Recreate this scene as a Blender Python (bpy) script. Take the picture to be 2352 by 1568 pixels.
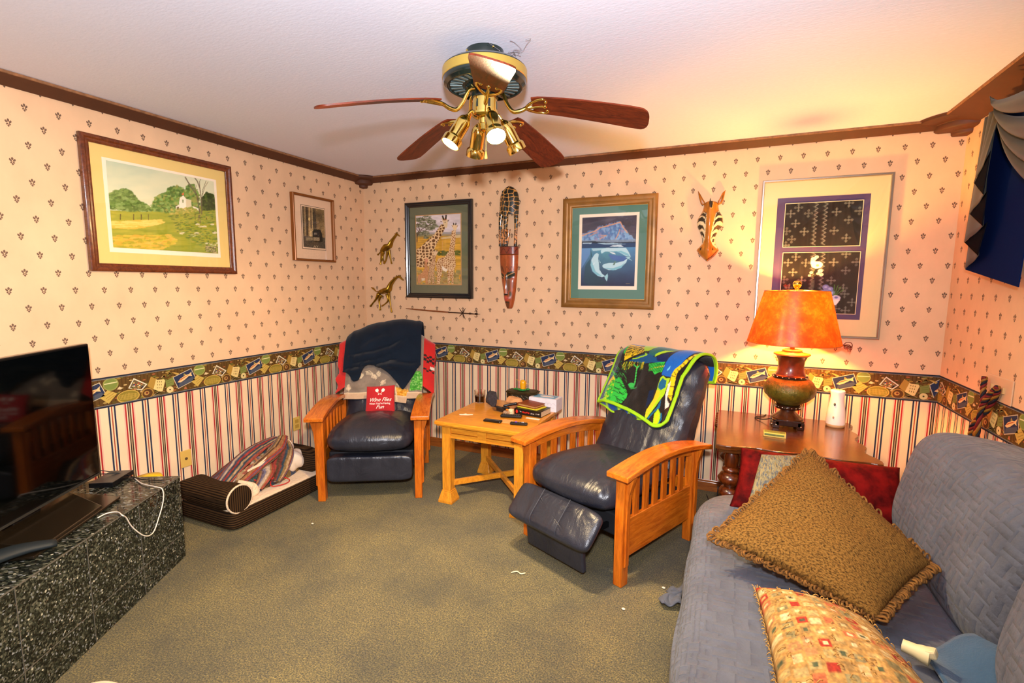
import bpy, math, random
import numpy as np
from math import sin, cos, pi, radians
from mathutils import Vector, Matrix

for _o in list(bpy.data.objects): bpy.data.objects.remove(_o)
SC = bpy.context.scene
COL = SC.collection

def lin(c):
    if isinstance(c, str):
        c = tuple(int(c[i:i+2], 16)/255 for i in (0, 2, 4))
    return tuple((x/12.92 if x <= .04045 else ((x+.055)/1.055)**2.4) for x in c)

# ------------------------------------------------------------------ camera
YAW, PITCH, ROLL, FPX = 0.413127, 0.119504, 0.007324, 1122.98
CAMP = Vector((0, 0, 1.49))
fw = Vector((-sin(YAW)*cos(PITCH), cos(YAW)*cos(PITCH), -sin(PITCH)))
r0 = Vector((cos(YAW), sin(YAW), 0)); u0 = r0.cross(fw)
RR = cos(ROLL)*r0 + sin(ROLL)*u0
UU = -sin(ROLL)*r0 + cos(ROLL)*u0
cam_d = bpy.data.cameras.new('camera'); cam = bpy.data.objects.new('camera', cam_d); COL.objects.link(cam)
cam_d.sensor_width = 36; cam_d.lens = 36*FPX/2352; cam_d.clip_start = .02
cam.matrix_world = Matrix(((RR.x, UU.x, -fw.x, CAMP.x), (RR.y, UU.y, -fw.y, CAMP.y), (RR.z, UU.z, -fw.z, CAMP.z), (0, 0, 0, 1)))
SC.camera = cam

# ------------------------------------------------------------------ light
D, L, R, ZC, YF = 3.697, -3.13, 1.199, 2.43, -1.9
FC = (-.966, 1.905)            # ceiling fan axis
LAMP = (.38, 3.40)             # table lamp axis
W = bpy.data.worlds.new('world'); SC.world = W; W.use_nodes = True
W.node_tree.nodes['Background'].inputs[0].default_value = (.55, .68, 1, 1)
W.node_tree.nodes['Background'].inputs[1].default_value = .3
def light(name, kind, loc, energy, color, size=.1, rot=None, parent=None, **kw):
    d = bpy.data.lights.new(name, kind); d.energy = energy; d.color = color
    if kind == 'AREA': d.shape = 'RECTANGLE'; d.size = size; d.size_y = kw.pop('size_y', size)
    else: d.shadow_soft_size = size
    for k, v in kw.items(): setattr(d, k, v)
    o = bpy.data.objects.new(name, d); COL.objects.link(o); o.location = loc
    if rot: o.rotation_euler = rot
    if parent: o.parent = parent
    return o
def aim(o, tgt):
    o.rotation_euler = (Vector(tgt)-Vector(o.location)).to_track_quat('-Z', 'Y').to_euler()
# photographer's flash, just above the camera (its blade shadows show on the ceiling)
FL = light('flash', 'SPOT', (.03, -.07, 1.73), 370, (.95, .95, 1), .05, spot_size=radians(146), spot_blend=.8)
aim(FL, (-1.75, 2.5, 2.15))
# broad soft fill light added inside the closed room, behind the camera
BL = light('fill_light', 'AREA', (-.9, -1.3, 1.6), 8, (.90, .92, 1), 3.2, size_y=1.5); aim(BL, (-1.1, 2.6, 1.7))
SC.view_settings.view_transform = 'Standard'; SC.view_settings.look = 'None'
SC.view_settings.gamma = 1; SC.view_settings.use_curve_mapping = False
SC.view_settings.exposure = 0.12
try:
    SC.cycles.max_bounces = 8; SC.cycles.sample_clamp_indirect = 6
except Exception: pass

# ------------------------------------------------------------------ objects
def tag(o, label=None, cat=None, group=None, kind=None):
    if label: o['label'] = label
    if cat: o['category'] = cat
    if group: o['group'] = group
    if kind: o['kind'] = kind
    return o
def thing(name, label, cat, loc=(0, 0, 0), rz=0, group=None, rot=None):
    o = bpy.data.objects.new(name, None); COL.objects.link(o); o.location = loc
    o.rotation_euler = rot if rot else (0, 0, rz); o.empty_display_size = .05
    return tag(o, label, cat, group)
def mkobj(name, V, F, mat, parent=None, smooth=False, col=None, dom='POINT', uv=None, mi=None, bevel=0, loc=None, rot=None, auto=None):
    me = bpy.data.meshes.new(name)
    me.from_pydata([tuple(map(float, v)) for v in V], [], [tuple(int(i) for i in f) for f in F])
    for m in (mat if isinstance(mat, (list, tuple)) else [mat]): me.materials.append(m)
    if mi is not None: me.polygons.foreach_set('material_index', np.asarray(mi, dtype=np.int32))
    if col is not None:
        a = me.attributes.new('Col', 'FLOAT_COLOR', dom)
        c = np.ones((len(col), 4), dtype=np.float32); c[:, :3] = col
        a.data.foreach_set('color', c.ravel())
    if uv is not None:
        ul = me.uv_layers.new(name='UVMap'); li = np.zeros(len(me.loops), dtype=np.int32)
        me.loops.foreach_get('vertex_index', li)
        ul.data.foreach_set('uv', np.asarray(uv, dtype=np.float32)[li].ravel())
    if smooth: me.polygons.foreach_set('use_smooth', np.ones(len(me.polygons), dtype=bool))
    me.update()
    o = bpy.data.objects.new(name, me); COL.objects.link(o)
    if auto is not None:
        me.polygons.foreach_set('use_smooth', np.ones(len(me.polygons), dtype=bool))
        try: me.set_sharp_from_angle(angle=radians(auto))
        except Exception: pass
    if bevel:
        b = o.modifiers.new('bevel', 'BEVEL'); b.width = bevel; b.segments = 2; b.limit_method = 'ANGLE'; b.angle_limit = radians(40)
    if loc is not None: o.location = loc
    if rot is not None: o.rotation_euler = rot
    if parent is not None: o.parent = parent
    return o
def rotm(rot):
    from mathutils import Euler
    return np.array(Euler(rot).to_matrix())
class MB:
    def __init__(s): s.V = []; s.F = []; s.M = []; s.C = []
    def add(s, V, F, m=0, c=None):
        b = len(s.V); s.V += [tuple(v) for v in V]; s.F += [tuple(i+b for i in f) for f in F]; s.M += [m]*len(F)
        s.C += [c]*len(F); return s
    def box(s, c, d, rot=None, m=0, taper=1, col=None):
        x, y, z = [k/2 for k in d]
        P = np.array([(-x*t, -y*t, -z) for t in (taper,)]+[(x*taper, -y*taper, -z), (x*taper, y*taper, -z), (-x*taper, y*taper, -z), (-x, -y, z), (x, -y, z), (x, y, z), (-x, y, z)])
        if rot is not None: P = P@rotm(rot).T
        P = P+np.array(c)
        return s.add(P, [(0, 3, 2, 1), (4, 5, 6, 7), (0, 1, 5, 4), (1, 2, 6, 5), (2, 3, 7, 6), (3, 0, 4, 7)], m, col)
    def beam(s, a, b, w, h, up=(0, 0, 1), m=0):
        a, b = np.array(a, float), np.array(b, float); d = b-a; ln = np.linalg.norm(d); d /= ln
        x = np.cross(d, up); x /= np.linalg.norm(x); z = np.cross(x, d)
        P = [a+x*i*w/2+z*j*h/2 for i, j in ((-1, -1), (1, -1), (1, 1), (-1, 1))]; P += [p+d*ln for p in P]
        return s.add(P, [(0, 3, 2, 1), (4, 5, 6, 7), (0, 1, 5, 4), (1, 2, 6, 5), (2, 3, 7, 6), (3, 0, 4, 7)], m)
    def prism(s, poly, o, ex, ey, ez, m=0):
        o, ex, ey, ez = map(lambda t: np.array(t, float), (o, ex, ey, ez)); n = len(poly)
        A = [o+ex*p[0]+ey*p[1] for p in poly]; B = [a+ez for a in A]
        return s.add(A+B, [tuple(range(n))[::-1], tuple(range(n, 2*n))]+[(i, (i+1) % n, n+(i+1) % n, n+i) for i in range(n)], m)
    def lathe(s, prof, c=(0, 0, 0), n=32, m=0, a0=0, a1=2*pi, M=None, cap=True):
        full = abs(a1-a0-2*pi) < 1e-6; k = n if full else n+1; V = []; F = []
        for r, z in prof:
            for i in range(k):
                a = a0+(a1-a0)*i/n; V.append((r*cos(a), r*sin(a), z))
        for j in range(len(prof)-1):
            for i in range(n):
                i2 = (i+1) % k; F.append((j*k+i, j*k+i2, (j+1)*k+i2, (j+1)*k+i))
        if cap and full:
            if prof[0][0] > 1e-5: F.append(tuple(range(k))[::-1])
            if prof[-1][0] > 1e-5: F.append(tuple((len(prof)-1)*k+i for i in range(k)))
        V = np.array(V)
        if M is not None: V = V@np.array(M).T
        return s.add(V+np.array(c), F, m)
    def tube(s, pts, r, n=8, m=0, sub=4, closed=False, rr=None, flat=1):
        P = np.array(pts, float)
        R0 = np.array(rr if rr is not None else [r]*len(P), float)
        if len(R0) != len(P): R0 = np.interp(np.linspace(0, 1, len(P)), np.linspace(0, 1, len(R0)), R0)
        if sub > 1 and len(P) > 2: P, R0 = crom(P, R0, sub, closed)
        V = []; F = []; N = len(P); up = np.array([.13, .21, .97]); prev = None
        for i in range(N):
            t = P[(i+1) % N]-P[i-1] if closed or 0 < i < N-1 else (P[1]-P[0] if i == 0 else P[-1]-P[-2])
            t = t/(np.linalg.norm(t)+1e-9)
            x = prev-t*(prev@t) if prev is not None else np.cross(up, t)
            if np.linalg.norm(x) < 1e-4: x = np.cross((1, 0, 0), t)
            x /= np.linalg.norm(x); y = np.cross(t, x); prev = x
            for k in range(n):
                a = 2*pi*k/n; V.append(P[i]+R0[i]*(cos(a)*x+flat*sin(a)*y))
        for i in range(N if closed else N-1):
            for k in range(n):
                i2 = (i+1) % N; F.append((i*n+k, i*n+(k+1) % n, i2*n+(k+1) % n, i2*n+k))
        if not closed: F += [tuple(range(n))[::-1], tuple((N-1)*n+k for k in range(n))]
        return s.add(V, F, m)
    def ball(s, c, r, n=12, m=0, rot=None):
        r = np.array(r if hasattr(r, '__len__') else (r, r, r), float); V = [(0, 0, -1)]; F = []
        for j in range(1, n):
            b = -pi/2+pi*j/n
            for i in range(2*n):
                a = pi*i/n; V.append((cos(b)*cos(a), cos(b)*sin(a), sin(b)))
        V.append((0, 0, 1)); k = 2*n
        for i in range(k): F.append((0, 1+(i+1) % k, 1+i)); F.append((len(V)-1, 1+(n-2)*k+i, 1+(n-2)*k+(i+1) % k))
        for j in range(n-2):
            for i in range(k): F.append((1+j*k+i, 1+j*k+(i+1) % k, 1+(j+1)*k+(i+1) % k, 1+(j+1)*k+i))
        V = np.array(V)*r
        if rot is not None: V = V@rotm(rot).T
        return s.add(V+np.array(c), F, m)
    def build(s, name, mat, parent=None, **kw):
        mats = mat if isinstance(mat, (list, tuple)) else [mat]
        return mkobj(name, s.V, s.F, mats, parent, mi=s.M if len(mats) > 1 else None, **kw)
def crom(P, R0, sub, closed=False):
    N = len(P); out = []; ro = []
    rng = range(N if closed else N-1)
    g = lambda i: P[i % N] if closed else P[min(max(i, 0), N-1)]
    h = lambda i: R0[i % N] if closed else R0[min(max(i, 0), N-1)]
    for i in rng:
        for k in range(sub):
            t = k/sub; p0, p1, p2, p3 = g(i-1), g(i), g(i+1), g(i+2)
            out.append(.5*((2*p1)+(-p0+p2)*t+(2*p0-5*p1+4*p2-p3)*t*t+(-p0+3*p1-3*p2+p3)*t**3)); ro.append(h(i)*(1-t)+h(i+1)*t)
    if not closed: out.append(P[-1]); ro.append(R0[-1])
    return np.array(out), np.array(ro)
def grid(name, P, mat, parent=None, col=None, uv=None, cu=False, cv=False, smooth=True, thick=0, **kw):
    """P: (nu,nv,3) array -> one mesh; thick gives the sheet a real thickness"""
    nu, nv = P.shape[:2]; V = P.reshape(-1, 3); F = []
    for i in range(nu if cu else nu-1):
        for j in range(nv if cv else nv-1):
            i2, j2 = (i+1) % nu, (j+1) % nv; F.append((i*nv+j, i2*nv+j, i2*nv+j2, i*nv+j2))
    if uv is None:
        du = np.linalg.norm(P[1:, nv//2]-P[:-1, nv//2], axis=1).sum(); dv = np.linalg.norm(P[nu//2, 1:]-P[nu//2, :-1], axis=1).sum()
        uu, vv = np.meshgrid(np.linspace(0, du, nu), np.linspace(0, dv, nv), indexing='ij'); uv = np.stack([uu, vv], -1)
    o = mkobj(name, V, F, mat, parent, smooth=smooth, col=None if col is None else col.reshape(-1, 3), uv=uv.reshape(-1, 2), **kw)
    if thick:
        m = o.modifiers.new('thickness', 'SOLIDIFY'); m.thickness = thick; m.offset = 0
    return o
def blob(name, c, r, mat, parent=None, e=(4, 2.5), rot=None, fn=None, n=(64, 28), **kw):
    """cushion-like superellipsoid; fn(P)->P reshapes it"""
    a = np.linspace(0, 2*pi, n[0], endpoint=False); b = np.linspace(-pi/2+.02, pi/2-.02, n[1])
    A, B = np.meshgrid(a, b, indexing='ij'); s = lambda x, k: np.sign(x)*np.abs(x)**(2/k)
    P = np.stack([s(np.cos(B), e[1])*s(np.cos(A), e[0]), s(np.cos(B), e[1])*s(np.sin(A), e[0]), s(np.sin(B), e[1])], -1)*np.array(r)
    if fn: P = fn(P)
    if rot is not None: P = P@rotm(rot).T
    P = P+np.array(c); nu, nv = n; V = list(P.reshape(-1, 3)); F = []
    for i in range(nu):
        for j in range(nv-1):
            i2 = (i+1) % nu; F.append((i*nv+j, i2*nv+j, i2*nv+j+1, i*nv+j+1))
    F.append(tuple(i*nv for i in range(nu))[::-1]); F.append(tuple(i*nv+nv-1 for i in range(nu)))
    return mkobj(name, V, F, mat, parent, smooth=True, **kw)

# ------------------------------------------------------------------ noise and canvases
def vnoise(h, w, ch, cw, seed):
    rg = np.random.default_rng(seed); gh, gw = int(h/ch)+3, int(w/cw)+3; G = rg.random((gh, gw))
    y = np.arange(h)/ch; x = np.arange(w)/cw; yi = y.astype(int); xi = x.astype(int)
    fy = (y-yi); fx = (x-xi); fy = (fy*fy*(3-2*fy))[:, None]; fx = (fx*fx*(3-2*fx))[None]
    a = G[yi][:, xi]; b = G[yi][:, xi+1]; c = G[yi+1][:, xi]; d = G[yi+1][:, xi+1]
    return (a*(1-fx)+b*fx)*(1-fy)+(c*(1-fx)+d*fx)*fy
def fbm(h, w, ch, cw, seed, octv=4):
    s = 0; t = 0
    for k in range(octv): s = s+vnoise(h, w, max(ch/2**k, 1), max(cw/2**k, 1), seed+k)*.5**k; t += .5**k
    return s/t
def hexc(c): return np.array([int(c[i:i+2], 16)/255 for i in (0, 2, 4)]) if isinstance(c, str) else np.array(c)
class Canvas:
    def __init__(s, x0, y0, x1, y1, k, bg='ffffff', seed=1):
        s.x0, s.y0, s.k = x0, y0, k; s.w = int((x1-x0)*k); s.h = int((y1-y0)*k)
        s.A = np.ones((s.h, s.w, 3))*hexc(bg); s.rg = random.Random(seed)
        s.Y, s.X = np.mgrid[0:s.h, 0:s.w]; s.X = s.X/k+x0; s.Y = s.Y/k+y0
    def mask(s, pts):
        m = np.zeros((s.h, s.w), bool); P = np.array(pts, float); n = len(P)
        ya = max(int((P[:, 1].min()-s.y0)*s.k)-1, 0); yb = min(int((P[:, 1].max()-s.y0)*s.k)+2, s.h)
        xa = max(int((P[:, 0].min()-s.x0)*s.k)-1, 0); xb = min(int((P[:, 0].max()-s.x0)*s.k)+2, s.w)
        if ya >= yb or xa >= xb: return m
        X = s.X[ya:yb, xa:xb]; Y = s.Y[ya:yb, xa:xb]; o = np.zeros(X.shape, bool)
        for i in range(n):
            x1, y1 = P[i]; x2, y2 = P[(i+1) % n]
            if y1 == y2: continue
            o ^= ((y1 > Y) != (y2 > Y)) & (X < (x2-x1)*(Y-y1)/(y2-y1)+x1)
        m[ya:yb, xa:xb] = o; return m
    def put(s, m, c, a=1): s.A[m] = s.A[m]*(1-a)+hexc(c)*a
    def poly(s, pts, c, a=1): s.put(s.mask(pts), c, a); return s
    def ell(s, cx, cy, rx, ry, c, a=1): s.put(((s.X-cx)/rx)**2+((s.Y-cy)/ry)**2 < 1, c, a); return s
    def line(s, pts, w, c, a=1):
        for (x1, y1), (x2, y2) in zip(pts[:-1], pts[1:]):
            dx, dy = x2-x1, y2-y1; l2 = dx*dx+dy*dy+1e-9
            t = np.clip(((s.X-x1)*dx+(s.Y-y1)*dy)/l2, 0, 1)
            s.put((s.X-x1-t*dx)**2+(s.Y-y1-t*dy)**2 < (w/2)**2, c, a)
        return s
    def dabs(s, m, cols, n, rx, ry, seed=3):
        """scatter small brush dabs inside a mask"""
        ys, xs = np.nonzero(m); rg = random.Random(seed)
        if not len(ys): return s
        for _ in range(n):
            i = rg.randrange(len(ys)); cy, cx = ys[i], xs[i]; ax = max(rx*s.k*rg.uniform(.5, 1.5), .7); ay = max(ry*s.k*rg.uniform(.5, 1.5), .7)
            y0, y1, x0, x1 = max(int(cy-ay), 0), int(cy+ay)+2, max(int(cx-ax), 0), int(cx+ax)+2
            YY, XX = np.mgrid[y0:min(y1, s.h), x0:min(x1, s.w)]
            mm = ((XX-cx)/ax)**2+((YY-cy)/ay)**2 < 1
            s.A[YY[mm], XX[mm]] = s.A[YY[mm], XX[mm]]*.25+hexc(rg.choice(cols))*.75
        return s
    def grain(s, amt, ch=6, cw=6, seed=5):
        s.A = np.clip(s.A*(1+amt*(fbm(s.h, s.w, ch, cw, seed, 3)-.5)[..., None]*2), 0, 1); return s
    def sample(s, X, Y):
        x = np.clip((X-s.x0)*s.k, 0, s.w-1.001); y = np.clip((Y-s.y0)*s.k, 0, s.h-1.001)
        xi, yi = x.astype(int), y.astype(int); fx, fy = (x-xi)[..., None], (y-yi)[..., None]
        c = (s.A[yi, xi]*(1-fx)+s.A[yi, xi+1]*fx)*(1-fy)+(s.A[yi+1, xi]*(1-fx)+s.A[yi+1, xi+1]*fx)*fy
        return np.where(c <= .04045, c/12.92, ((c+.055)/1.055)**2.4)
    def quad(s, U, V, q):
        """q = canvas corners (top-left, top-right, bottom-right, bottom-left); U right, V down in 0..1"""
        q = [np.array(p, float) for p in q]
        P = (q[0]*(1-U[..., None])+q[1]*U[..., None])*(1-V[..., None])+(q[3]*(1-U[..., None])+q[2]*U[..., None])*V[..., None]
        return s.sample(P[..., 0], P[..., 1])
def cells(cv, m, c, line, size, seed, w=.22):
    """giraffe-hide cells: patches c separated by pale lines"""
    rg = np.random.default_rng(seed); ys, xs = np.nonzero(m)
    if not len(ys): return
    gx, gy = cv.X[ys, xs], cv.Y[ys, xs]
    nx = int((gx.max()-gx.min())/size)+3; ny = int((gy.max()-gy.min())/size)+3
    px = (gx.min()-size+(np.arange(nx)[None]+rg.uniform(.1, .9, (ny, nx)))*size).ravel(); py = (gy.min()-size+(np.arange(ny)[:, None]+rg.uniform(.1, .9, (ny, nx)))*size).ravel()
    d = np.hypot(gx[:, None]-px, gy[:, None]-py); d.sort(axis=1); e = (d[:, 1]-d[:, 0])/size
    cv.A[ys, xs] = np.where((e < w)[:, None], hexc(line), hexc(c))

# ------------------------------------------------------------------ materials
MC = {}
def nodes(m): return m.node_tree.nodes, m.node_tree.links
def coords(nt, space, scale, rot=(0, 0, 0)):
    n, l = nt.nodes, nt.links; tc = n.new('ShaderNodeTexCoord'); mp = n.new('ShaderNodeMapping'); mp.inputs['Scale'].default_value = scale if hasattr(scale, '__len__') else (scale,)*3
    mp.inputs['Rotation'].default_value = rot; l.new(tc.outputs[{'o': 'Object', 'uv': 'UV', 'g': 'Generated'}[space]], mp.inputs[0]); return mp.outputs[0]
def noise(nt, vec, scale, det=3, rough=.5, dist=0):
    n = nt.nodes.new('ShaderNodeTexNoise'); nt.links.new(vec, n.inputs['Vector']); n.inputs['Scale'].default_value = scale; n.inputs['Detail'].default_value = det
    n.inputs['Roughness'].default_value = rough; n.inputs['Distortion'].default_value = dist; return n.outputs['Fac']
def ramp(nt, fac, stops, interp='LINEAR'):
    n = nt.nodes.new('ShaderNodeValToRGB'); n.color_ramp.interpolation = interp; e = n.color_ramp.elements
    while len(e) < len(stops): e.new(.5)
    for k, (p, c) in enumerate(stops): e[k].position = p; e[k].color = (*(lin(c) if not isinstance(c, float) else (c,)*3), 1)
    nt.links.new(fac, n.inputs[0]); return n.outputs[0]
def mixc(nt, fac, a, b, mode='MIX'):
    n = nt.nodes.new('ShaderNodeMix'); n.data_type = 'RGBA'; n.blend_type = mode
    for inp, v in ((n.inputs[0], fac), (n.inputs[6], a), (n.inputs[7], b)):
        if hasattr(v, 'links'): nt.links.new(v, inp)
        else: inp.default_value = v if not hasattr(v, '__len__') else (*v, 1)[:4]
    return n.outputs[2]
def bumpn(nt, h, bsdf, dist, strength=1):
    b = nt.nodes.new('ShaderNodeBump'); b.inputs['Distance'].default_value = dist; b.inputs['Strength'].default_value = strength
    nt.links.new(h, b.inputs['Height']); nt.links.new(b.outputs[0], bsdf.inputs['Normal'])
def mat(name, c='808080', rough=.5, metal=0, spec=.5, vc=False, mot=0, mscale=8, bump=0, bscale=60, space='o', sheen=0, coat=0, emis=0, c2=None, stretch=(1, 1, 1), trans=0, ior=1.45, alpha=1):
    if name in MC: return MC[name]
    m = bpy.data.materials.new(name); m.use_nodes = True; nt = m.node_tree; b = nt.nodes['Principled BSDF']
    b.inputs['Roughness'].default_value = rough; b.inputs['Metallic'].default_value = metal; b.inputs['Specular IOR Level'].default_value = spec
    b.inputs['Sheen Weight'].default_value = sheen; b.inputs['Coat Weight'].default_value = coat; b.inputs['Coat Roughness'].default_value = .12
    b.inputs['Transmission Weight'].default_value = trans; b.inputs['IOR'].default_value = ior; b.inputs['Alpha'].default_value = alpha
    base = lin(c); v = coords(nt, space, stretch)
    if vc:
        a = nt.nodes.new('ShaderNodeAttribute'); a.attribute_name = 'Col'; src = a.outputs['Color']
    else: src = None
    if mot or c2:
        f = noise(nt, v, mscale, 5, .6)
        if vc:
            g = ramp(nt, f, [(.3, float(1-mot)), (.7, float(1.0))]); src = mixc(nt, 1., src, g, 'MULTIPLY')
        else:
            c2l = lin(c2) if c2 else tuple(x*(1-mot) for x in base)
            r = nt.nodes.new('ShaderNodeValToRGB'); r.color_ramp.elements[0].position = .35; r.color_ramp.elements[1].position = .65
            r.color_ramp.elements[0].color = (*c2l, 1); r.color_ramp.elements[1].color = (*base, 1); nt.links.new(f, r.inputs[0]); src = r.outputs[0]
    if src is not None: nt.links.new(src, b.inputs['Base Color'])
    else: b.inputs['Base Color'].default_value = (*base, 1)
    if bump: bumpn(nt, noise(nt, v, bscale, 3, .6), b, bump)
    if emis: b.inputs['Emission Color'].default_value = (*base, 1); b.inputs['Emission Strength'].default_value = emis
    MC[name] = m; return m
def wood(name, c1, c2, rough=.3, axis='x', scale=1, coat=.3, dark=None):
    if name in MC: return MC[name]
    m = bpy.data.materials.new(name); m.use_nodes = True; nt = m.node_tree; b = nt.nodes['Principled BSDF']
    st = {'x': (1, 9, 9), 'y': (9, 1, 9), 'z': (9, 9, 1)}[axis]; v = coords(nt, 'o', tuple(k*scale for k in st))
    f = noise(nt, v, 3.2, 6, .65, 1.5); f2 = noise(nt, v, 22, 3, .6, .4)
    a = ramp(nt, f, [(.3, c2), (.62, c1)]); g = ramp(nt, f2, [(.35, .72), (.6, 1.0)]); nt.links.new(mixc(nt, .8, a, g, 'MULTIPLY'), b.inputs['Base Color'])
    b.inputs['Roughness'].default_value = rough; b.inputs['Coat Weight'].default_value = coat; b.inputs['Coat Roughness'].default_value = .15
    bumpn(nt, f2, b, .0006); MC[name] = m; return m
# ================================================================== ROOM
M_WALL = mat('printed_wallpaper', rough=.75, spec=.25, vc=True, mot=.13, mscale=5, stretch=(1, 1, .7))
M_CROWN = mat('crown_paint_brown', '56301a', rough=.6, mot=.15, mscale=9)
M_CROWN_EDGE = mat('crown_worn_edge', '9a6a44', rough=.7, mot=.4, mscale=40)

def carpet():
    m = bpy.data.materials.new('carpet_pile'); m.use_nodes = True; nt = m.node_tree; b = nt.nodes['Principled BSDF']
    v = coords(nt, 'o', 1); f = noise(nt, v, 150, 4, .85); g = noise(nt, v, 30, 5, .7); h = noise(nt, v, 3, 3, .5)
    a = ramp(nt, f, [(.38, '22230e'), (.5, '7c6e2e'), (.62, 'd4b860')]); c = ramp(nt, g, [(.3, .62), (.68, 1.0)])
    d = ramp(nt, h, [(.3, 'acb0b4'), (.7, 'ffffff')])
    nt.links.new(mixc(nt, 1., mixc(nt, 1., a, c, 'MULTIPLY'), d, 'MULTIPLY'), b.inputs['Base Color'])
    b.inputs['Roughness'].default_value = .95; b.inputs['Specular IOR Level'].default_value = .1; b.inputs['Sheen Weight'].default_value = .25
    bumpn(nt, f, b, .012, .9); return m
def slab(name, x0, x1, y0, y1, z0, z1, m, kind='structure', **kw):
    o = MB().box(((x0+x1)/2, (y0+y1)/2, (z0+z1)/2), (x1-x0, y1-y0, z1-z0)).build(name, m, **kw); o['kind'] = kind; return o
slab('floor', L-.1, R+.1, YF, D+.1, -.1, 0, carpet())
M_CEIL = mat('ceiling_paint', 'e6e9f8', rough=.85, spec=.2, bump=.0008, bscale=38, stretch=(1, 2.6, 1), mot=.04, mscale=60)
slab('ceiling', L-.1, R+.1, YF, D+.1, ZC, ZC+.1, M_CEIL)

CREAM, CREAM2 = 'eac198', 'f2d4ac'
MOTIF = [[(0, .024), (-.0055, .019), (-.006, .012), (0, .005), (.006, .012), (.0055, .019)],
         [(-.002, .005), (-.0072, .011), (-.013, .0165), (-.0175, .009), (-.013, .002), (-.006, -.001)], [(.002, .005), (.0072, .011), (.013, .0165), (.0175, .009), (.013, .002), (.006, -.001)],
         [(-.001, .000), (-.008, -.002), (-.0125, -.007), (-.008, -.013), (-.002, -.007)], [(.001, .000), (.008, -.002), (.0125, -.007), (.008, -.013), (.002, -.007)],
         [(0, -.007), (-.0065, -.015), (0, -.022), (.0065, -.015)]]
S = .000422
def ring(cx, cy, rx, ry, n=14, a0=0): return [(cx+rx*cos(2*pi*i/n+a0), cy+ry*sin(2*pi*i/n+a0)) for i in range(n)]
def strip(x1, y1, x2, y2, w):
    d = math.hypot(x2-x1, y2-y1); nx, ny = -(y2-y1)/d*w/2, (x2-x1)/d*w/2
    return [(x1+nx, y1+ny), (x1-nx, y1-ny), (x2-nx, y2-ny), (x2+nx, y2+ny)]
def border_tile():
    """one repeat of the angling border; x from the fish card, y up from the card centre (photo units)"""
    T = []; a = lambda lay, c, p: T.append((lay, c, p)); rg = random.Random(4)
    for i in range(26):
        x = -330+i*46; a(1, '4b3212', [(x, -170), (x+9, -170), (x+12, 180), (x+3, 180)])
    for i in range(130):
        x, y = rg.uniform(-320, 1050), rg.uniform(-165, 170); w = rg.uniform(8, 30); an = rg.uniform(0, 3)
        a(2, rg.choice(['9a7a30', 'a98c4a', '7c6224', 'c4a468', '6b6a2c', 'a05c34', '5d5320']), ring(x, y, w, w*.45, 7, an))
    a(3, 'c9bb9a', [(-170, 50), (112, 142), (182, -44), (-104, -138)]); a(4, '2b3450', [(-158, 44), (106, 130), (170, -38), (-98, -126)])
    a(5, '4d5360', [(-80, -60), (120, 10), (160, -45), (-92, -112)])
    a(6, 'e8c48a', [(-105, -40), (-60, 10), (20, 50), (75, 60), (112, 92), (105, 50), (118, 20), (70, 30), (0, -20), (-60, -48)])
    a(7, 'c4683a', [(-95, -28), (-50, 8), (40, 42), (72, 48), (20, 22), (-50, -12)])
    a(6, '9c8c4a', [(-10, 44), (-5, 80), (25, 62), (30, 52)])
    a(4, '9a9a4c', ring(235, 95, 92, 88, 18)); a(5, '7c8a40', ring(235, 92, 78, 72, 18)); a(6, 'e0d49a', strip(160, 105, 312, 112, 14))
    a(5, 'c8a850', [(100, -65), (190, 22), (302, -42), (192, -160)]); a(6, '8a6c2c', strip(140, -60, 240, -10, 5)); a(6, '8a6c2c', strip(165, -88, 262, -34, 5)); a(6, '8a6c2c', strip(182, -112, 270, -62, 5))
    a(4, 'c4a24a', ring(430, -112, 140, 88, 22)); a(5, '8c7a2c', ring(430, -108, 126, 74, 22))
    for i in range(13): a(6, 'c8a850', strip(322+i*18, -60-abs(i-6)*4, 330+i*17, -160+abs(i-6)*4, 5))
    for i in range(3): a(7, 'b4963e', strip(312, -82-i*28, 548, -86-i*28, 5))
    a(4, 'e4d8b8', [(435, 0), (512, 128), (678, 12), (600, -62)]); a(5, '6d5a3c', [(452, 0), (514, 108), (655, 10), (596, -46)])
    for i in range(26):
        x = rg.uniform(480, 630); y = rg.uniform(-30, 70-abs(x-515)*.4); a(6, rg.choice(['d9b46a', 'b8402e', 'e8dcc0', '37456a', '8a7a40', 'c98a50']), ring(x, y, 12, 9, 6, i))
    a(5, 'a8823c', ring(672, -118, 82, 78, 18)); a(6, '5a3a1c', ring(672, -118, 66, 62, 16)); a(7, 'b48a48', ring(660, -112, 34, 30, 12)); a(8, '6e2c1e', ring(665, -110, 16, 15, 9))
    a(6, 'b08a3a', [(675, -16), (732, 112), (798, 64), (752, -78)]); a(7, 'e8cc84', [(752, -76), (796, 62), (812, 50), (905, 42), (918, 18), (872, -125), (845, -130)])
    for i in range(3):
        for j in range(3): a(8, '6b5420', ring(815+i*26-j*6, 20-j*42-i*4, 5, 13, 6))
    a(5, '7c8440', [(922, 12), (1030, 52), (1040, -62), (925, -88)]); a(6, '5c6630', strip(945, -5, 1015, 12, 5)); a(6, '5c6630', strip(945, -35, 1018, -20, 5))
    a(5, 'ecd9a4', [(738, -160), (822, -122), (838, -165)]); a(6, 'ecd498', [(735, -166), (822, -120), (935, -165), (930, -166)])
    a(6, 'e8d092', [(745, -160), (826, -122), (936, -166), (890, -168)])
    for i in range(4): a(7, '8c7440', strip(790+i*26, -162, 840+i*22, -136, 4))
    a(8, 'dcc888', ring(975, -125, 50, 48, 16)); a(9, '3c3a20', ring(975, -125, 12, 12, 8))
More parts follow.
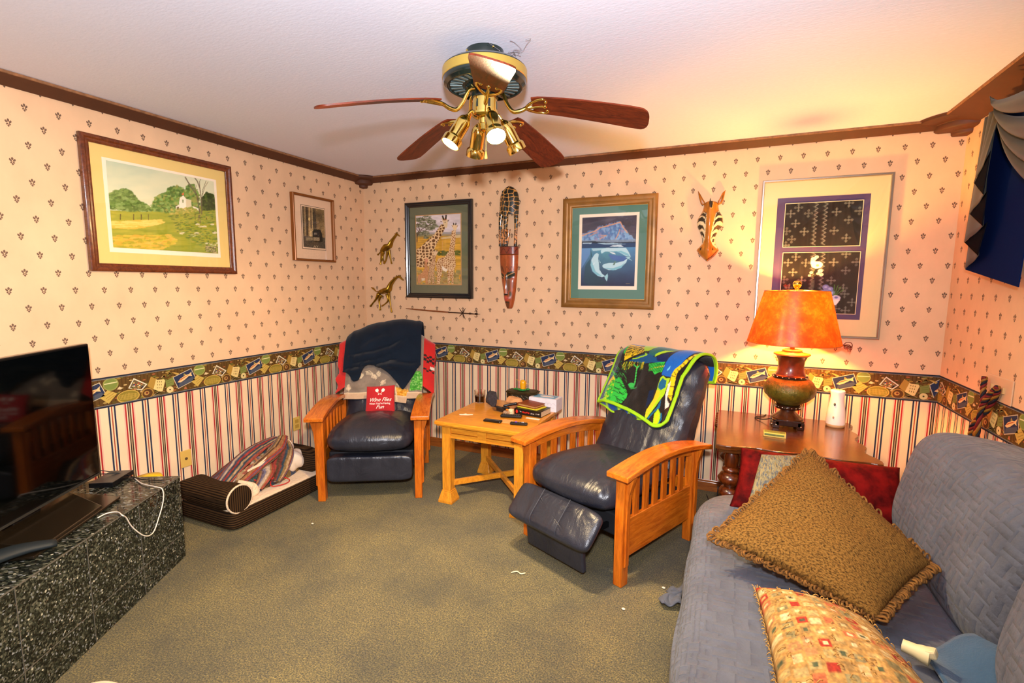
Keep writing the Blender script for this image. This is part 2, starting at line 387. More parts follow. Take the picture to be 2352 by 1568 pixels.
    a(5, 'c09a48', [(1010, 125), (1100, 70), (1120, 92), (1060, 118)]); a(5, 'd8c090', [(300, 10), (330, 45), (372, 20), (345, 2)])
    a(5, 'b46a4a', [(-20, -160), (5, -118), (30, -160)]); a(4, '77803a', [(575, -165), (610, -110), (700, -120), (690, -165)])
    return T
TILE = border_tile()
def hole_clip(u, v, holes): return any(a < u < b and c < v < d for a, b, c, d in holes)
def wall(name, org, ex, nrm, u0, u1, mo, navy0, per, fish0, fdir, lower=True, end_join=None):
    """papered wall: base sheet, printed motifs, fish border and stripes, all one sheet of paper on the wall"""
    V = []; F = []; C = []; org, ex, nrm = map(Vector, (org, ex, nrm)); ez = Vector((0, 0, 1))
    def put(p, lay, c):
        b = len(V); q = [org+ex*u+ez*v+nrm*(lay*.00012) for u, v in p]
        V.extend(tuple(k) for k in q); n = (q[1]-q[0]).cross(q[2]-q[0]); idx = tuple(range(b, b+len(p)))
        F.append(idx); C.append(lin(c))
    def quad(a, b, c, d, lay, col): put([(a, c), (b, c), (b, d), (a, d)], lay, col)
    quad(u0, u1, .94, ZC, 0, CREAM); quad(u0, u1, 0, .94, 0, CREAM2)
    k = 0
    z = 2.391
    while z > .975:
        n0 = int((u0-mo)/.1305)-2
        for i in range(n0, n0+int((u1-u0)/.1305)+5):
            u = mo+.1305*i+(.065 if k % 2 else 0)
            if u0+.012 < u < u1-.012:
                for p in MOTIF: put([(u+a*.74, z+b*.84) for a, b in p], 1, '745a48')
        z -= .0871; k += 1
    # stripes
    i0 = int((u0-navy0)/per)-2
    for i in range(i0, i0+int((u1-u0)/per)+5):
        u = navy0+per*i
        for a, w, c in ((-.0145, .0085, '26304a'), (.0145, .0085, '26304a'), (0, .006, 'a8482c')):
            if u0 < u+a-w/2 and u+a+w/2 < u1: quad(u+a-w/2, u+a+w/2, .06, .79, 1, c)
        u += per/2
        for a, w, c in ((-.0265, .006, 'ecb8a0'), (.0265, .006, 'ecb8a0'), (-.0185, .008, 'b0282c'), (.0185, .008, 'b0282c'), (-.0055, .0062, '3c2c24'), (.0055, .0062, '3c2c24'), (0, .003, 'a08850')):
            if u0 < u+a-w/2 and u+a+w/2 < u1: quad(u+a-w/2, u+a+w/2, .06, .79, 1, c)
    quad(u0, u1, .786, .954, 2, '5e431c'); quad(u0, u1, .784, .791, 14, '262a38'); quad(u0, u1, .793, .7965, 14, '7c7c78'); quad(u0, u1, .791, .793, 14, '3a3a40'); quad(u0, u1, .948, .955, 14, '262a38'); quad(u0, u1, .942, .9455, 14, '7c7c78'); quad(u0, u1, .9455, .948, 14, '3a3a40')
    i0 = int((u0-fish0)/.504)-2
    for i in range(i0, i0+int((u1-u0)/.504)+5):
        for lay, c, p in TILE:
            q = [(fish0+.504*i+fdir*x*S, min(max(.871+y*S, .7965), .942)) for x, y in p]
            lo, hi = min(a for a, b in q), max(a for a, b in q)
            if hi <= u0 or lo >= u1: continue
            q = [(min(max(a, u0), u1), b) for a, b in q]
            if fdir < 0: q = q[::-1]
            put(q, 2+lay, c)
    o = mkobj(name, V, F, M_WALL, col=np.array(C), dom='FACE'); o['kind'] = 'structure'; return o
wall('wall_back', (0, D, 0), (1, 0, 0), (0, -1, 0), L, R, .459, -1.143, .1725, -1.297, 1)
wall('wall_left', (L, 0, 0), (0, 1, 0), (1, 0, 0), YF, D, 1.373, 1.551, .1735, 1.962, 1)
wall('wall_right', (R, 0, 0), (0, 1, 0), (-1, 0, 0), YF, D, 3.60, 3.585, .1725, 3.37, -1)
fwl = MB().box(((L+R)/2, YF-.05, ZC/2), (R-L, .1, ZC)).build('wall_front', mat('wall_front_paint', '9a7a66', rough=.8)); fwl['kind'] = 'structure'

# crown boards, ring-stepped corner pieces, baseboards
def crown(name, org, ex, n, ln, w, zb=2.381):
    org, ex, n = map(np.array, (org, ex, n)); prof = [(0, zb), (.012, zb-.002), (w-.004, ZC-.014), (w, ZC-.012), (w, ZC-.001), (0, ZC-.001)]
    b = MB(); P = []
    for k in (0, 1):
        for a, z in prof: P.append(org+ex*ln*k+n*a+np.array([0, 0, z]))
    m = len(prof); Fs = [(i, (i+1) % m, m+(i+1) % m, m+i) for i in range(m)]+[tuple(range(m))[::-1], tuple(range(m, 2*m))]
    b.add(P, Fs); b.M = [1 if i in (2, 3) else 0 for i in range(m)]+[0, 0]
    o = b.build(name, [M_CROWN, M_CROWN_EDGE]); o['kind'] = 'structure'; return o
crown('trim_1', (L, D, 0), (1, 0, 0), (0, -1, 0), R-L, .062)
crown('trim_2', (L, YF, 0), (0, 1, 0), (1, 0, 0), D-YF, .085)
crown('trim_3', (R, YF, 0), (0, 1, 0), (-1, 0, 0), D-YF, .158)
def corner(name, c, a0, s):
    b = MB()
    for r, z0, z1 in ((.24, 2.402, 2.428), (.155, 2.362, 2.402), (.075, 2.338, 2.362)):
        r *= s; prof = [(.001, z0), (r*.86, z0), (r*.95, z0+.004), (r, z0+.012), (r, z1-.004), (r*1.04, z1), (.001, z1)]
        b.lathe(prof, (*c, 0), 16, a0=a0, a1=a0+pi/2, cap=False)
    o = b.build(name, M_CROWN, auto=50); o['kind'] = 'structure'
corner('trim_4', (L+.001, D-.001), -pi/2, .72); corner('trim_5', (R-.001, D-.001), pi, 1.0)
M_BASE = wood('baseboard_oak', 'a85e24', '7c3e14', rough=.4)
def base(name, x0, x1, y0, y1):
    o = MB().box(((x0+x1)/2, (y0+y1)/2, .034), (x1-x0, y1-y0, .068)).box(((x0+x1)/2, (y0+y1)/2+(0 if x1-x0 < y1-y0 else .002), .075), ((x1-x0)*(.5 if x1-x0 < .1 else 1), (y1-y0)*(.5 if y1-y0 < .1 else 1), .014)).build(name, M_BASE, bevel=.002); o['kind'] = 'structure'
base('baseboard_back', L+.014, R-.014, D-.014, D-.001); base('baseboard_left', L+.001, L+.014, YF, D-.001); base('baseboard_right', R-.014, R-.001, YF, D-.001)

# wall plates
M_PLATE = mat('almond_plastic', 'd9b25a', rough=.35)
for nm, y, z, lb, jack in (('outlet', 1.931, .356, 'almond single-jack wall plate low on the left wall, nearest the black tiled stand', True), ('outlet', 2.815, .351, 'almond duplex outlet plate on the left wall beside the left recliner arm', False)):
    t = thing(nm, lb, 'wall plate', (L+.0025, y, z))
    MB().box((.003, 0, 0), (.006, .068, .108)).build('plate', M_PLATE, t, bevel=.002)
    b = MB()
    if jack: b.lathe([(.009, 0), (.009, .004), (.004, .005)], (.005, 0, 0), 12, M=[(0, 0, 1), (0, 1, 0), (-1, 0, 0)])
    else:
        for s in (-1, 1): b.box((.0065, 0, s*.021), (.003, .034, .028))
        for s in (-1, 1):
            for q in (-1, 1): b.box((.0082, q*.006, s*.021), (.001, .0022, .009))
    b.build('jack' if jack else 'receptacle', mat('jack_metal', '77664a', rough=.3, metal=.6) if jack else mat('almond_dark', 'b8923f', rough=.4), t)

# cobweb by the fan canopy
b = MB(); rg = random.Random(8)
for i in range(9):
    x, y = -.88+rg.uniform(-.02, .02), 1.97+rg.uniform(-.02, .02); P = [(x, y, ZC-.004)]
    for k in range(5): x += rg.uniform(-.03, .045); y += rg.uniform(-.06, .03); P.append((x, y, ZC-.004-rg.uniform(0, .015)))
    b.tube(P, .0007, 4)
tag(b.build('cobweb', mat('cobweb_grey', '8a8088', rough=.9)), 'wispy grey cobweb clinging to the ceiling right of the fan canopy', 'cobweb')

# ================================================================== PICTURES
def glass_mat():
    m = bpy.data.materials.new('picture_glass'); m.use_nodes = True; nt = m.node_tree; nt.nodes.clear(); n = nt.nodes
    o = n.new('ShaderNodeOutputMaterial'); t = n.new('ShaderNodeBsdfTransparent'); g = n.new('ShaderNodeBsdfGlossy'); g.inputs['Roughness'].default_value = .02
    mx = n.new('ShaderNodeMixShader'); f = n.new('ShaderNodeLayerWeight'); f.inputs['Blend'].default_value = .5; pw = n.new('ShaderNodeMath'); pw.operation = 'POWER'; pw.inputs[1].default_value = 4; nt.links.new(f.outputs['Facing'], pw.inputs[0])
    ma = n.new('ShaderNodeMath'); ma.operation = 'MULTIPLY_ADD'; ma.inputs[1].default_value = .8; ma.inputs[2].default_value = .05; nt.links.new(pw.outputs[0], ma.inputs[0]); nt.links.new(ma.outputs[0], mx.inputs[0]); nt.links.new(t.outputs[0], mx.inputs[1]); nt.links.new(g.outputs[0], mx.inputs[2]); nt.links.new(mx.outputs[0], o.inputs[0]); return m
M_GLASS = glass_mat()
M_PRINT = mat('printed_sheet', vc=True, rough=.7, spec=.2)
def plane(name, w0, w1, h0, h1, z, m, parent, **kw):
    return MB().add([(w0, -z, h0), (w1, -z, h0), (w1, -z, h1), (w0, -z, h1)], [(0, 1, 2, 3)]).build(name, m, parent, **kw)
def rimboard(b, w0, w1, h0, h1, fw, z0, prof, m=0):
    """mitred moulding; prof = list of (inward offset 0..fw, depth)"""
    rings = [[(w0+a, -d, h0+a), (w1-a, -d, h0+a), (w1-a, -d, h1-a), (w0+a, -d, h1-a)] for a, d in prof]
    P = [p for r in rings for p in r]; n = len(rings)
    F = [(i*4+k, i*4+(k+1) % 4, (i+1) % n*4+(k+1) % 4, (i+1) % n*4+k) for i in range(n) for k in range(4)]
    b.add(P, F, m)
def picture(lb, side, cx, cz, w, h, fw, prof, fm, mats, art, extra=None):
    t = thing('framed_picture', lb, 'picture', (cx, D-.004, cz) if side == 'b' else (L+.004, cx, cz), 0 if side == 'b' else pi/2)
    b = MB(); rimboard(b, -w/2, w/2, -h/2, h/2, fw, 0, prof); b.build('frame', fm, t, auto=35)
    for k, (nm, c, x0, x1, z0, z1) in enumerate(mats):
        MB().box(((x0+x1)/2, -.006-.0012*k, (z0+z1)/2), (x1-x0, .002, z1-z0)).build(nm, c, t)
    for cv, q, (x0, x1, z0, z1), res in art:
        nu, nv = int((x1-x0)/res)+2, int((z1-z0)/res)+2
        U, Vv = np.meshgrid(np.linspace(0, 1, nu), np.linspace(0, 1, nv), indexing='ij')
        P = np.stack([x0+U*(x1-x0), np.full_like(U, -.0075-.0012*len(mats)), z1-Vv*(z1-z0)], -1)
        grid('print', P[:, ::-1], M_PRINT, t, col=cv.quad(U, Vv, q)[:, ::-1], smooth=False)
    if extra: extra(t)
    plane('glass', -w/2+fw*.9, w/2-fw*.9, -h/2+fw*.9, h/2-fw*.9, .0135+.0012*len(mats), M_GLASS, t)
    return t
def prof_round(fw, d, lip=.008):
    return [(0, 0), (0, d*.75), (fw*.15, d*.95), (fw*.4, d), (fw*.6, d*.8), (fw*.75, d*.85), (fw*.9, d*.75), (fw, d*.6), (fw, 0)]

def art_landscape():
    c = Canvas(200, 140, 1545, 1275, .3, 'b9c39c')
    h, w = c.h, c.w; n = fbm(h, w, 40, 110, 3)[..., None]; Y = ((c.Y-140)/1135)[..., None]
    c.A = hexc('9fb8a4')*(1-n)+hexc('e4ddb4')*n; c.A += (hexc('efe4b8')-c.A)*np.clip((.45-np.abs(Y-.4))*1.2, 0, .6)
    sky = c.A.copy()
    m = c.Y > 720+30*np.sin(c.X/300); c.put(m, '9aa13a')
    n2 = fbm(h, w, 8, 45, 9)[..., None]; n3 = fbm(h, w, 30, 120, 12)[..., None]
    g = hexc('7f8c28')*(1-n2)+hexc('d8bd45')*n2; g = g*(1-.45*n3)+hexc('6f8f2e')*.45*n3
    c.A = np.where(m[..., None], g, c.A)
    bt = c.mask([(270, 880), (800, 850), (780, 900), (500, 960), (260, 950)]); c.dabs(bt, ['e8c358', 'f0d070', 'd8b040'], 260, 50, 9)
    bt = c.mask([(280, 1050), (900, 1030), (1000, 1120), (700, 1260), (260, 1200)]); c.dabs(bt, ['d9a93c', 'c9b83a', 'e0b850', 'a8a030'], 500, 36, 10)
    tr1 = [(230, 560), (300, 510), (400, 480), (470, 520), (530, 610), (640, 680), (700, 740), (500, 750), (240, 720)]
    tr2 = [(700, 660), (760, 560), (860, 530), (930, 460), (1020, 450), (1110, 500), (1150, 430), (1230, 440), (1290, 560), (1290, 740), (900, 760), (700, 745)]
    tr3 = [(1330, 620), (1400, 540), (1480, 560), (1520, 620), (1525, 730), (1340, 740)]
    for t, cs in ((tr1, ['5c7a34', '7d9a4c', '4a6428', '90a860', '6c8840']), (tr2, ['5c8034', '789a48', '46662a', '8fae60', '9a9a4c']), (tr3, ['3d4c24', '56682c', '2e3c1c'])):
        mm = c.mask(t); c.put(mm, cs[0]); c.dabs(mm, cs, 900, 20, 14)
    c.poly([(1030, 640), (1040, 590), (1085, 560), (1120, 600), (1120, 740), (1030, 740)], 'efe6cc').poly([(1120, 600), (1190, 620), (1190, 720), (1120, 740)], 'd4c8a0').poly([(985, 690), (1035, 665), (1035, 745), (990, 745)], 'e6dcc4').poly([(1200, 690), (1275, 715), (1290, 755), (1225, 745)], 'eee4cc')
    c.poly([(1065, 545), (1090, 525), (1095, 555), (1070, 560)], 'd86a40').poly([(1068, 612), (1088, 612), (1088, 650), (1068, 650)], '8c9468').poly([(1000, 700), (1025, 700), (1025, 735), (1000, 735)], '6a5a3a')
    mm = c.mask([(930, 730), (1200, 700), (1300, 760), (900, 790)]); c.dabs(mm, ['c8b45c', 'a89a48', '8c9a40'], 120, 16, 9)
    for p, wd in (([(1300, 890), (1295, 740), (1265, 560), (1180, 450), (1120, 350)], 16), ([(1325, 800), (1330, 640), (1310, 480), (1280, 400), (1240, 350)], 14), ([(1330, 640), (1350, 500), (1400, 400)], 8), ([(1310, 480), (1310, 400), (1330, 370)], 7), ([(1265, 560), (1230, 480), (1150, 400)], 7), ([(1345, 560), (1380, 470), (1430, 410)], 6), ([(1290, 620), (1250, 520), (1260, 440)], 6), ([(1275, 860), (1300, 760)], 20)): c.line(p, wd, '6d6048', .85)
    for x in (350, 490, 572, 655, 1235, 1390, 1470): c.line([(x, 790), (x, 850)], 10, '5a4c2a')
    for x, y, r in ((1265, 910, 30), (1300, 940, 34), (1355, 940, 36), (1410, 900, 26), (1470, 915, 30), (1060, 1015, 40), (1250, 1020, 40), (1200, 1045, 40), (1390, 1145, 34), (1470, 1160, 48), (1520, 1140, 26), (1500, 1015, 36)): c.ell(x, y, r, r*.38, 'e6d9b8', .85)
    mm = c.mask([(880, 760), (1520, 770), (1535, 1250), (1380, 1240), (1000, 1000)]); c.dabs(mm, ['6f8a34', '8a9a40', '5d6c2c', 'b0a448'], 500, 22, 5)
    mm = c.mask([(1370, 1170), (1540, 1190), (1540, 1260), (1380, 1250)]); c.dabs(mm, ['5a5a30', '8a8a50', 'c0ac7c'], 90, 14, 8)
    return c
def art_etching():
    c = Canvas(280, 395, 720, 1200, .35, '6c5c46'); c.A = hexc('b0905e')*(.45+.75*fbm(c.h, c.w, 60, 60, 2))[..., None]
    for x, w_, k in ((300, 40, '5a4c3a'), (330, 14, 'a08a64'), (370, 40, '403428'), (420, 20, 'd0b078'), (450, 30, '7a6448'), (470, 12, 'd8bc80'), (515, 60, '5c4c36')): c.poly([(x-w_/2, 400), (x+w_/2, 400), (x+w_/2, 960), (x-w_/2, 960)], k, .8)
    c.poly([(480, 520), (510, 480), (545, 560), (550, 800), (480, 800)], '4c4030', .8).line([(520, 570), (600, 590)], 8, '4c4030').ell(410, 640, 14, 30, 'f0d080').poly([(410, 900), (450, 810), (470, 900), (460, 980), (420, 980)], 'dcc088', .8)
    c.poly([(285, 960), (720, 990), (720, 1200), (290, 1170)], '4a4238', .9).poly([(340, 985), (470, 985), (470, 1040), (340, 1050)], 'b09a70', .7)
    c.poly([(468, 870), (500, 830), (620, 840), (655, 920), (660, 1060), (600, 1080), (480, 1060), (468, 960)], '2c261e').poly([(480, 980), (600, 985), (600, 1050), (480, 1050)], 'b8a27c', .8).ell(512, 915, 14, 22, 'a0907a').ell(540, 915, 10, 20, '8a7a60')
    for x in (480, 510, 545): c.line([(x, 1175), (x+20, 1140)], 7, 'e0c8a0')
    c.grain(.35, 3, 3); return c
def art_giraffes():
    c = Canvas(240, 270, 870, 1275, .42, 'd8c8c8'); Y = (c.Y-270)/1005
    c.A = np.where((Y < .28)[..., None], hexc('d9cccc')*(.85+.3*fbm(c.h, c.w, 20, 60, 4))[..., None], hexc('dba63c')*(.75+.4*fbm(c.h, c.w, 6, 50, 6))[..., None])
    c.poly([(240, 530), (870, 520), (870, 575), (240, 580)], '8d8a86', .7).poly([(600, 600), (870, 560), (870, 600), (600, 625)], 'dcc49c', .8).poly([(240, 560), (480, 560), (470, 590), (240, 600)], '8c8050', .7)
    m = c.mask([(240, 1080), (870, 1070), (870, 1275), (240, 1275)]); c.dabs(m, ['a8965c', '8a8450', 'b49c60', '9a7c4c'], 260, 20, 16)
    m = c.mask([(545, 830), (600, 790), (700, 800), (860, 790), (860, 850), (560, 850)]); c.dabs(m, ['6a6a2c', '505820'], 120, 20, 10)
    for x, y, r in ((300, 350, 60), (400, 330, 70), (470, 380, 60), (350, 420, 70), (450, 460, 70), (520, 440, 40), (280, 430, 40), (380, 540, 60), (300, 545, 50), (390, 600, 25)):
        mm = ((c.X-x)/r)**2+((c.Y-y)/(r*.55))**2 < 1; c.dabs(mm, ['6a6c4c', '86886a', '4c5238', '9a9a80'], 80, 13, 6)
    for p, w_ in (([(262, 660), (265, 560), (300, 490), (270, 400)], 13), ([(265, 580), (330, 480), (420, 430), (480, 390)], 9), ([(300, 490), (380, 500), (440, 460)], 7), ([(290, 520), (250, 470)], 7)): c.line(p, w_, '5c4c3c')
    def gir(body, size, base='e0b884', pc='6e3c1c', seed=1):
        m = c.mask(body); cells(c, m, pc, base, size, seed, .28)
    gir([(250, 770), (300, 745), (400, 650), (500, 560), (560, 470), (600, 410), (655, 420), (650, 480), (600, 580), (550, 670), (510, 760), (530, 870), (500, 940), (440, 1010), (330, 1030), (250, 1020)], 44, 'ecc894', '6b4422', 2)
    c.poly([(605, 330), (640, 320), (690, 345), (690, 400), (680, 465), (655, 465), (635, 420)], 'e4c89c').line([(620, 300), (635, 345)], 22, '3c3026').line([(668, 292), (662, 340)], 22, '3c3026').poly([(585, 365), (620, 375), (600, 385)], '6a4c30').poly([(685, 365), (712, 345), (695, 378)], '6a4c30').line([(640, 350), (660, 350)], 18, '9a5c3c').ell(655, 385, 6, 6, '2c2018')
    gir([(745, 500), (800, 500), (795, 640), (780, 760), (795, 900), (800, 1000), (770, 1080), (770, 1265), (745, 1265), (740, 1080), (720, 1265), (692, 1265), (690, 1070), (620, 1060), (585, 1260), (540, 1260), (550, 1100), (528, 980), (560, 900), (650, 875), (710, 780), (735, 620)], 26, 'eccb9c', 'a06a3c', 5)
    c.poly([(750, 430), (770, 415), (805, 420), (820, 450), (800, 500), (780, 510), (760, 470)], 'e8c89a').line([(768, 400), (772, 420)], 14, '3c2c20').line([(800, 400), (798, 420)], 14, '3c2c20').poly([(738, 425), (760, 440), (755, 455)], 'a07850').poly([(832, 420), (812, 440), (818, 455)], 'a07850').poly([(610, 1000), (690, 1060), (670, 1090), (620, 1065)], 'f4e4cc')
    gir([(485, 850), (525, 850), (525, 980), (500, 1100), (505, 1260), (480, 1260), (470, 1140), (455, 1260), (425, 1260), (430, 1000), (470, 960)], 20, 'e8c698', '8c5a34', 8)
    c.poly([(490, 790), (540, 780), (560, 800), (530, 860), (500, 850)], 'e8c69a').line([(510, 770), (515, 795)], 9, '4c3828').line([(545, 775), (540, 795)], 9, '4c3828')
    gir([(370, 900), (420, 900), (405, 980), (425, 1060), (415, 1260), (385, 1260), (380, 1180), (330, 1180), (310, 1260), (275, 1255), (275, 1140), (340, 1100), (370, 1040)], 13, 'd8a070', 'b07444', 9)
    c.ell(400, 925, 20, 30, 'dc9a78').poly([(325, 1180), (380, 1180), (370, 1220), (330, 1220)], 'f0dcc0', .8); return c
def art_whales():
    c = Canvas(285, 355, 1005, 1240, .4, '3c3a48'); n = fbm(c.h, c.w, 40, 80, 3)[..., None]
    c.A = hexc('33333f')*(1-n)+hexc('6c6470')*n; c.poly([(285, 600), (400, 590), (640, 560), (900, 600), (970, 660), (970, 760), (285, 760)], '46586c')
    ice = [(310, 600), (400, 560), (480, 540), (540, 500), (640, 480), (800, 437), (830, 500), (870, 560), (930, 620), (970, 660), (300, 660)]
    c.poly(ice, '6f98c0'); mi = c.mask(ice); c.dabs(mi, ['7aa4cc', '5c84b4', '8cb4d4', '9a94b4', '5a78a8'], 420, 16, 22)
    c.line([(310, 600), (400, 565), (480, 545), (540, 505), (640, 482), (800, 440), (830, 500), (880, 570)], 15, 'e0a078', .8); c.line([(540, 640), (620, 600), (560, 600)], 12, 'd89a78', .7).line([(740, 640), (770, 590), (790, 530)], 12, 'e0a078', .8).line([(420, 600), (500, 560)], 14, 'cc9480', .7)
    c.poly([(300, 655), (980, 655), (980, 680), (640, 690), (300, 672)], '8898a8', .8).poly([(300, 668), (470, 668), (700, 690), (980, 690), (980, 700), (300, 700)], '28303c').poly([(300, 690), (980, 700), (980, 752), (300, 752)], '2a4468').poly([(320, 685), (440, 685), (430, 698), (320, 696)], 'a4c0d0').poly([(500, 690), (720, 695), (860, 710), (600, 712)], '9cbccc')
    Y = np.clip((c.Y-752)/480, 0, 1)[..., None]; Xn = np.clip(np.abs(c.X-620)/330, 0, 1)[..., None]; uw = hexc('5fa8b8')*(1-Y)+hexc('262a48')*Y; uw = uw*(1-.45*Xn)+hexc('4a6cb4')*.45*Xn*(1-.6*Y); uw = uw*(.9+.2*fbm(c.h, c.w, 30, 30, 8))[..., None]
    c.A = np.where((c.Y > 752)[..., None], uw, c.A)
    c.poly([(300, 755), (420, 755), (410, 830), (340, 940), (300, 1000)], '6a94c8', .7).poly([(420, 760), (440, 850), (350, 960), (320, 1180), (420, 1230), (640, 1200), (420, 1040)], '27484c', .55).poly([(430, 756), (640, 756), (560, 780), (450, 790)], 'b8dce4', .8).poly([(640, 830), (880, 870), (830, 930), (680, 900)], '4c62b0', .6)
    def whale(p, sh): c.poly(p, 'b8dce4'); c.poly(sh, '6fb4c4', .75)
    whale([(547, 800), (560, 770), (620, 752), (860, 755), (890, 800), (915, 862), (860, 860), (780, 810), (700, 795), (600, 800), (560, 822)], [(640, 800), (780, 805), (870, 855), (900, 860), (890, 830), (800, 790)])
    c.poly([(660, 738), (700, 722), (800, 718), (835, 745)], 'cfe0e6').poly([(645, 798), (720, 815), (740, 835), (700, 830)], 'e0ecec').poly([(850, 870), (925, 862), (900, 885), (940, 925), (880, 890)], 'a0ccd4')
    whale([(565, 975), (580, 955), (650, 938), (740, 940), (830, 920), (880, 885), (860, 940), (800, 1000), (730, 1030), (650, 1030), (580, 1000)], [(580, 1000), (700, 1005), (800, 975), (850, 935), (800, 1005), (700, 1035)])
    c.poly([(715, 925), (738, 920), (720, 965), (695, 970)], '68867c')
    whale([(470, 830), (500, 812), (525, 830), (515, 880), (525, 960), (530, 1020), (560, 1070), (600, 1105), (560, 1115), (500, 1095), (440, 1040), (415, 960), (430, 890)], [(425, 900), (450, 960), (480, 1040), (560, 1100), (500, 1095), (440, 1040), (415, 960)])
    c.poly([(590, 1110), (630, 1068), (635, 1110), (620, 1170), (600, 1140)], '9accd4').poly([(440, 960), (475, 925), (465, 950)], 'd8ecf0').poly([(520, 890), (545, 930), (540, 945)], 'a8ccd0').line([(850, 1200), (900, 1205)], 5, '8c7c5c')
    return c
def art_orchid(low):
    c = Canvas(0, 0, 400, 260 if not low else 370, .55, '1f1c1a', 1); rg = random.Random(3+low); H = 260 if not low else 370
    c.A = c.A*(.7+.7*fbm(c.h, c.w, 200, 6, 5))[..., None]
    for i, (x, y) in enumerate([(30, 60), (70, 25), (125, 62), (60, 120), (110, 170), (15, 165), (45, 215), (270, 60), (335, 110), (330, 12), (265, 170), (330, 215), (385, 60), (15, 250)]+([(60, 290), (290, 290), (340, 250), (380, 300), (300, 340), (350, 350)] if low else [])):
        for dx, dy in ((0, -17), (0, 17), (-17, 0), (17, 0), (0, 0)): c.ell(x+dx, y+dy, 7, 7, '76766a', .7).ell(x+dx, y+dy, 3, 3, '2a2824', .7)
        c.line([(x, y-26), (x, y+26)], 2.5, '7c7c70', .8).line([(x-24, y), (x+24, y)], 2.5, '7c7c70', .8)
    for x0 in (165, 215):
        P = [(x0+(9 if k % 2 else -9), k*12) for k in range(int(H/12)+1)]; c.line(P, 3, '94948a', .9)
        P = [(x0+(9 if k % 2 else -9)-8, k*12) for k in range(int(H/12)+1)]; c.line(P, 2, '6c6c62', .8)
    if low:
        c.line([(165, 190), (168, 120), (185, 80)], 4, '5c6a3a').line([(168, 150), (205, 110)], 3, '5c6a3a')
        for x, y, r in ((165, 40, 14), (180, 28, 11), (160, 52, 10), (205, 112, 13), (195, 128, 10), (158, 122, 9), (212, 135, 11), (150, 140, 8)): c.ell(x, y, r, r*.85, 'efe0bc').ell(x, y, 3, 3, 'c8a850')
        c.ell(185, 75, 30, 22, 'f4e8d0').ell(165, 62, 16, 12, 'f4e8d0').ell(188, 78, 8, 7, 'c8b060').poly([(160, 165), (180, 165), (178, 220), (160, 220)], '4c5a4a', .8)
        for x, y in ((240, 210), (262, 222), (250, 238), (275, 245), (235, 240)): c.ell(x, y, 18, 15, '6c78a8').ell(x, y, 8, 6, '98a4c8')
        for a in (0, .3, .6, .9): c.line([(285, 270), (285+60*sin(a), 270-75*cos(a))], 4, '4c7a34')
        c.ell(295, 275, 26, 16, 'c0c0d4').ell(298, 272, 10, 6, '5c6498').poly([(225, 285), (320, 285), (300, 320), (250, 320)], 'e8e0d8')
    return c
wd_red = wood('frame_walnut', '7a3c1c', '4c200c', rough=.28, axis='y')
picture('large farmhouse meadow landscape with yellow mat in brown wood frame on left wall', 'l', 1.93, 1.894, .85, .714, .042,
        prof_round(.042, .028), wd_red, [('mat', mat('mat_yellow', 'e8c878', rough=.8), -.39, .39, -.325, .325), ('mat', mat('mat_white', 'f6e6cc', rough=.8), -.325, .32, -.252, .252)],
        [(art_landscape(), [(208, 148), (1512, 410), (1542, 1268), (275, 1190)], (-.307, .303, -.226, .238), .0028)], None)
picture('small monochrome etching of a vehicle, pale mat, thin wood frame, on left wall', 'l', 3.068, 1.912, .435, .52, .018,
        [(0, 0), (0, .03), (.004, .034), (.012, .034), (.018, .026), (.018, 0)], mat('frame_gilt_wood', '8a5220', rough=.35, metal=.3), [('mat', mat('mat_pink', 'ecc8a4', rough=.8), -.205, .205, -.25, .25), ('inner_line', mat('mat_dark_line', '3c2a1c'), -.122, .13, -.165, .18), ('mat', mat('mat_pink2', 'f0d0ac', rough=.8), -.118, .126, -.161, .176)],
        [(art_etching(), [(282, 398), (712, 470), (708, 1196), (296, 1168)], (-.112, .12, -.15, .168), .0028)])
picture('giraffe family print in a black frame with green-grey mat, on back wall', 'b', -2.318, 1.766, .675, .827, .042,
        prof_round(.042, .03), mat('frame_black', '15171a', rough=.25, coat=.4), [('mat', mat('mat_greygreen', '66694f', rough=.8), -.3, .3, -.375, .375), ('inner_line', mat('mat_gold_line', 'c09058', rough=.5), -.234, .228, -.3, .305)],
        [(art_giraffes(), [(246, 296), (860, 268), (868, 1266), (262, 1268)], (-.227, .221, -.293, .298), .0028)])
picture('white whales swimming under an iceberg, teal mat, broad bronze frame, on back wall', 'b', -.839, 1.716, .702, .824, .068,
        prof_round(.068, .034), mat('frame_bronze', '9c6c30', rough=.35, metal=.25, mot=.35, mscale=7), [('inner_line', mat('frame_gold_lip', 'd89a3c', rough=.4, metal=.5), -.288, .288, -.349, .349), ('mat', mat('mat_teal', '5a8272', rough=.8), -.28, .28, -.341, .341), ('mat', mat('mat_white', 'f6e6cc'), -.223, .224, -.272, .29)],
        [(art_whales(), [(318, 378), (1000, 358), (950, 1238), (288, 1216)], (-.2, .205, -.245, .267), .0028)])
def fillets(t):
    b = MB()
    for x0, x1, z0, z1 in ((-.212, .212, .073, .352), (-.207, .22, -.352, .04)):
        rimboard(b, x0, x1, z0, z1, .003, 0, [(0, .0075), (0, .0122), (.0035, .0122), (.0035, .0075)])
    b.build('fillet', mat('cream_fillet', 'e0cc9c'), t)
M_VIOLET = mat('mat_violet', '4a3a60', rough=.8)
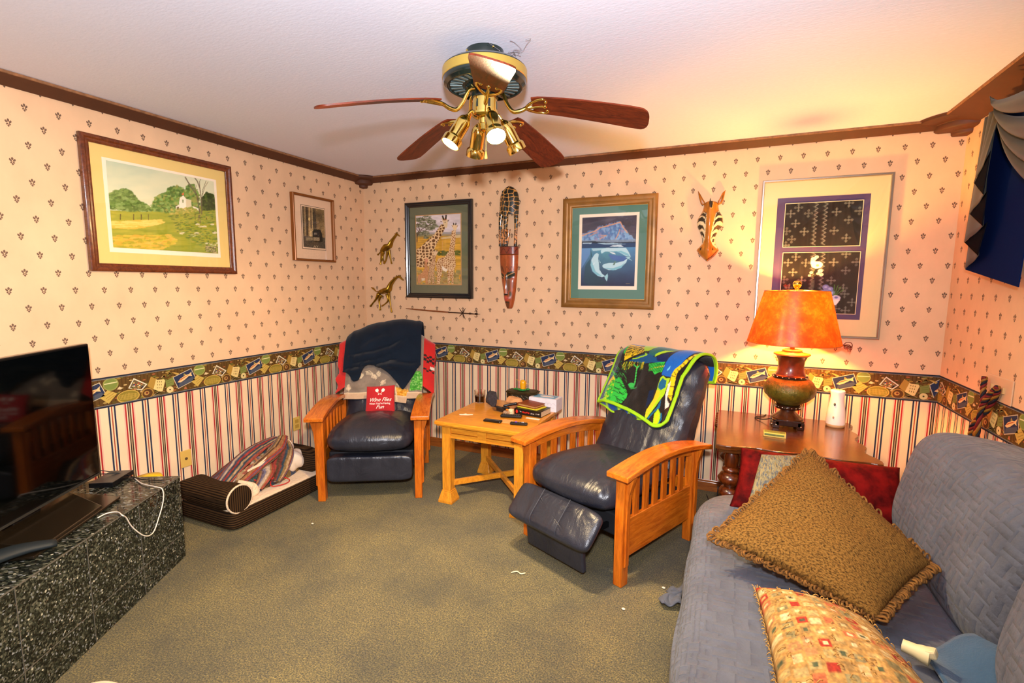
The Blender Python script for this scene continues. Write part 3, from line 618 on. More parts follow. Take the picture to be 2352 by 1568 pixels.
picture('tall print of a flower at a lace-curtained window, violet and cream mats, thin silver frame', 'b', .522, 1.659, .704, 1.005, .014,
        [(0, 0), (0, .026), (.003, .03), (.011, .03), (.014, .026), (.014, 0)], mat('frame_silver', 'a8a098', rough=.28, metal=.9), [('mat', mat('mat_cream', 'e2c690', rough=.8), -.34, .34, -.49, .49), ('mat', M_VIOLET, -.257, .245, -.385, .387)],
        [(art_orchid(0), [(0, 0), (400, 0), (400, 260), (0, 260)], (-.209, .209, .076, .349), .0035), (art_orchid(1), [(0, 0), (400, 0), (400, 370), (0, 370)], (-.204, .217, -.349, .037), .0035)], fillets)
# ================================================================== WALL SCULPTURES
M_BRASS = mat('aged_brass', 'b08a2c', rough=.32, metal=.85, mot=.45, mscale=30)
def wallpt(u0, v0, k, sx=7.47):
    """photo-crop units -> metres on the back wall"""
    return lambda x, y, d=0: (u0+x*k, D-.018-d, v0-y*k)
# two cast brass giraffes (coordinates measured on the wall plane)
def brass_giraffe(lb, spine, rad, legs, tail, head, group):
    xs = [p[0] for p in spine]; ox, oz = sum(xs)/len(xs), spine[1][1]
    t = thing('brass_giraffe', lb, 'wall ornament', (ox, D-.001, oz), group=group)
    f = lambda p, d=.016: (p[0]-ox, -d, p[1]-oz)
    b = MB(); b.tube([f(p) for p in spine], 0, 10, rr=[k*1.18 for k in rad], sub=5, flat=.55)
    for lg in legs: b.tube([f(p) for p in lg[0]], 0, 8, rr=[k*1.2 for k in lg[1]], sub=4, flat=.8)
    b.build('body', M_BRASS, t, smooth=True)
    b = MB(); b.tube([f(p) for p in head[0]], 0, 10, rr=head[1], sub=4, flat=.7)
    b.build('head', M_BRASS, t, smooth=True)
    b = MB()
    for h in head[2]: b.tube([f(h[0]), f(h[1])], 0, 6, rr=h[2], sub=1)
    b.build('horn', M_BRASS, t, smooth=True)
    b = MB(); b.tube([f(p) for p in tail[0]], 0, 8, rr=tail[1], sub=5); b.build('tail', M_BRASS, t, smooth=True)
    return t
def zc(x, y):   # crop (840,520)-(940,730) at 7.47x -> wall metres (u,v), from the camera solution
    px, py = 840+x/7.47, 520+y/7.47; cx = (px-1176)/FPX; cy = (py-784)/FPX
    d = RR*cx-UU*cy+fw; s = (D-.018)/d.y; return (d.x*s, 1.49+d.z*s)
def path(*p): return [zc(*q) for q in p]
brass_giraffe('upper brass giraffe standing with raised head, left of the black framed print', path((262, 430), (300, 400), (360, 350), (410, 330), (440, 260), (480, 200), (520, 145)), [.012, .026, .037, .03, .019, .014, .012],
    [(path((285, 430), (270, 520), (258, 610), (250, 650)), [.017, .009, .006, .009]), (path((300, 440), (285, 520), (310, 600), (325, 635)), [.014, .008, .005, .008]), (path((380, 420), (362, 500), (345, 580), (310, 635)), [.013, .008, .006, .008]), (path((400, 400), (415, 500), (435, 600), (445, 640)), [.014, .009, .006, .009])],
    (path((262, 415), (240, 450), (205, 485)), [.005, .004, .009]), (path((515, 150), (535, 130), (560, 150), (585, 165)), [.011, .013, .009, .006], [(*path((535, 120), (540, 95)), (.003, .005)), (*path((520, 130), (492, 120)), (.006, .002)), (*path((525, 118), (518, 98)), (.003, .004))]), 'brass giraffes')
brass_giraffe('lower brass giraffe galloping with lifted tail, left of the black framed print', path((225, 1130), (280, 1120), (340, 1100), (395, 1080), (425, 1000), (480, 920), (535, 870)), [.016, .033, .038, .036, .024, .018, .014],
    [(path((225, 1150), (180, 1240), (125, 1310), (80, 1370)), [.019, .010, .006, .010]), (path((265, 1180), (230, 1260), (240, 1350), (248, 1435)), [.015, .009, .006, .009]), (path((360, 1160), (385, 1260), (340, 1320), (275, 1365)), [.015, .010, .006, .007]), (path((395, 1130), (410, 1250), (430, 1380), (445, 1475)), [.016, .009, .006, .010])],
    (path((220, 1110), (175, 1110), (130, 1065), (90, 1045)), [.005, .004, .009, .003]), (path((530, 870), (575, 860), (610, 890), (645, 920)), [.014, .017, .012, .008], [(*path((570, 850), (570, 832)), (.004, .005)), (*path((590, 855), (597, 835)), (.004, .005)), (*path((545, 860), (520, 835)), (.007, .002))]), 'brass giraffes')

# stick spear
t = thing('throwing_spear', 'thin wooden spear with barbed dark iron head hung below the giraffe print', 'spear', (-2.29, D-.012, 1.238))
MB().tube([(-.381, 0, .013), (-.2, -.004, .004), (.07, -.004, -.007)], 0, 8, rr=[.003, .0065, .0065]).build('shaft', wood('spear_wood', '9a5426', '6a3212'), t, smooth=True)
b = MB(); b.tube([(.06, -.004, -.007), (.2, -.006, -.010), (.3, -.006, -.013), (.381, -.006, -.014)], 0, 8, rr=[.006, .004, .005, .001])
b.ball((.285, -.008, -.012), (.016, .006, .008), 6); b.ball((.345, -.008, -.013), (.018, .005, .009), 6)
for dx, dz in ((-.035, .045), (.03, .045), (-.035, -.03), (.028, -.052), (.004, .03), (.012, -.045)): b.tube([(.213, -.008, -.011), (.213+dx*.6, -.01, -.011+dz*.6), (.213+dx, -.008, -.011+dz)], 0, 6, rr=[.004, .003, .001])
for s in (-1, 1): b.tube([(.345, -.008, -.013), (.352, -.008, -.013+s*.022), (.335, -.008, -.013+s*.026), (.33, -.008, -.013+s*.018)], 0, 6, rr=[.003, .003, .002, .002])
b.build('spearhead', mat('dark_iron', '3a2418', rough=.4, metal=.5), t, smooth=True)

# tall African mask with a standing giraffe on top
def relief(name, rows, dep, cv, parent, m, org, n=41, feat=None, back=0):
    """rows: (v, left u, right u); rounded front of depth dep; colour from canvas with 1:1 (u,v)->canvas"""
    R_ = np.array(rows, float); N = 110; vv = np.linspace(R_[0, 0], R_[-1, 0], N); o = np.argsort(R_[:, 0])
    lu = np.interp(vv, R_[o, 0], R_[o, 1]); ru = np.interp(vv, R_[o, 0], R_[o, 2]); s = np.linspace(-1, 1, n)
    U = lu[:, None]*(1-s[None])/2+ru[:, None]*(1+s[None])/2; V_ = np.repeat(vv[:, None], n, 1); hw = (ru-lu)[:, None]/2
    wmax = hw.max(); Dp = back+dep*np.sqrt(np.clip(1-(s[None])**2, 0, 1))*np.clip(hw/wmax, .0, 1)**.5
    if feat is not None: Dp = Dp+feat(U, V_)*np.clip(1-np.abs(s[None])**6, 0, 1)
    P = np.stack([U-org[0], -Dp, V_-org[1]], -1)
    return grid(name, P, m, parent, col=cv(U, V_), smooth=True)
M_PAINTED = mat('carved_painted_wood', vc=True, rough=.32, coat=.35, mot=.12, mscale=60)
OM = (-1.652, 1.56)
t = thing('carved_mask', 'tall narrow carved wooden mask with a giraffe standing on its crown, between two prints', 'mask', (OM[0], D-.001, OM[1]))
def zm(x, y):
    px, py = 1140+x/5.227, 420+y/5.227; d = RR*((px-1176)/FPX)-UU*((py-784)/FPX)+fw; s = D/d.y; return (d.x*s, 1.49+d.z*s)
def inv(z, lo=40, hi=1520):
    pass
cvm = Canvas(40, 750, 275, 1520, .9, '8c3c1c')
cvm.A = hexc('a04c22')*(.75+.5*fbm(cvm.h, cvm.w, 60, 14, 3))[..., None]
cvm.poly([(40, 750), (275, 750), (275, 862), (40, 862)], '843420').line([(48, 768), (268, 768)], 8, '3c1c10').line([(45, 858), (270, 858)], 9, '3c180c')
cvm.line([(75, 840), (105, 790), (120, 790), (155, 845), (190, 785), (205, 785), (235, 840), (262, 790)], 6, '3c1810')
cvm.poly([(70, 1000), (90, 985), (110, 1030), (120, 1075), (90, 1060), (60, 1050)], '5a2c16', .6).line([(60, 1020), (85, 1000), (110, 1050), (122, 1075)], 5, '3a1c10').line([(130, 1075), (150, 1000), (190, 1050), (205, 1000), (230, 1040)], 5, '3a1c10')
cvm.poly([(60, 1070), (95, 1085), (122, 1110), (115, 1150), (80, 1140), (62, 1120)], '2c2c1c').poly([(130, 1110), (165, 1065), (240, 1060), (235, 1110), (190, 1145), (135, 1150)], '2c2c1c')
cvm.line([(60, 1092), (85, 1120), (110, 1135)], 7, 'd8a060').line([(140, 1125), (175, 1100), (235, 1072)], 7, 'd8a060')
cvm.poly([(116, 1110), (134, 1110), (160, 1320), (150, 1335), (105, 1335), (95, 1315)], 'b45c2c').line([(135, 1110), (160, 1320)], 6, '3a1c10').line([(118, 1110), (95, 1310)], 5, '4c2412').poly([(95, 1325), (160, 1325), (165, 1345), (100, 1345)], '2a1a12')
cvm.poly([(140, 1160), (190, 1150), (190, 1280), (165, 1300)], '4a4028', .45).ell(180, 1308, 14, 10, 'a04c28').ell(190, 1330, 14, 30, '3c4428', .7)
cvm.poly([(100, 1375), (120, 1352), (145, 1360), (180, 1380), (165, 1410), (125, 1415), (105, 1400)], 'c0503c').line([(102, 1385), (140, 1388), (180, 1380)], 4, '8a2c20').poly([(110, 1425), (180, 1420), (180, 1440), (120, 1445)], '2c281c', .8).poly([(135, 1450), (180, 1430), (170, 1500), (140, 1505)], '3a2a1c', .6)
ua, ub = zm(48, 1000)[0], zm(265, 1000)[0]; vt, vb = zm(150, 765)[1], zm(160, 1505)[1]
cm = lambda U, V: cvm.sample(48+(U-ua)/(ub-ua)*217, 765+(vt-V)/(vt-vb)*740)
fx = lambda U: 48+(U-ua)/(ub-ua)*217; fy = lambda V: 765+(vt-V)/(vt-vb)*740
def mfeat(U, V):
    X, Y = fx(U), fy(V); g = .012*np.exp(-((X-128)/22)**2)*((Y > 1100)&(Y < 1340))*np.clip((Y-1090)/150, 0, 1.2)
    g = g+.009*np.exp(-((X-140)/40)**2-((Y-1385)/30)**2)-.006*np.exp(-((Y-1125)/30)**2)*(np.abs(X-128) > 25)+.006*((Y < 862))
    return g
rows = [(zm(150, y)[1], zm(a, y)[0], zm(b_, y)[0]) for y, a, b_ in ((1505, 135, 190), (1480, 122, 205), (1400, 100, 222), (1300, 88, 236), (1200, 75, 246), (1100, 62, 254), (1000, 53, 262), (900, 48, 266), (864, 47, 266), (860, 45, 268), (770, 45, 268), (764, 46, 266))]
relief('face', rows, .042, cm, t, M_PAINTED, OM, feat=mfeat, back=.002)
# giraffe: body arch, neck and legs with hide cells
gc = Canvas(30, 30, 300, 770, 1.0, 'e09a50')
mm = np.ones((gc.h, gc.w), bool); cells(gc, (gc.Y < 560), '1f241c', 'e0a050', 52, 3, .11)
mlow = gc.Y >= 560; gc.put(mlow, 'dd9250'); rg = random.Random(2)
for i in range(260): gc.ell(rg.uniform(40, 290), rg.uniform(560, 735), 5, 7, '3a2414')
gc.put(gc.Y > 735, '1c1a14')
gcf = lambda P: gc.sample(30+(P[..., 0]-zm(30, 400)[0]+OM[0])/(zm(300, 400)[0]-zm(30, 400)[0])*270, 30+(zm(150, 30)[1]-P[..., 2]-OM[1])/(zm(150, 30)[1]-zm(150, 770)[1])*740)
def gtube(name, pts, rad, dd=.03, n=26, parent=t, flat=.8):
    b = MB(); b.tube([(zm(*p)[0]-OM[0], -dd, zm(*p)[1]-OM[1]) for p in pts], 0, n, rr=rad, sub=20, flat=flat)
    V = np.array(b.V); return mkobj(name, b.V, b.F, M_PAINTED, parent, smooth=True, col=gcf(V))
k = .00089
rows = [(zm(160, y)[1], zm(a, y)[0], zm(b_, y)[0]) for y, a, b_ in ((45, 158, 182), (60, 128, 212), (85, 105, 240), (110, 84, 258), (150, 65, 272), (200, 56, 280), (270, 54, 280), (340, 54, 276), (385, 54, 274))]
relief('giraffe_body', rows, .05, lambda U, V_: gcf(np.stack([U-OM[0], U*0, V_-OM[1]], -1)), t, M_PAINTED, OM, n=61, back=.012)
gtube('giraffe_neck', [(120, 110), (132, 200), (142, 320), (150, 450), (140, 600)], [.014, .024, .027, .024, .014], .056)
gtube('giraffe_leg', [(84, 335), (70, 420), (62, 520), (60, 640), (61, 762)], [.020, .018, .013, .012, .012], .022)
gtube('giraffe_leg', [(243, 335), (251, 420), (250, 520), (246, 640), (242, 762)], [.022, .021, .017, .015, .016], .022)
gtube('giraffe_leg', [(112, 560), (112, 660), (112, 762)], [.01, .010, .010], .05)
gtube('giraffe_leg', [(140, 560), (142, 660), (144, 762)], [.012, .014, .012], .05)
gtube('giraffe_leg', [(175, 560), (165, 660), (150, 762)], [.016, .014, .010], .044)

# carved zebra head
OZ = (-.139, 1.86)
t = thing('zebra_head_carving', 'carved wooden zebra head with pointed ears and black-white cheeks, on back wall', 'wall ornament', (OZ[0], D-.001, OZ[1]))
def zz(x, y):
    px, py = 1570+x/7.84, 420+y/7.84; d = RR*((px-1176)/FPX)-UU*((py-784)/FPX)+fw; s = D/d.y; return (d.x*s, 1.49+d.z*s)
cz = Canvas(220, 280, 730, 1420, .5, 'b86a1c'); cz.A = hexc('c07422')*(.72+.5*fbm(cz.h, cz.w, 60, 12, 5))[..., None]
for s, P in ((1, [(345, 520), (395, 560), (410, 700), (400, 1000), (330, 1130), (270, 1170), (235, 1000), (230, 700)]), (-1, [(640, 500), (590, 540), (550, 650), (520, 850), (500, 1020), (540, 1120), (620, 1180), (735, 900), (735, 600)])):
    cz.poly(P, 'ecd2a0')
for P in ([(290, 590), (345, 535), (395, 580), (415, 690), (380, 620), (330, 590)], [(240, 720), (270, 640), (330, 610), (385, 660), (405, 770), (350, 700), (290, 690)], [(250, 790), (290, 750), (350, 770), (395, 870), (340, 820), (280, 850), (255, 830)], [(300, 885), (340, 870), (380, 930), (390, 1000), (350, 940), (322, 952)], [(335, 1000), (355, 995), (372, 1040), (355, 1085), (338, 1060)],
          [(560, 640), (590, 560), (640, 520), (685, 600), (620, 600), (570, 650), (545, 700)], [(535, 800), (560, 700), (620, 640), (690, 640), (715, 740), (650, 700), (590, 720), (545, 790)], [(520, 910), (560, 810), (620, 770), (690, 790), (650, 870), (600, 840), (560, 860)], [(510, 1015), (540, 930), (590, 895), (615, 910), (580, 970), (545, 975)], [(530, 1070), (540, 1015), (570, 1010), (560, 1070)], [(570, 1095), (585, 1100), (600, 1145)]): cz.poly(P, '33281c')
cz.poly([(465, 350), (485, 285), (505, 330), (510, 400), (500, 455), (483, 475), (465, 440)], '2a1c10').line([(455, 350), (462, 450), (483, 482), (508, 450), (516, 370)], 6, 'e0b470').line([(408, 560), (398, 1000), (360, 1100), (280, 1170)], 7, 'f0dcb0').line([(575, 560), (510, 900), (502, 1030), (560, 1130), (620, 1185)], 7, 'f0dcb0')
cz.ell(395, 565, 14, 22, '2a1c10').ell(392, 560, 5, 10, 'e8e0d0').ell(585, 560, 14, 20, '2a1c10').ell(582, 566, 5, 10, 'e8e0d0').poly([(310, 1180), (350, 1150), (345, 1200), (320, 1225)], '3a2210').poly([(540, 1160), (560, 1180), (560, 1220), (545, 1215)], '3a2210').line([(235, 1215), (330, 1330), (425, 1405), (540, 1330), (635, 1215)], 14, '5c2c10').line([(350, 515), (400, 545)], 10, '5c3010').line([(630, 500), (590, 540)], 10, '5c3010')
czf = lambda U, V: cz.sample(220+(U-zz(220, 850)[0])/(zz(730, 850)[0]-zz(220, 850)[0])*510, 280+(zz(450, 280)[1]-V)/(zz(450, 280)[1]-zz(450, 1420)[1])*1140)
rows = [(zz(450, y)[1], zz(a, y)[0], zz(b_, y)[0]) for y, a, b_ in ((1408, 410, 440), (1370, 365, 495), (1320, 315, 555), (1260, 265, 605), (1215, 236, 637), (1185, 250, 620), (1150, 290, 600), (1090, 335, 575), (1020, 338, 566), (960, 325, 575), (900, 300, 610), (840, 275, 645), (780, 250, 695), (720, 242, 712), (660, 252, 712), (600, 285, 695), (540, 325, 655), (500, 345, 637), (440, 362, 628), (390, 372, 628), (352, 395, 600), (345, 420, 560))]
def zf(U, V):
    X = 220+(U-zz(220, 850)[0])/(zz(730, 850)[0]-zz(220, 850)[0])*510; return .014*np.exp(-((X-470)/60)**2)
relief('head', rows, .05, czf, t, M_PAINTED, OZ, feat=zf, back=.004)
M_EARW = mat('ear_wood', 'b06818', rough=.35, mot=.3, mscale=20)
for P in ([(262, 148), (300, 200), (350, 290), (385, 350), (380, 400), (345, 405), (310, 375), (280, 270)], [(757, 135), (700, 190), (650, 290), (615, 350), (630, 400), (690, 370), (725, 280)]):
    b = MB(); Q = [(zz(*p)[0]-OZ[0], -.012, zz(*p)[1]-OZ[1]) for p in P]; cx = sum(q[0] for q in Q)/len(Q); czz = sum(q[2] for q in Q)/len(Q)
    n = len(Q); V = [(q[0], -.004, q[2]) for q in Q]+[(q[0], -.022, q[2]) for q in Q]+[(cx+(q[0]-cx)*.72, -.026, czz+(q[2]-czz)*.8) for q in Q]+[(cx, -.015, czz)]
    b.add(V, [(i, (i+1) % n, n+(i+1) % n, n+i) for i in range(n)]+[(n+i, n+(i+1) % n, 2*n+(i+1) % n, 2*n+i) for i in range(n)]+[(2*n+i, 2*n+(i+1) % n, 3*n) for i in range(n)]); b.build('ear', M_EARW, t, auto=60)
b = MB(); b.tube([(zz(487, 288)[0]-OZ[0], -.035, zz(487, 288)[1]-OZ[1]), (zz(486, 380)[0]-OZ[0], -.068, zz(486, 380)[1]-OZ[1]), (zz(484, 465)[0]-OZ[0], -.07, zz(484, 465)[1]-OZ[1])], 0, 8, rr=[.001, .006, .002]); b.build('mane_tuft', mat('mane_dark', '2a1c10', rough=.4), t, smooth=True)

# ================================================================== CEILING FAN
M_BLK = mat('fan_black_enamel', '14201c', rough=.16, coat=.6)
M_GOLD = mat('polished_brass', 'ecce70', rough=.13, metal=1)
M_BAND = mat('brass_band', 'd8b858', rough=.3, metal=.7)
M_BLADE = wood('blade_rosewood', '7a2f12', '42150a', rough=.42, axis='x', coat=0); M_BLADE.node_tree.nodes['Principled BSDF'].inputs['Specular IOR Level'].default_value = .22
t = fan = thing('ceiling_fan', 'black and brass ceiling fan with five dark wood blades and four spotlights', 'ceiling fan', (FC[0], FC[1], ZC))
MB().lathe([(.001, -.001), (.078, -.001), (.078, -.028), (.073, -.040), (.06, -.047), (.001, -.047)], n=40).build('canopy', M_BLK, t, auto=35)
for i in range(4): MB().ball((.079*cos(i*pi/2+.9), .079*sin(i*pi/2+.9), -.012), .005, 6).build('canopy_screw', M_GOLD, t, smooth=True)
hb = MB().lathe([(.001, -.04), (.04, -.045), (.045, -.055), (.12, -.058), (.16, -.064), (.172, -.074), (.172, -.118), (.168, -.132), (.155, -.142), (.15, -.142), (.148, -.134), (.08, -.134), (.08, -.15), (.055, -.158), (.055, -.185), (.001, -.186)], n=56)
h = hb.build('motor_housing', M_BLK, t, auto=35)
MB().lathe([(.1725, -.077), (.1745, -.079), (.1745, -.113), (.1725, -.115)], n=56, cap=False).build('brass_band', M_BAND, h, auto=35)
b = MB()
for i in range(26):
    a = 2*pi*i/26; b.box((.118*cos(a), .118*sin(a), -.1365), (.05, .011, .004), (0, 0, a))
b.build('vent', mat('vent_slot', '6c7c7c', rough=.25, metal=.4), h, bevel=.001)
a0 = radians(-311.413+180)
for kk in range(5):
    a = a0+kk*2*pi/5; e = thing('blade', None, None, (0, 0, -.305), a, rot=None); e.parent = t
    # the blade itself: rounded plank, pitched
    out = [(.20, -.052), (.22, -.056), (.40, -.066), (.60, -.073), (.635, -.07), (.655, -.05), (.661, -.02), (.661, .02), (.655, .05), (.635, .07), (.60, .073), (.40, .066), (.22, .056), (.20, .052)]
    xs_ = np.concatenate([np.linspace(.20, .62, 16), [.635, .648, .655, .659, .661]]); wd = np.interp(xs_, [.20, .215, .40, .60, .635, .648, .655, .659, .661], [.050, .056, .066, .073, .070, .060, .048, .034, .02]); zs_ = -.092*((xs_-.2)/.461)**1.25
    V = []; F = []; m_ = len(xs_)
    for x_, w_, z_ in zip(xs_, wd, zs_): V += [(x_, -w_, z_-.003), (x_, w_, z_-.003), (x_, w_, z_+.003), (x_, -w_, z_+.003)]
    for i in range(m_-1): F += [(i*4+k, i*4+(k+1) % 4, i*4+4+(k+1) % 4, i*4+4+k) for k in range(4)]
    F += [(3, 2, 1, 0), tuple((m_-1)*4+k for k in range(4))]
    bl = mkobj('blade', V, F, M_BLADE, t, auto=40)
    bpy.data.objects.remove(e)
    bl.location = (0, 0, -.300); bl.rotation_mode = 'XYZ'
    bl.matrix_local = Matrix.Translation((0, 0, -.221))@Matrix.Rotation(a, 4, 'Z')@Matrix.Rotation(radians(-13), 4, 'X')
    b = MB(); z = -.006
    b.tube([(.05, 0, .066), (.075, 0, .055), (.095, 0, .01), (.12, 0, -.022), (.15, 0, -.022), (.18, 0, -.01), (.20, 0, z)], 0, 8, rr=[.009, .008, .008, .009, .008, .006], sub=5)
    for s in (-1, 1):
        b.tube([(.17, 0, -.012), (.19, s*.022, -.01), (.215, s*.040, -.008), (.245, s*.048, -.007), (.262, s*.040, -.007), (.258, s*.030, -.007)], 0, 8, rr=[.006, .006, .005, .005, .005, .006], sub=5)
        b.ball((.258, s*.030, -.008), .008, 6)
    b.tube([(.17, 0, -.012), (.22, 0, -.008), (.25, 0, -.007)], 0, 8, rr=[.006, .005, .005]); b.ball((.252, 0, -.008), .009, 6)
    b.build('blade_iron', M_GOLD, bl, smooth=True)
b = MB().lathe([(.001, -.18), (.05, -.182), (.05, -.24), (.056, -.243), (.056, -.252), (.045, -.26), (.026, -.264), (.026, -.285), (.03, -.288), (.028, -.31), (.012, -.318), (.001, -.32)], n=36)
lk = b.build('light_kit', M_GOLD, t, auto=35)
for i in range(6):
    a = i*pi/3+.3; MB().box((.0505*cos(a), .0505*sin(a), -.212), (.002, .010, .03), (0, 0, a)).build('slot', M_BLK, lk)
rv = np.array([cos(YAW), sin(YAW)]); fv = np.array([-sin(YAW), cos(YAW)])
M_BULB_ON = mat('lit_bulb_face', 'ffe2b8', emis=38); M_BULB_ON2 = mat('lit_bulb_face_white', 'fff2d8', emis=45); M_BULB_OFF = mat('unlit_bulb_face', 'b8b0a0', rough=.2)
SPOTS = []
for i, dv in enumerate((-.94*rv-.35*fv, -.35*rv+.94*fv, .35*rv-.94*fv, .94*rv+.35*fv)):
    base_ = np.array([*(dv*.082), -.272]); tip = np.array([*(dv*.148), -.380])
    if i == 2: tip = np.array([*(dv*.150), -.374])
    d = tip-base_; ln = np.linalg.norm(d); d /= ln; x = np.cross(d, (0, 0, 1)); x /= np.linalg.norm(x); y = np.cross(d, x); M3 = np.array([x, y, d]).T
    lb = None
    sp = MB().lathe([(.001, -.012), (.012, -.010), (.022, 0), (.029, .015), (.031, .03), (.031, .088), (.038, .094), (.041, .10), (.041, ln), (.038, ln), (.036, .10), (.001, .095)], base_, 28, M=M3).build('spotlight', M_GOLD, t, auto=35)
    MB().lathe([(.001, ln-.006), (.02, ln-.007), (.036, ln-.012)], base_, 28, M=M3, cap=False).build('bulb', (M_BULB_ON, M_BULB_OFF, M_BULB_ON2, M_BULB_OFF)[i], sp, auto=60)
    MB().tube([(dv[0]*.03, dv[1]*.03, -.255), (dv[0]*.055, dv[1]*.055, -.238), tuple(base_-d*.004)], .006, 8).ball(base_-d*.008, .011, 8).build('knuckle', M_GOLD, sp, smooth=True)
    if i in (0, 2):
        q = tip+d*.012+np.array([FC[0], FC[1], ZC]); o = light('fan_bulb_light', 'SPOT', q, (110, 0, 115, 0)[i], (1, .70, .34) if i == 0 else (1, .76, .44), .036, spot_size=radians(164), spot_blend=.55)
        aim(o, q+d)
MB().tube([(.02, -.03, -.30), (.021, -.031, -.36), (.021, -.031, -.405)], .0012, 6).build('pull_chain', M_GOLD, t)
MB().lathe([(.001, -.402), (.003, -.404), (.007, -.428), (.006, -.433), (.001, -.434)], (.021, -.031, 0), 12).build('chain_pull', mat('pull_amber', 'f0c860', rough=.3), t, auto=60)
# ================================================================== RECLINERS
M_OAK = wood('mission_cherry', 'dc7418', 'b04a0a', rough=.3, axis='z', coat=.35)
M_OAKX = wood('mission_cherry_board', 'e07a1c', 'b04e0c', rough=.26, axis='y', coat=.45)
def leather(name, c, sc=7, d=.014):
    m = bpy.data.materials.new(name); m.use_nodes = True; nt = m.node_tree; b = nt.nodes['Principled BSDF']
    v = coords(nt, 'o', (1.6, .7, 1)); f = noise(nt, v, sc, 3, .5, .6); g = noise(nt, coords(nt, 'o', 1), 240, 2, .5)
    nt.links.new(ramp(nt, noise(nt, v, 4, 3), [(.3, c), (.7, '2c2e38')]), b.inputs['Base Color'])
    b.inputs['Roughness'].default_value = .3; b.inputs['Specular IOR Level'].default_value = .55
    b1 = nt.nodes.new('ShaderNodeBump'); b1.inputs['Distance'].default_value = .0008; nt.links.new(g, b1.inputs['Height'])
    b2 = nt.nodes.new('ShaderNodeBump'); b2.inputs['Distance'].default_value = d; b2.inputs['Strength'].default_value = .8; nt.links.new(f, b2.inputs['Height']); nt.links.new(b1.outputs[0], b2.inputs['Normal']); nt.links.new(b2.outputs[0], b.inputs['Normal']); return m
M_LEATH = leather('navy_leather', '20222c'); M_UNDER = mat('dark_underside', '14151a', rough=.7)
M_SEAM = mat('leather_seam', '3a3c46', rough=.5)
RT = .08
FTOP = np.array([.50, .985]); DIR = np.array([.50-.15, .985-.43]); DIR = DIR/np.linalg.norm(DIR); NF = np.array([-DIR[1], DIR[0]])
def backpath(s, off=0):
    """arc length along the backrest profile (0 = top, negative = front) -> local (y,z)"""
    r = RT+off; a = r*pi/2; Ct = FTOP-NF*RT; s = np.asarray(s, float); out = np.zeros(s.shape+(2,))
    th = np.clip(s/r, -pi/2, pi/2)            # angle from the top, towards front negative
    out[:] = Ct; top = DIR; out = out+r*(np.cos(th)[..., None]*top-np.sin(th)[..., None]*NF)
    ex = np.where(s < -a, s+a, 0); out = out+ex[..., None]*DIR
    ex2 = np.where(s > a, s-a, 0); out = out-ex2[..., None]*(DIR*.7+np.array([0, .3]))
    return out
def wrinkle(P, amp, f, seed=0): return amp*(np.sin(P[..., 0]*f+seed)*np.cos(P[..., 2]*f*1.3+seed*2)+.5*np.sin(P[..., 1]*f*2.1+P[..., 0]*f*1.7+seed))
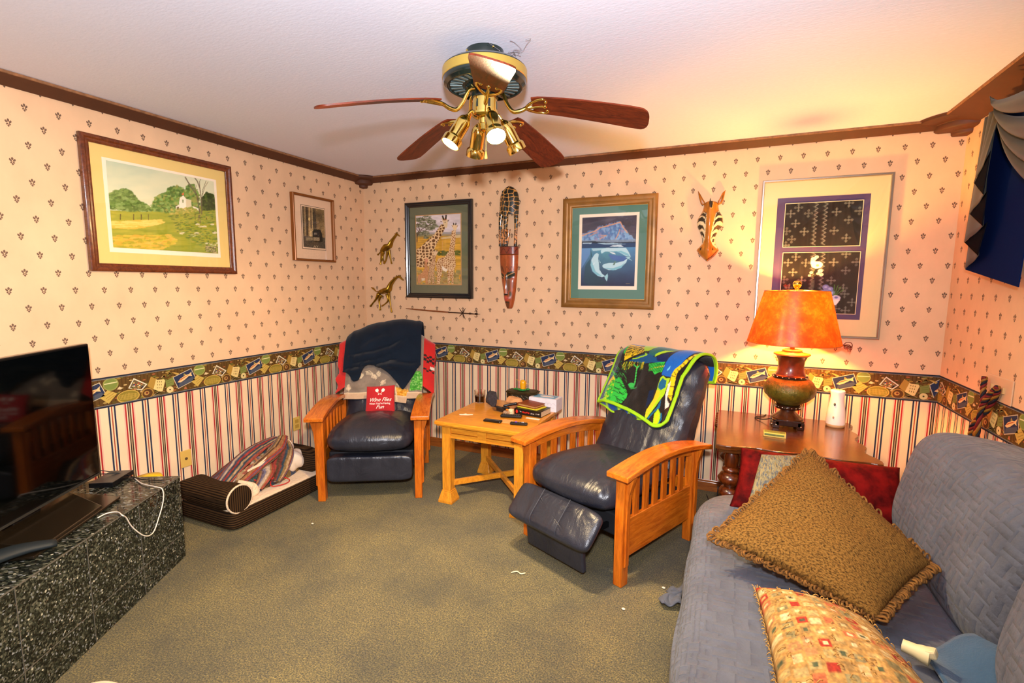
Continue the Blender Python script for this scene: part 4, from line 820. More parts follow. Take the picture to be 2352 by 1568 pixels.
def recliner(lb, O, a, open_rest):
    t = thing('recliner', lb, 'armchair', (O[0], O[1], 0), a, group='matching wooden-armed leather recliners')
    for sx in (-1, 1):
        for sy in (-1, 1):
            MB().box((sx*.325, sy*.335, .285), (.05, .056, .57)).build('leg', M_OAK, t, bevel=.004)
        x = sx*.345; n = 22; ys = np.linspace(-.42, .43, n); zt = .578+.042*np.sin(np.clip((ys+.42)/.85, 0, 1)*pi)-.03*((ys+.42)/.85)**2
        V = []; F = []
        for y, z in zip(ys, zt):
            w = .062-.006*((y+.42)/.85)
            for dx, dz in ((-w, 0), (w, 0), (w, .028), (-w, .028)): V.append((x+dx, y, z+dz-.008))
        for i in range(n-1):
            for k in range(4): F.append((i*4+k, i*4+(k+1) % 4, i*4+4+(k+1) % 4, i*4+4+k))
        F += [(3, 2, 1, 0), tuple((n-1)*4+k for k in range(4))]
        mkobj('arm', V, F, M_OAKX, t, bevel=.005)
        # curved under-rail + lower panel + slats
        b = MB(); V = []; F = []
        for y, z in zip(ys[2:-2], zt[2:-2]):
            for dx, zz_ in ((-.012, z-.06), (.012, z-.06), (.012, z-.008), (-.012, z-.008)): V.append((sx*.325+dx, y, zz_))
        m = len(V)//4
        for i in range(m-1):
            for k in range(4): F.append((i*4+k, i*4+(k+1) % 4, i*4+4+(k+1) % 4, i*4+4+k))
        b.add(V, F); b.build('side_rail', M_OAKX, t, bevel=.002)
        MB().box((sx*.325, .0, .235), (.024, .62, .20)).build('side_panel', M_OAKX, t, bevel=.003)
        b = MB()
        for i in range(6): y = -.225+.088*i; b.box((sx*.325, y, .43), (.014, .044, .25))
        b.build('slats', M_OAK, t, bevel=.002)
        for sy in (-1, 1):
            xo = sx*.358; b = MB(); y0 = sy*.335
            b.prism([(0, .572), (.045, .572), (.035, .54), (.018, .48), (.012, .40), (.012, .11), (0, .10)], (sx*.350, y0-.014, 0), (sx*1, 0, 0), (0, 0, 1), (0, .028, 0)); b.build('corbel', M_OAK, t, bevel=.002)
    MB().box((0, .335, .30), (.60, .02, .12)).build('rear_rail', M_OAKX, t, bevel=.002)
    MB().box((0, 0, .26), (.58, .56, .12)).build('mechanism_box', M_UNDER, t, bevel=.01)
    def sf(P):
        P = P.copy(); P[..., 2] += (.012*(1-(P[..., 0]/.28)**2)-.035*np.clip((P[..., 1]+.05)/.35, 0, 1))*(P[..., 2] > 0); fr = np.clip((-P[..., 1]-.16)/.2, 0, 1)
        P[..., 1] -= .02*fr*np.cos(P[..., 0]*9); P[..., 2] -= fr*.012; P[..., 2] += wrinkle(P, .002, 40, 1)
        ang = P[..., 0]*95+np.sin(P[..., 0]*23)*3; P[..., 1] += .0045*np.sin(ang)*fr*np.clip(P[..., 2]/.06, 0, 1); P[..., 2] += .004*np.sin(ang+1)*fr*(P[..., 2] > 0); return P
    s = blob('seat_cushion', (0, -.075, .425), (.292, .345, .108), M_LEATH, t, e=(7, 2.3), fn=sf, n=(120, 40))
    # backrest
    ns, nu = 70, 41; S_ = np.linspace(-.80, .62, ns); u = np.linspace(-1, 1, nu); Sg, Ug = np.meshgrid(S_, u, indexing='ij')
    edge = np.sqrt(np.clip(1-np.abs(Ug)**5, 0, 1)); off = -RT*.85*(1-edge)+.012*np.cos(Ug*pi/2)+.004*np.sin(Sg*45+Ug*3)*(np.abs(Ug) > .5)
    off = off-.006*np.exp(-((np.abs(Ug)-.36)/.03)**2)
    Y = backpath(Sg, 0); cyz = FTOP-NF*RT
    nrm = np.zeros_like(Y); aa = RT*pi/2; th = np.clip(Sg/RT, -pi/2, pi/2); nrm = np.cos(th)[..., None]*DIR-np.sin(th)[..., None]*NF
    Y = Y+nrm*off[..., None]
    P = np.stack([Ug*.285, Y[..., 0], Y[..., 1]], -1)
    bk = grid('backrest', P, M_LEATH, t)
    for e_ in (0, -1):   # side gussets close the cushion
        Q = P[:, e_]; V = list(Q); F = []; js = [int(np.argmin(np.abs(S_+k))) for k in S_]
        for i in range(ns-1):
            if S_[i+1] <= .001: F.append((i, i+1, js[i+1], js[i]) if js[i] != js[i+1] else (i, i+1, js[i]))
        mkobj('backrest_side', V, F, M_LEATH, t, smooth=True)
    if not open_rest:
        def ff(P): P = P.copy(); P[..., 1] += wrinkle(P, .0015, 30, 3)-.006*np.cos(P[..., 0]*3)+.005*np.exp(-((np.abs(P[..., 0])-.10)/.006)**2)*np.sign(-P[..., 1]+1e-9)*-1*(P[..., 1] < 0); return P
        blob('footrest', (0, -.325, .225), (.285, .048, .09), M_LEATH, t, e=(16, 7), fn=ff, n=(100, 28))
    else:
        def ff(P): P = P.copy(); P[..., 2] += wrinkle(P, .0025, 32, 3)-.004*np.exp(-((np.abs(P[..., 0])-.09)/.005)**2); return P
        blob('footrest', (0, -.485, .292), (.282, .105, .04), M_LEATH, t, e=(7, 3), fn=ff, n=(110, 32), rot=(radians(46), 0, 0))
        for s_ in (-1, 1): MB().tube([(s_*.09, -.452, .395), (s_*.09, -.512, .335), (s_*.09, -.565, .275), (s_*.09, -.56, .225)], .0022, 6).build('piping', M_SEAM, t, smooth=True)
        MB().box((0, -.465, .125), (.40, .03, .15), (radians(6), 0, 0)).build('footrest_flap', M_LEATH, t, bevel=.008)
        b = MB()
        for s_ in (-1, 1):
            b.beam((s_*.2, -.20, .24), (s_*.2, -.44, .27), .012, .03); b.beam((s_*.19, -.44, .29), (s_*.19, -.46, .18), .012, .025)
        b.build('footrest_linkage', mat('black_steel', '15161a', rough=.4, metal=.6), t)
    return t
AL, AR = radians(29.6), radians(-24.3); OL_, OR_ = (-2.350, 2.868), (-.572, 2.748)
recliner('closed navy leather recliner in the corner, draped with dark and red blankets', OL_, AL, False)
recliner('navy leather recliner with raised footrest, right of the square table', OR_, AR, True)

# ------------------------------------------------------------------ cloths over the chair backs
def drape(name, lb, cat, O, a, m, x0, x1, sf, sb, off, nu=70, ns=90, fold=.012, seed=1, colf=None, wf=3, thick=.006, ctop=0, xf=None, extra=None):
    """cloth over a backrest: u across (local x0..x1), s from front hem sf(u) over the top to sb(u)"""
    u = np.linspace(0, 1, nu); S0 = np.array([sf(k) for k in u]); S1 = np.array([sb(k) for k in u]); v = np.linspace(0, 1, ns)
    Ug = np.repeat(u[:, None], ns, 1); Sg = S0[:, None]*(1-v[None])+S1[:, None]*v[None]
    hang = np.clip(np.abs(Sg)/.35, 0, 1); n = fbm(nu, ns, nu/4, ns/3, seed, 3)-.5
    f = fold*(.4+.9*hang)*np.sin(Ug*2*pi*wf+seed+2.2*n)+fold*1.6*n
    X = x0+(x1-x0)*Ug; over = np.clip((np.abs(X)-.27)/.1, 0, 1.5)
    Y = backpath(Sg, 0); th = np.clip(Sg/RT, -pi/2, pi/2); nr = np.cos(th)[..., None]*DIR-np.sin(th)[..., None]*NF
    Y = Y+nr*(off+np.abs(f)+ctop*np.exp(-(Sg/.16)**2))[..., None]-nr*(over*.035)[..., None]
    if xf is not None: X = xf(X, Ug, Sg, n)
    P = np.stack([X, Y[..., 0], Y[..., 1]-over*.02], -1)
    if extra is not None: P = extra(P, Ug, Sg, n)
    col = colf(Ug, v[None]*np.ones_like(Ug), Sg) if colf else None
    o = grid(name, P, m, None, col=col, thick=thick, loc=(O[0], O[1], 0), rot=(0, 0, a)); tag(o, lb, cat); return o, P
M_FLEECE = mat('fleece_print', vc=True, rough=.9, spec=.15, sheen=.35, mot=.1, mscale=70, bump=.0015, bscale=120)
M_RED = mat('red_knit', 'c41c16', rough=.85, spec=.2, sheen=.3, mot=.2, mscale=9, bump=.002, bscale=160)
M_NAVY = mat('navy_knit', '16202e', rough=.95, spec=.08, sheen=.1, mot=.2, mscale=7, bump=.0008, bscale=420)
# fish-and-frog blanket on the right recliner, drawn in flat colours
c = Canvas(0, 0, 2067, 1568, .33, '1e1712')
bk_ = 'a8d010'; G1 = '2fb83c'; YL = 'f0c414'; BL_ = '0f4f9c'; DB = '0a1f4a'; TL = '0e5f86'
c.A = c.A*(.7+.7*fbm(c.h, c.w, 30, 30, 4))[..., None]
c.poly([(20, 950), (60, 800), (230, 430), (330, 600), (180, 720), (150, 1000)], '0c1c48'); 
for i in range(16):
    for j in range(14): c.ell(40+i*22+(j % 2)*11, 440+j*40, 5, 8, '3c6ca0')
c.poly([(20, 950), (0, 400), (230, 430), (60, 800)], '0c1c48')
c.poly([(160, 1010), (160, 800), (210, 690), (310, 600), (370, 690), (420, 650), (500, 780), (560, 900), (540, 960), (450, 1050), (300, 1040)], G1).poly([(210, 690), (310, 600), (350, 680), (330, 800), (250, 770), (190, 800)], YL)
m_ = c.mask([(160, 1010), (190, 760), (330, 680), (330, 900), (280, 1030)]); c.dabs(m_, ['58d020', '2fb83c', 'c8d820', '1c7a2c'], 160, 14, 14)
rg = random.Random(5)
for i in range(46):
    x, y = rg.uniform(330, 560), rg.uniform(690, 1050); l = rg.uniform(40, 110); c.line([(x, y), (x+l*.6, y+l*.45), (x+l, y+l*.3)], 7, '14140e')
for i in range(60):
    x, y = rg.uniform(240, 520), rg.uniform(380, 700); l = rg.uniform(20, 60); c.line([(x, y), (x+l*.7, y+l)], 4, '3cc84c', .8)
c.line([(470, 80), (380, 210), (230, 400), (240, 470), (340, 600)], 26, G1).line([(470, 120), (530, 180), (500, 280)], 24, G1)
c.poly([(490, 60), (760, 80), (780, 170), (620, 160), (470, 110)], BL_).poly([(540, 150), (780, 190), (800, 280), (620, 330), (500, 390), (520, 280)], YL)
for i in range(28): x = 540+i*10; c.line([(x, 170+rg.uniform(0, 30)), (x-24, 280+rg.uniform(0, 60))], 5, '2c240e')
c.poly([(780, 90), (1130, 130), (1000, 180), (880, 270), (800, 270), (760, 170)], 'a0c818').poly([(1130, 130), (1370, 180), (1270, 260), (1010, 340), (900, 340), (880, 280), (1000, 190)], '14605c').poly([(1000, 320), (1110, 270), (1270, 250), (1100, 310), (1010, 350)], 'a8d010')
c.poly([(560, 400), (700, 330), (860, 300), (1000, 350), (1200, 370), (1200, 420), (960, 420), (850, 430), (640, 400)], '0e4a78').line([(640, 360), (860, 320), (830, 300)], 14, 'a0d010').poly([(1030, 350), (1200, 300), (1230, 360), (1200, 410), (1060, 390)], '101c4c')
for i in range(26):
    x = rg.uniform(490, 850); y = rg.uniform(400, 430); c.line([(x, y), (x-30, y+rg.uniform(50, 130))], 8, rg.choice([YL, 'a8c020', '5c8c20']), .9)
c.poly([(920, 440), (1190, 400), (1190, 560), (1140, 560), (1060, 600), (1000, 540), (940, 560)], G1)
for i in range(10): x = 950+i*26; c.line([(x, 430), (x-30, 560)], 9, '141410').ell(x+8, 520-i*6, 7, 16, YL)
c.line([(740, 460), (700, 520), (670, 740)], 16, '40c850').poly([(560, 760), (600, 730), (680, 740), (660, 800), (590, 810)], '38b04c').line([(655, 450), (700, 490), (735, 470)], 16, '40c850').line([(610, 820), (720, 800)], 18, '2c8c3c')
c.poly([(1230, 360), (1300, 270), (1500, 200), (1720, 250), (1560, 280), (1440, 500), (1390, 640), (1200, 600), (1200, 440)], '1260b8').poly([(1270, 520), (1310, 460), (1320, 510), (1290, 545)], '68c0e8')
c.poly([(1180, 640), (1230, 610), (1300, 650), (1380, 650), (1330, 900), (1200, 1080), (1050, 1270), (1000, 1220), (1010, 1130), (1130, 950), (1160, 760)], 'a8d010').poly([(1150, 830), (1220, 840), (1240, 920), (1060, 1230), (1010, 1230), (1010, 1130), (1110, 1000)], YL).poly([(1170, 720), (1230, 650), (1320, 690), (1320, 790), (1240, 830), (1170, 790)], TL)
c.poly([(1080, 1240), (1240, 1080), (1290, 960), (1300, 1090), (1200, 1160), (1100, 1270)], TL).poly([(1210, 1180), (1270, 1100), (1340, 1200), (1330, 1330), (1280, 1400), (1230, 1350)], 'a8d010').poly([(1240, 1210), (1270, 1140), (1310, 1220), (1290, 1320), (1250, 1310)], YL).line([(1340, 1190), (1350, 1290), (1300, 1390)], 22, TL)
c.poly([(900, 1200), (1000, 1270), (1200, 1400), (1350, 1440), (1200, 1500), (1000, 1460), (880, 1360)], '0c1c40', .8).poly([(1000, 850), (1100, 820), (1080, 1000), (980, 1100)], '0c2048', .7)
c.poly([(1380, 700), (1410, 520), (1560, 340), (1600, 340), (1480, 560), (1460, 1040), (1380, 900)], YL).poly([(1360, 740), (1400, 700), (1390, 980), (1440, 1080), (1430, 1160), (1390, 1140), (1350, 900)], 'e4cfc0')
for i in range(7): c.line([(1560-i*22, 300+i*45), (1600-i*22, 330+i*48)], 9, '281a10')
for y in (620, 780, 930): c.line([(1400, y), (1465, y+25)], 10, '281a10')
c.poly([(1380, 1140), (1470, 1120), (1440, 1280), (1400, 1240)], '3c2416')
Cbl = c
def colblk(U, V, Sg):   # V: 0 front hem .. 1 back hem
    k = np.clip((Sg-Sg[:, :1])/(-.02-Sg[:, :1]), 0, 1)     # visible front part
    q = [(440, 70), (1640, 210), (1470, 1420), (-10, 960)]
    col = Cbl.quad(U, 1-k, q)
    back = Sg > .06; col[back] = lin('1260b8')
    e = (U < .022) | (U > .978) | (V < .022) | (V > .978); col[e] = lin('98cc10'); return col
def xfR(X, U, S_, n): return X-.02*np.clip((-S_-.15)/.3, 0, 1)*(U < .2)-.085*np.clip(-S_/.2, 0, 1)*np.clip((U-.4)/.6, 0, 1)
o, P = drape('fleece_blanket', 'bright green, blue and black fish-print fleece blanket over the right recliner back', 'blanket', OR_, AR, M_FLEECE, -.335, .275, lambda u: -.43-.02*cos(u*3)-.17*u**1.5+.09*max(0, (u-.8)/.2)**2, lambda u: .20-.07*u, .024, nu=150, ns=170, fold=.008, seed=3, colf=colblk, wf=1.5, thick=.01, ctop=.025, xf=xfR)
b = MB(); E_ = list(P[::6, 0])+list(P[-1, ::6]); b.tube([tuple(p) for p in E_], .0085, 8, sub=3); b.tube([tuple(p) for p in P[0, ::6]], .008, 8, sub=3)
# second folded layer peeking out below the front hem
Q = P[:95:4, 0].copy(); n_ = len(Q); lo = [q+np.array([.015, .012, -.012-.055*sin(pi*min(i/n_*1.05, 1))]) for i, q in enumerate(Q)]; b.tube(lo, .008, 8, sub=3)
b.build('hem_piping', mat('lime_piping', '98cc10', rough=.8), o, smooth=True)
G_ = np.stack([Q+np.array([0, .012, .0]), (Q+np.array(lo))/2+np.array([0, .006, 0]), np.array(lo)], 1); cc = np.zeros(G_.shape); cc[:] = lin('0f3f8c'); cc[::5, :] = lin('a8d010'); cc[2::7, :] = lin('14605c')
grid('folded_layer', G_, M_FLEECE, o, col=cc, thick=.004)

# left recliner: red throw at the back, patterned throw, navy blanket on top
M_REDP = mat('red_print', vc=True, rough=.85, sheen=.3, mot=.2, mscale=10, bump=.002, bscale=160)
def colred(U, V, S_):
    col = np.ones(U.shape+(3,))*np.array(lin('d01a16')); 
    for k, (a, w) in enumerate(((-.24, .010), (-.275, .012), (-.36, .008))):
        zig = .007*np.sign(np.sin(U*110)); m_ = (np.abs(S_+zig-a) < w) & (U > .7); col[m_] = lin('1c120e')
    m_ = (S_ > -.345) & (S_ < -.32) & (U > .95); col[m_] = lin('e8dccc'); return col
def exred(P, U, S_, n):
    P = P.copy(); k = np.clip((.5-U)*2, 0, 1); P[..., 0] -= .012*np.sin(S_*26+2*np.sin(S_*15))*k; return P
drape('red_throw', 'red knitted throw with dark zigzag stripes, spread behind the dark blanket on the left recliner', 'blanket', OL_, AL, M_REDP, -.375, .40, lambda u: float(np.interp(u, [0, .12, .2, .8, .86, 1], [-.54, -.50, -.36, -.36, -.50, -.55])), lambda u: .25, .008, fold=.008, seed=7, colf=colred, wf=2, nu=160, ns=130, extra=exred)
c = Canvas(0, 0, 1000, 560, .4, '8a7a66'); c.A = hexc('87786a')*(.8+.4*fbm(c.h, c.w, 50, 50, 3))[..., None]
rg = random.Random(9)
def fern(x, y, an, ln, col):
    dx, dy = cos(an), sin(an); c.line([(x, y), (x+dx*ln, y+dy*ln)], 7, col)
    for k in range(1, 7):
        px, py = x+dx*ln*k/7, y+dy*ln*k/7
        for s in (-1, 1):
            aa = an+s*.9; L_ = ln*.3*(1.15-k/8); c.line([(px, py), (px+cos(aa)*L_, py+sin(aa)*L_*1.4)], 9, col)
for x, y, an in ((60, 420, -1.7), (330, 120, .9), (420, 60, 1.5), (520, 180, 2.2), (250, 60, .6), (560, 390, -.6), (690, 300, -1.6), (900, 220, -2.2), (160, 200, -.9), (860, 120, -1), (620, 60, 1.2), (120, 90, .4), (760, 120, 1.9)): fern(x, y, an, 120, 'dcc8a8')
m_ = c.mask([(640, 300), (780, 320), (840, 480), (800, 540), (690, 520), (660, 420)]); c.put(m_, 'd88a1c'); c.dabs(m_, ['f0b040', 'e09a2c', 'b86c14', 'ecc060'], 260, 12, 7)
m_ = c.mask([(880, 80), (960, 60), (1000, 200), (980, 400), (840, 420), (840, 300)]); c.put(m_, '3c9030'); c.dabs(m_, ['6cc44c', '2c7a24', 'a8d880', '58b03c'], 260, 10, 7)
c.poly([(0, 455), (1000, 455), (1000, 560), (0, 560)], 'c8a888').poly([(0, 440), (1000, 440), (1000, 458), (0, 458)], 'e0c8a4').poly([(640, 300), (655, 300), (690, 540), (670, 540)], 'e0c8a4')
Cth = c
drape('leaf_print_throw', 'taupe throw with cream, orange and green leaf print hanging below the dark blanket', 'blanket', OL_, AL, M_FLEECE, -.30, .31, lambda u: -.62-.04*(u > .45)*(u < .8)-.01*sin(u*9), lambda u: .1, .02, fold=.006, seed=12, colf=lambda U, V, S_: Cth.sample(U*995, np.clip(555*(1-V/.36), 0, 555)), wf=1.5, nu=150, ns=130)
def exnavy(P, U, S_, n):
    P = P.copy(); f = np.clip((-S_)/.3, 0, 1)
    P[..., 2] += (-.065+.115*np.sin(np.clip(U*1.1, 0, 1)*pi*.62))*np.exp(-(S_/.22)**2)
    P[..., 1] -= .03*np.sin(np.clip(-S_/.45, 0, 1)*pi)
    for k, (a0_, sl, cv_, w, am, ua, ub) in enumerate(((-.24, .16, .25, .013, .026, .05, .8), (-.36, .12, .1, .012, .028, 0, .75), (-.33, -.20, .3, .014, .026, .5, 1), (-.15, .10, -.3, .02, .012, .2, .9), (-.30, .3, .5, .012, .02, .1, .45))):
        q = S_-(a0_+sl*(U-.5)+cv_*(U-.5)**2); win = np.clip((U-ua)*9, 0, 1)*np.clip((ub-U)*9, 0, 1)
        P[..., 1] -= am*win*np.where(q < 0, np.exp(-(q/(w*3))**2), np.exp(-(q/w)**2))-am*.5*win*np.exp(-((q-w*1.8)/w)**2)
    return P
_sn = np.convolve(np.interp(np.linspace(-.1, 1.1, 241), [0, .07, .13, .21, .27, .33, .5, .68, .78, .86, 1], [-.39, -.41, -.49, -.48, -.36, -.34, -.37, -.49, -.57, -.49, -.34]), np.hanning(15)/np.hanning(15).sum(), 'same')
def snav(u): return float(np.interp(u, np.linspace(-.1, 1.1, 241), _sn))
drape('navy_blanket', 'dark navy knit blanket bunched over the top of the left recliner', 'blanket', OL_, AL, M_NAVY, -.315, .295, snav, lambda u: .30, .045, fold=.016, seed=21, wf=1.3, nu=140, ns=150, thick=.012, ctop=.05, extra=exnavy)

# ------------------------------------------------------------------ generic pillow from four corners
def pillow(name, lb, cat, Q, th, m, colf=None, n=70, pinch=.05, parent=None, crease=0, seed=0, uvs=1):
    """Q corners TL,TR,BR,BL (outer face side seen), th half thickness"""
    Q = [np.array(q, float) for q in Q]; u = np.linspace(-1, 1, n); U, V_ = np.meshgrid(u, u, indexing='ij')
    ctr = sum(Q)/4; nrm = np.cross(Q[1]-Q[0], Q[3]-Q[0]); nrm = -nrm/np.linalg.norm(nrm)
    if nrm@(np.array([0, 0, 1.49])-ctr) < 0: nrm = -nrm
    def base(U, V_):
        Uc = U*(1-pinch*(1-V_**2)); Vc = V_*(1-pinch*(1-U**2)); a = (Uc+1)/2; b_ = (Vc+1)/2
        return (Q[0]*(1-a)[..., None]+Q[1]*a[..., None])*(1-b_)[..., None]+(Q[3]*(1-a)[..., None]+Q[2]*a[..., None])*b_[..., None]
    prof = (np.clip(1-U**2, 0, 1)*np.clip(1-V_**2, 0, 1))**.42
    nz = fbm(n, n, n/3, n/3, seed+40, 3)-.5
    top = base(U, V_)+nrm*(prof*(th+crease*nz))[..., None]; bot = base(U, V_)-nrm*(prof*th*.8)[..., None]
    nu = n; V = list(top.reshape(-1, 3))+list(bot.reshape(-1, 3)); F = []
    for i in range(n-1):
        for j in range(n-1):
            F.append((i*n+j, i*n+n+j, i*n+n+j+1, i*n+j+1)); F.append((n*n+i*n+j, n*n+i*n+j+1, n*n+i*n+n+j+1, n*n+i*n+n+j))
    for i in range(n-1):
        for A, B in (((i*n), (i*n+n)), ((i*n+n-1), (i*n+2*n-1))): F.append((A, B, n*n+B, n*n+A))
        F.append((i, i+1, n*n+i+1, n*n+i)); F.append(((n-1)*n+i, (n-1)*n+i+1, n*n+(n-1)*n+i+1, n*n+(n-1)*n+i))
    uv = np.stack([(U+1)/2*np.linalg.norm(Q[1]-Q[0]), (V_+1)/2*np.linalg.norm(Q[3]-Q[0])], -1).reshape(-1, 2); uv = np.concatenate([uv, uv])
    col = None
    if colf is not None: cc = colf((U+1)/2, (V_+1)/2).reshape(-1, 3); col = np.concatenate([cc, cc])
    o = mkobj(name, V, F, m, parent, smooth=True, col=col, uv=uv)
    if lb: tag(o, lb, cat)
    return o, (lambda a, b_, d=0: base(np.array(a), np.array(b_))+nrm*(((1-np.array(a)**2)*(1-np.array(b_)**2)).clip(0, 1)**.42*th+d)[..., None]), nrm, base
# small red cushion with lettering on the left recliner
ca, sa = cos(AL), sin(AL)
Lc = lambda x, y, z, O=OL_, a=AL: (O[0]+cos(a)*x-sin(a)*y, O[1]+sin(a)*x+cos(a)*y, z)
M_REDC = mat('red_canvas', 'b8141c', rough=.8, sheen=.2, mot=.12, mscale=14, bump=.0012, bscale=300)
o, surf, nrm, _ = pillow('small_cushion', 'small red cushion lettered with a wine saying, on the left recliner seat', 'cushion', [Lc(-.095, .105, .695), Lc(.115, .105, .705), Lc(.125, .025, .497), Lc(-.10, .025, .492)], .036, M_REDC, pinch=.03, seed=3, crease=.008)
def text_mesh(txt, size, shear=0, bold=0):
    cu = bpy.data.curves.new('t', 'FONT'); cu.body = txt; cu.size = size; cu.shear = shear; cu.align_x = 'CENTER'; cu.offset = bold; cu.resolution_u = 3
    ob = bpy.data.objects.new('t', cu); COL.objects.link(ob); dg = bpy.context.evaluated_depsgraph_get(); me = bpy.data.meshes.new_from_object(ob.evaluated_get(dg))
    V = np.array([tuple(v.co) for v in me.vertices]); F = [tuple(p.vertices) for p in me.polygons]; bpy.data.objects.remove(ob); bpy.data.meshes.remove(me); return V, F
b = MB()
for txt, sz, sh, v0, sx, bo in (('Wine Flies', .040, .5, .13, 1.0, .0003), ("When You're Having", .0185, 0, .33, 1.02, .0003), ('Fun', .036, .5, .62, 1.15, .0003)):
    V, F = text_mesh(txt, sz, sh, bo); a = V[:, 0]*sx/.112; bb = v0-V[:, 1]/.105; P = surf(np.clip(a, -.97, .97), np.clip(bb, -.97, .97), .0016); b.add(P, F)
def onp(pts, F): A = np.array(pts); b.add(surf(A[:, 0]/.112, A[:, 1]/.105, .0016), F)
for s, cx in ((-1, -.018), (1, .018)):   # two tilted glasses
    th = s*.5; R_ = lambda x, y: (cx+cos(th)*x-sin(th)*y*-1*0-sin(th)*y, -.055+sin(th)*x-cos(th)*y)
    out = [(-.006, .0), (-.012, .008), (-.0125, .018), (-.009, .026), (.009, .026), (.0125, .018), (.012, .008), (.006, 0)]
    P = [(cx+x*cos(th)+y*sin(th), -.058-(-x*sin(th)+y*cos(th))) for x, y in out]; onp(P, [tuple(range(8))])
    st = [(-.0012, .001), (.0012, .001), (.0012, -.018), (.008, -.02), (.008, -.023), (-.008, -.023), (-.008, -.02), (-.0012, -.018)]
    P = [(cx+x*cos(th)+y*sin(th), -.058-(-x*sin(th)+y*cos(th))) for x, y in st]; onp(P, [tuple(range(8))])
b.build('lettering', mat('white_print', 'f4e6da', rough=.8), o)

# ================================================================== SQUARE TABLE
M_PINE = wood('honey_oak', 'f0a02c', 'd47e1c', rough=.28, axis='x', coat=.4); M_PINEZ = wood('honey_oak_leg', 'f0a02c', 'd4801e', rough=.35, axis='z', coat=.3)
TX0, TX1, TY0, TY1, TZ = -1.745, -1.085, 2.695, 3.415, .575
t = thing('side_table', 'square honey-oak side table with block feet and crossed stretchers between the recliners', 'table', ((TX0+TX1)/2, (TY0+TY1)/2, 0))
hx, hy = (TX1-TX0)/2, (TY1-TY0)/2
MB().box((0, 0, TZ-.013), (2*hx, 2*hy, .026)).box((0, 0, TZ-.031), (2*hx-.02, 2*hy-.02, .010)).build('tabletop', M_PINE, t, bevel=.005)
lx, ly = hx-.065, hy-.075
for sx in (-1, 1):
    for sy in (-1, 1):
        b = MB().box((sx*lx, sy*ly, .31), (.062, .062, .455)); x, y = sx*lx, sy*ly
        b.box((x, y, .078), (.070, .070, .012)); 
        P = [(x+i*h_, y+j*h_, z) for h_, z in ((.053, .0), (.053, .016), (.047, .035), (.037, .074)) for i, j in ((-1, -1), (1, -1), (1, 1), (-1, 1))]
        b.add(P, [(3, 2, 1, 0)]+[(k*4+i, k*4+(i+1) % 4, k*4+4+(i+1) % 4, k*4+4+i) for k in range(3) for i in range(4)]+[(12, 13, 14, 15)])
        b.build('leg', M_PINEZ, t, bevel=.002)
for sx, sy in ((0, -1), (0, 1), (-1, 0), (1, 0)):
    b = MB(); ln = 2*(lx if sy else ly)-.06; c_ = (sx*(lx+.006), sy*(ly+.006))
    d = lambda l, w, h, z, off=0, ox=0: b.box((c_[0]+sx*off+(ox if sy else 0), c_[1]+sy*off+(ox if sx else 0), z), (l if sy else w, w if sy else l, h))
    d(ln, .018, .052, .513); d(ln, .026, .030, .468, .004); d(.062, .029, .082, .494, .0045)
    b.build('apron', M_PINE, t, bevel=.0015)
MB().beam((-lx, -ly, .125), (lx, ly, .125), .022, .038).build('stretcher', M_PINE, t, bevel=.002)
MB().beam((lx, -ly, .1245), (-lx, ly, .1245), .022, .036).build('stretcher', M_PINE, t, bevel=.002)

# things on the square table
Z = TZ
t = thing('tumbler', 'small clear glass tumbler half filled with dark drink, left back of the square table', 'glass', (-1.70, 3.27, Z))
MB().lathe([(.001, .001), (.036, .001), (.043, .095), (.041, .095), (.0345, .007), (.001, .006)], n=32, cap=False).build('tumbler_wall', mat('clear_glass', 'fff6ee', rough=.02, trans=1, ior=1.45), t, auto=50)
MB().lathe([(.001, .008), (.0335, .008), (.0378, .055), (.001, .055)], n=32).build('drink', mat('dark_drink', '1c100c', rough=.08), t, auto=50)
def rock(name, lb, loc, r, m, seed, rot=(0, 0, 0)):
    def f(P):
        rg = np.random.default_rng(seed)
        for _ in range(14):
            d = rg.normal(size=3); d /= np.linalg.norm(d); h = .62+.2*rg.random(); q = (P/np.array(r))@d; P = P-(np.clip(q-h, 0, None)[..., None]*d)*np.array(r)
        return P
    o = blob(name, (0, 0, r[2]*.8), r, m, None, e=(2.4, 2.2), fn=f, n=(40, 20), loc=loc, rot=rot); o.data.polygons.foreach_set('use_smooth', np.zeros(len(o.data.polygons), dtype=bool)); tag(o, lb, 'rock')
rock('dark_rock', 'dark grey rough rock standing right of the glass on the square table', (-1.555, 3.19, Z+.002), (.046, .04, .074), mat('basalt', '3a3438', rough=.8, mot=.5, mscale=60, bump=.004, bscale=90), 3, (0, radians(8), 0))
rock('pale_rock', 'pale tan angular rock in front of the carved metal box', (-1.37, 3.175, Z+.002), (.068, .045, .062), mat('sandstone', 'd89a62', rough=.8, mot=.15, mscale=20, bump=.003, bscale=60), 8)
t = thing('trinket_box', 'dark bronze openwork trinket box with lid, at the back of the square table', 'box', (-1.37, 3.335, Z), radians(6))
M_BRZ = mat('dark_bronze', '4a3a1c', rough=.4, metal=.6, mot=.4, mscale=40)
oct_ = [(-.115, -.045), (-.075, -.07), (.075, -.07), (.115, -.045), (.115, .045), (.075, .07), (-.075, .07), (-.115, .045)]
MB().prism([(x*.9, y*.9) for x, y in oct_], (0, 0, .008), (1, 0, 0), (0, 1, 0), (0, 0, .09)).build('body', mat('box_interior', '1e160c', rough=.7), t)
b = MB()
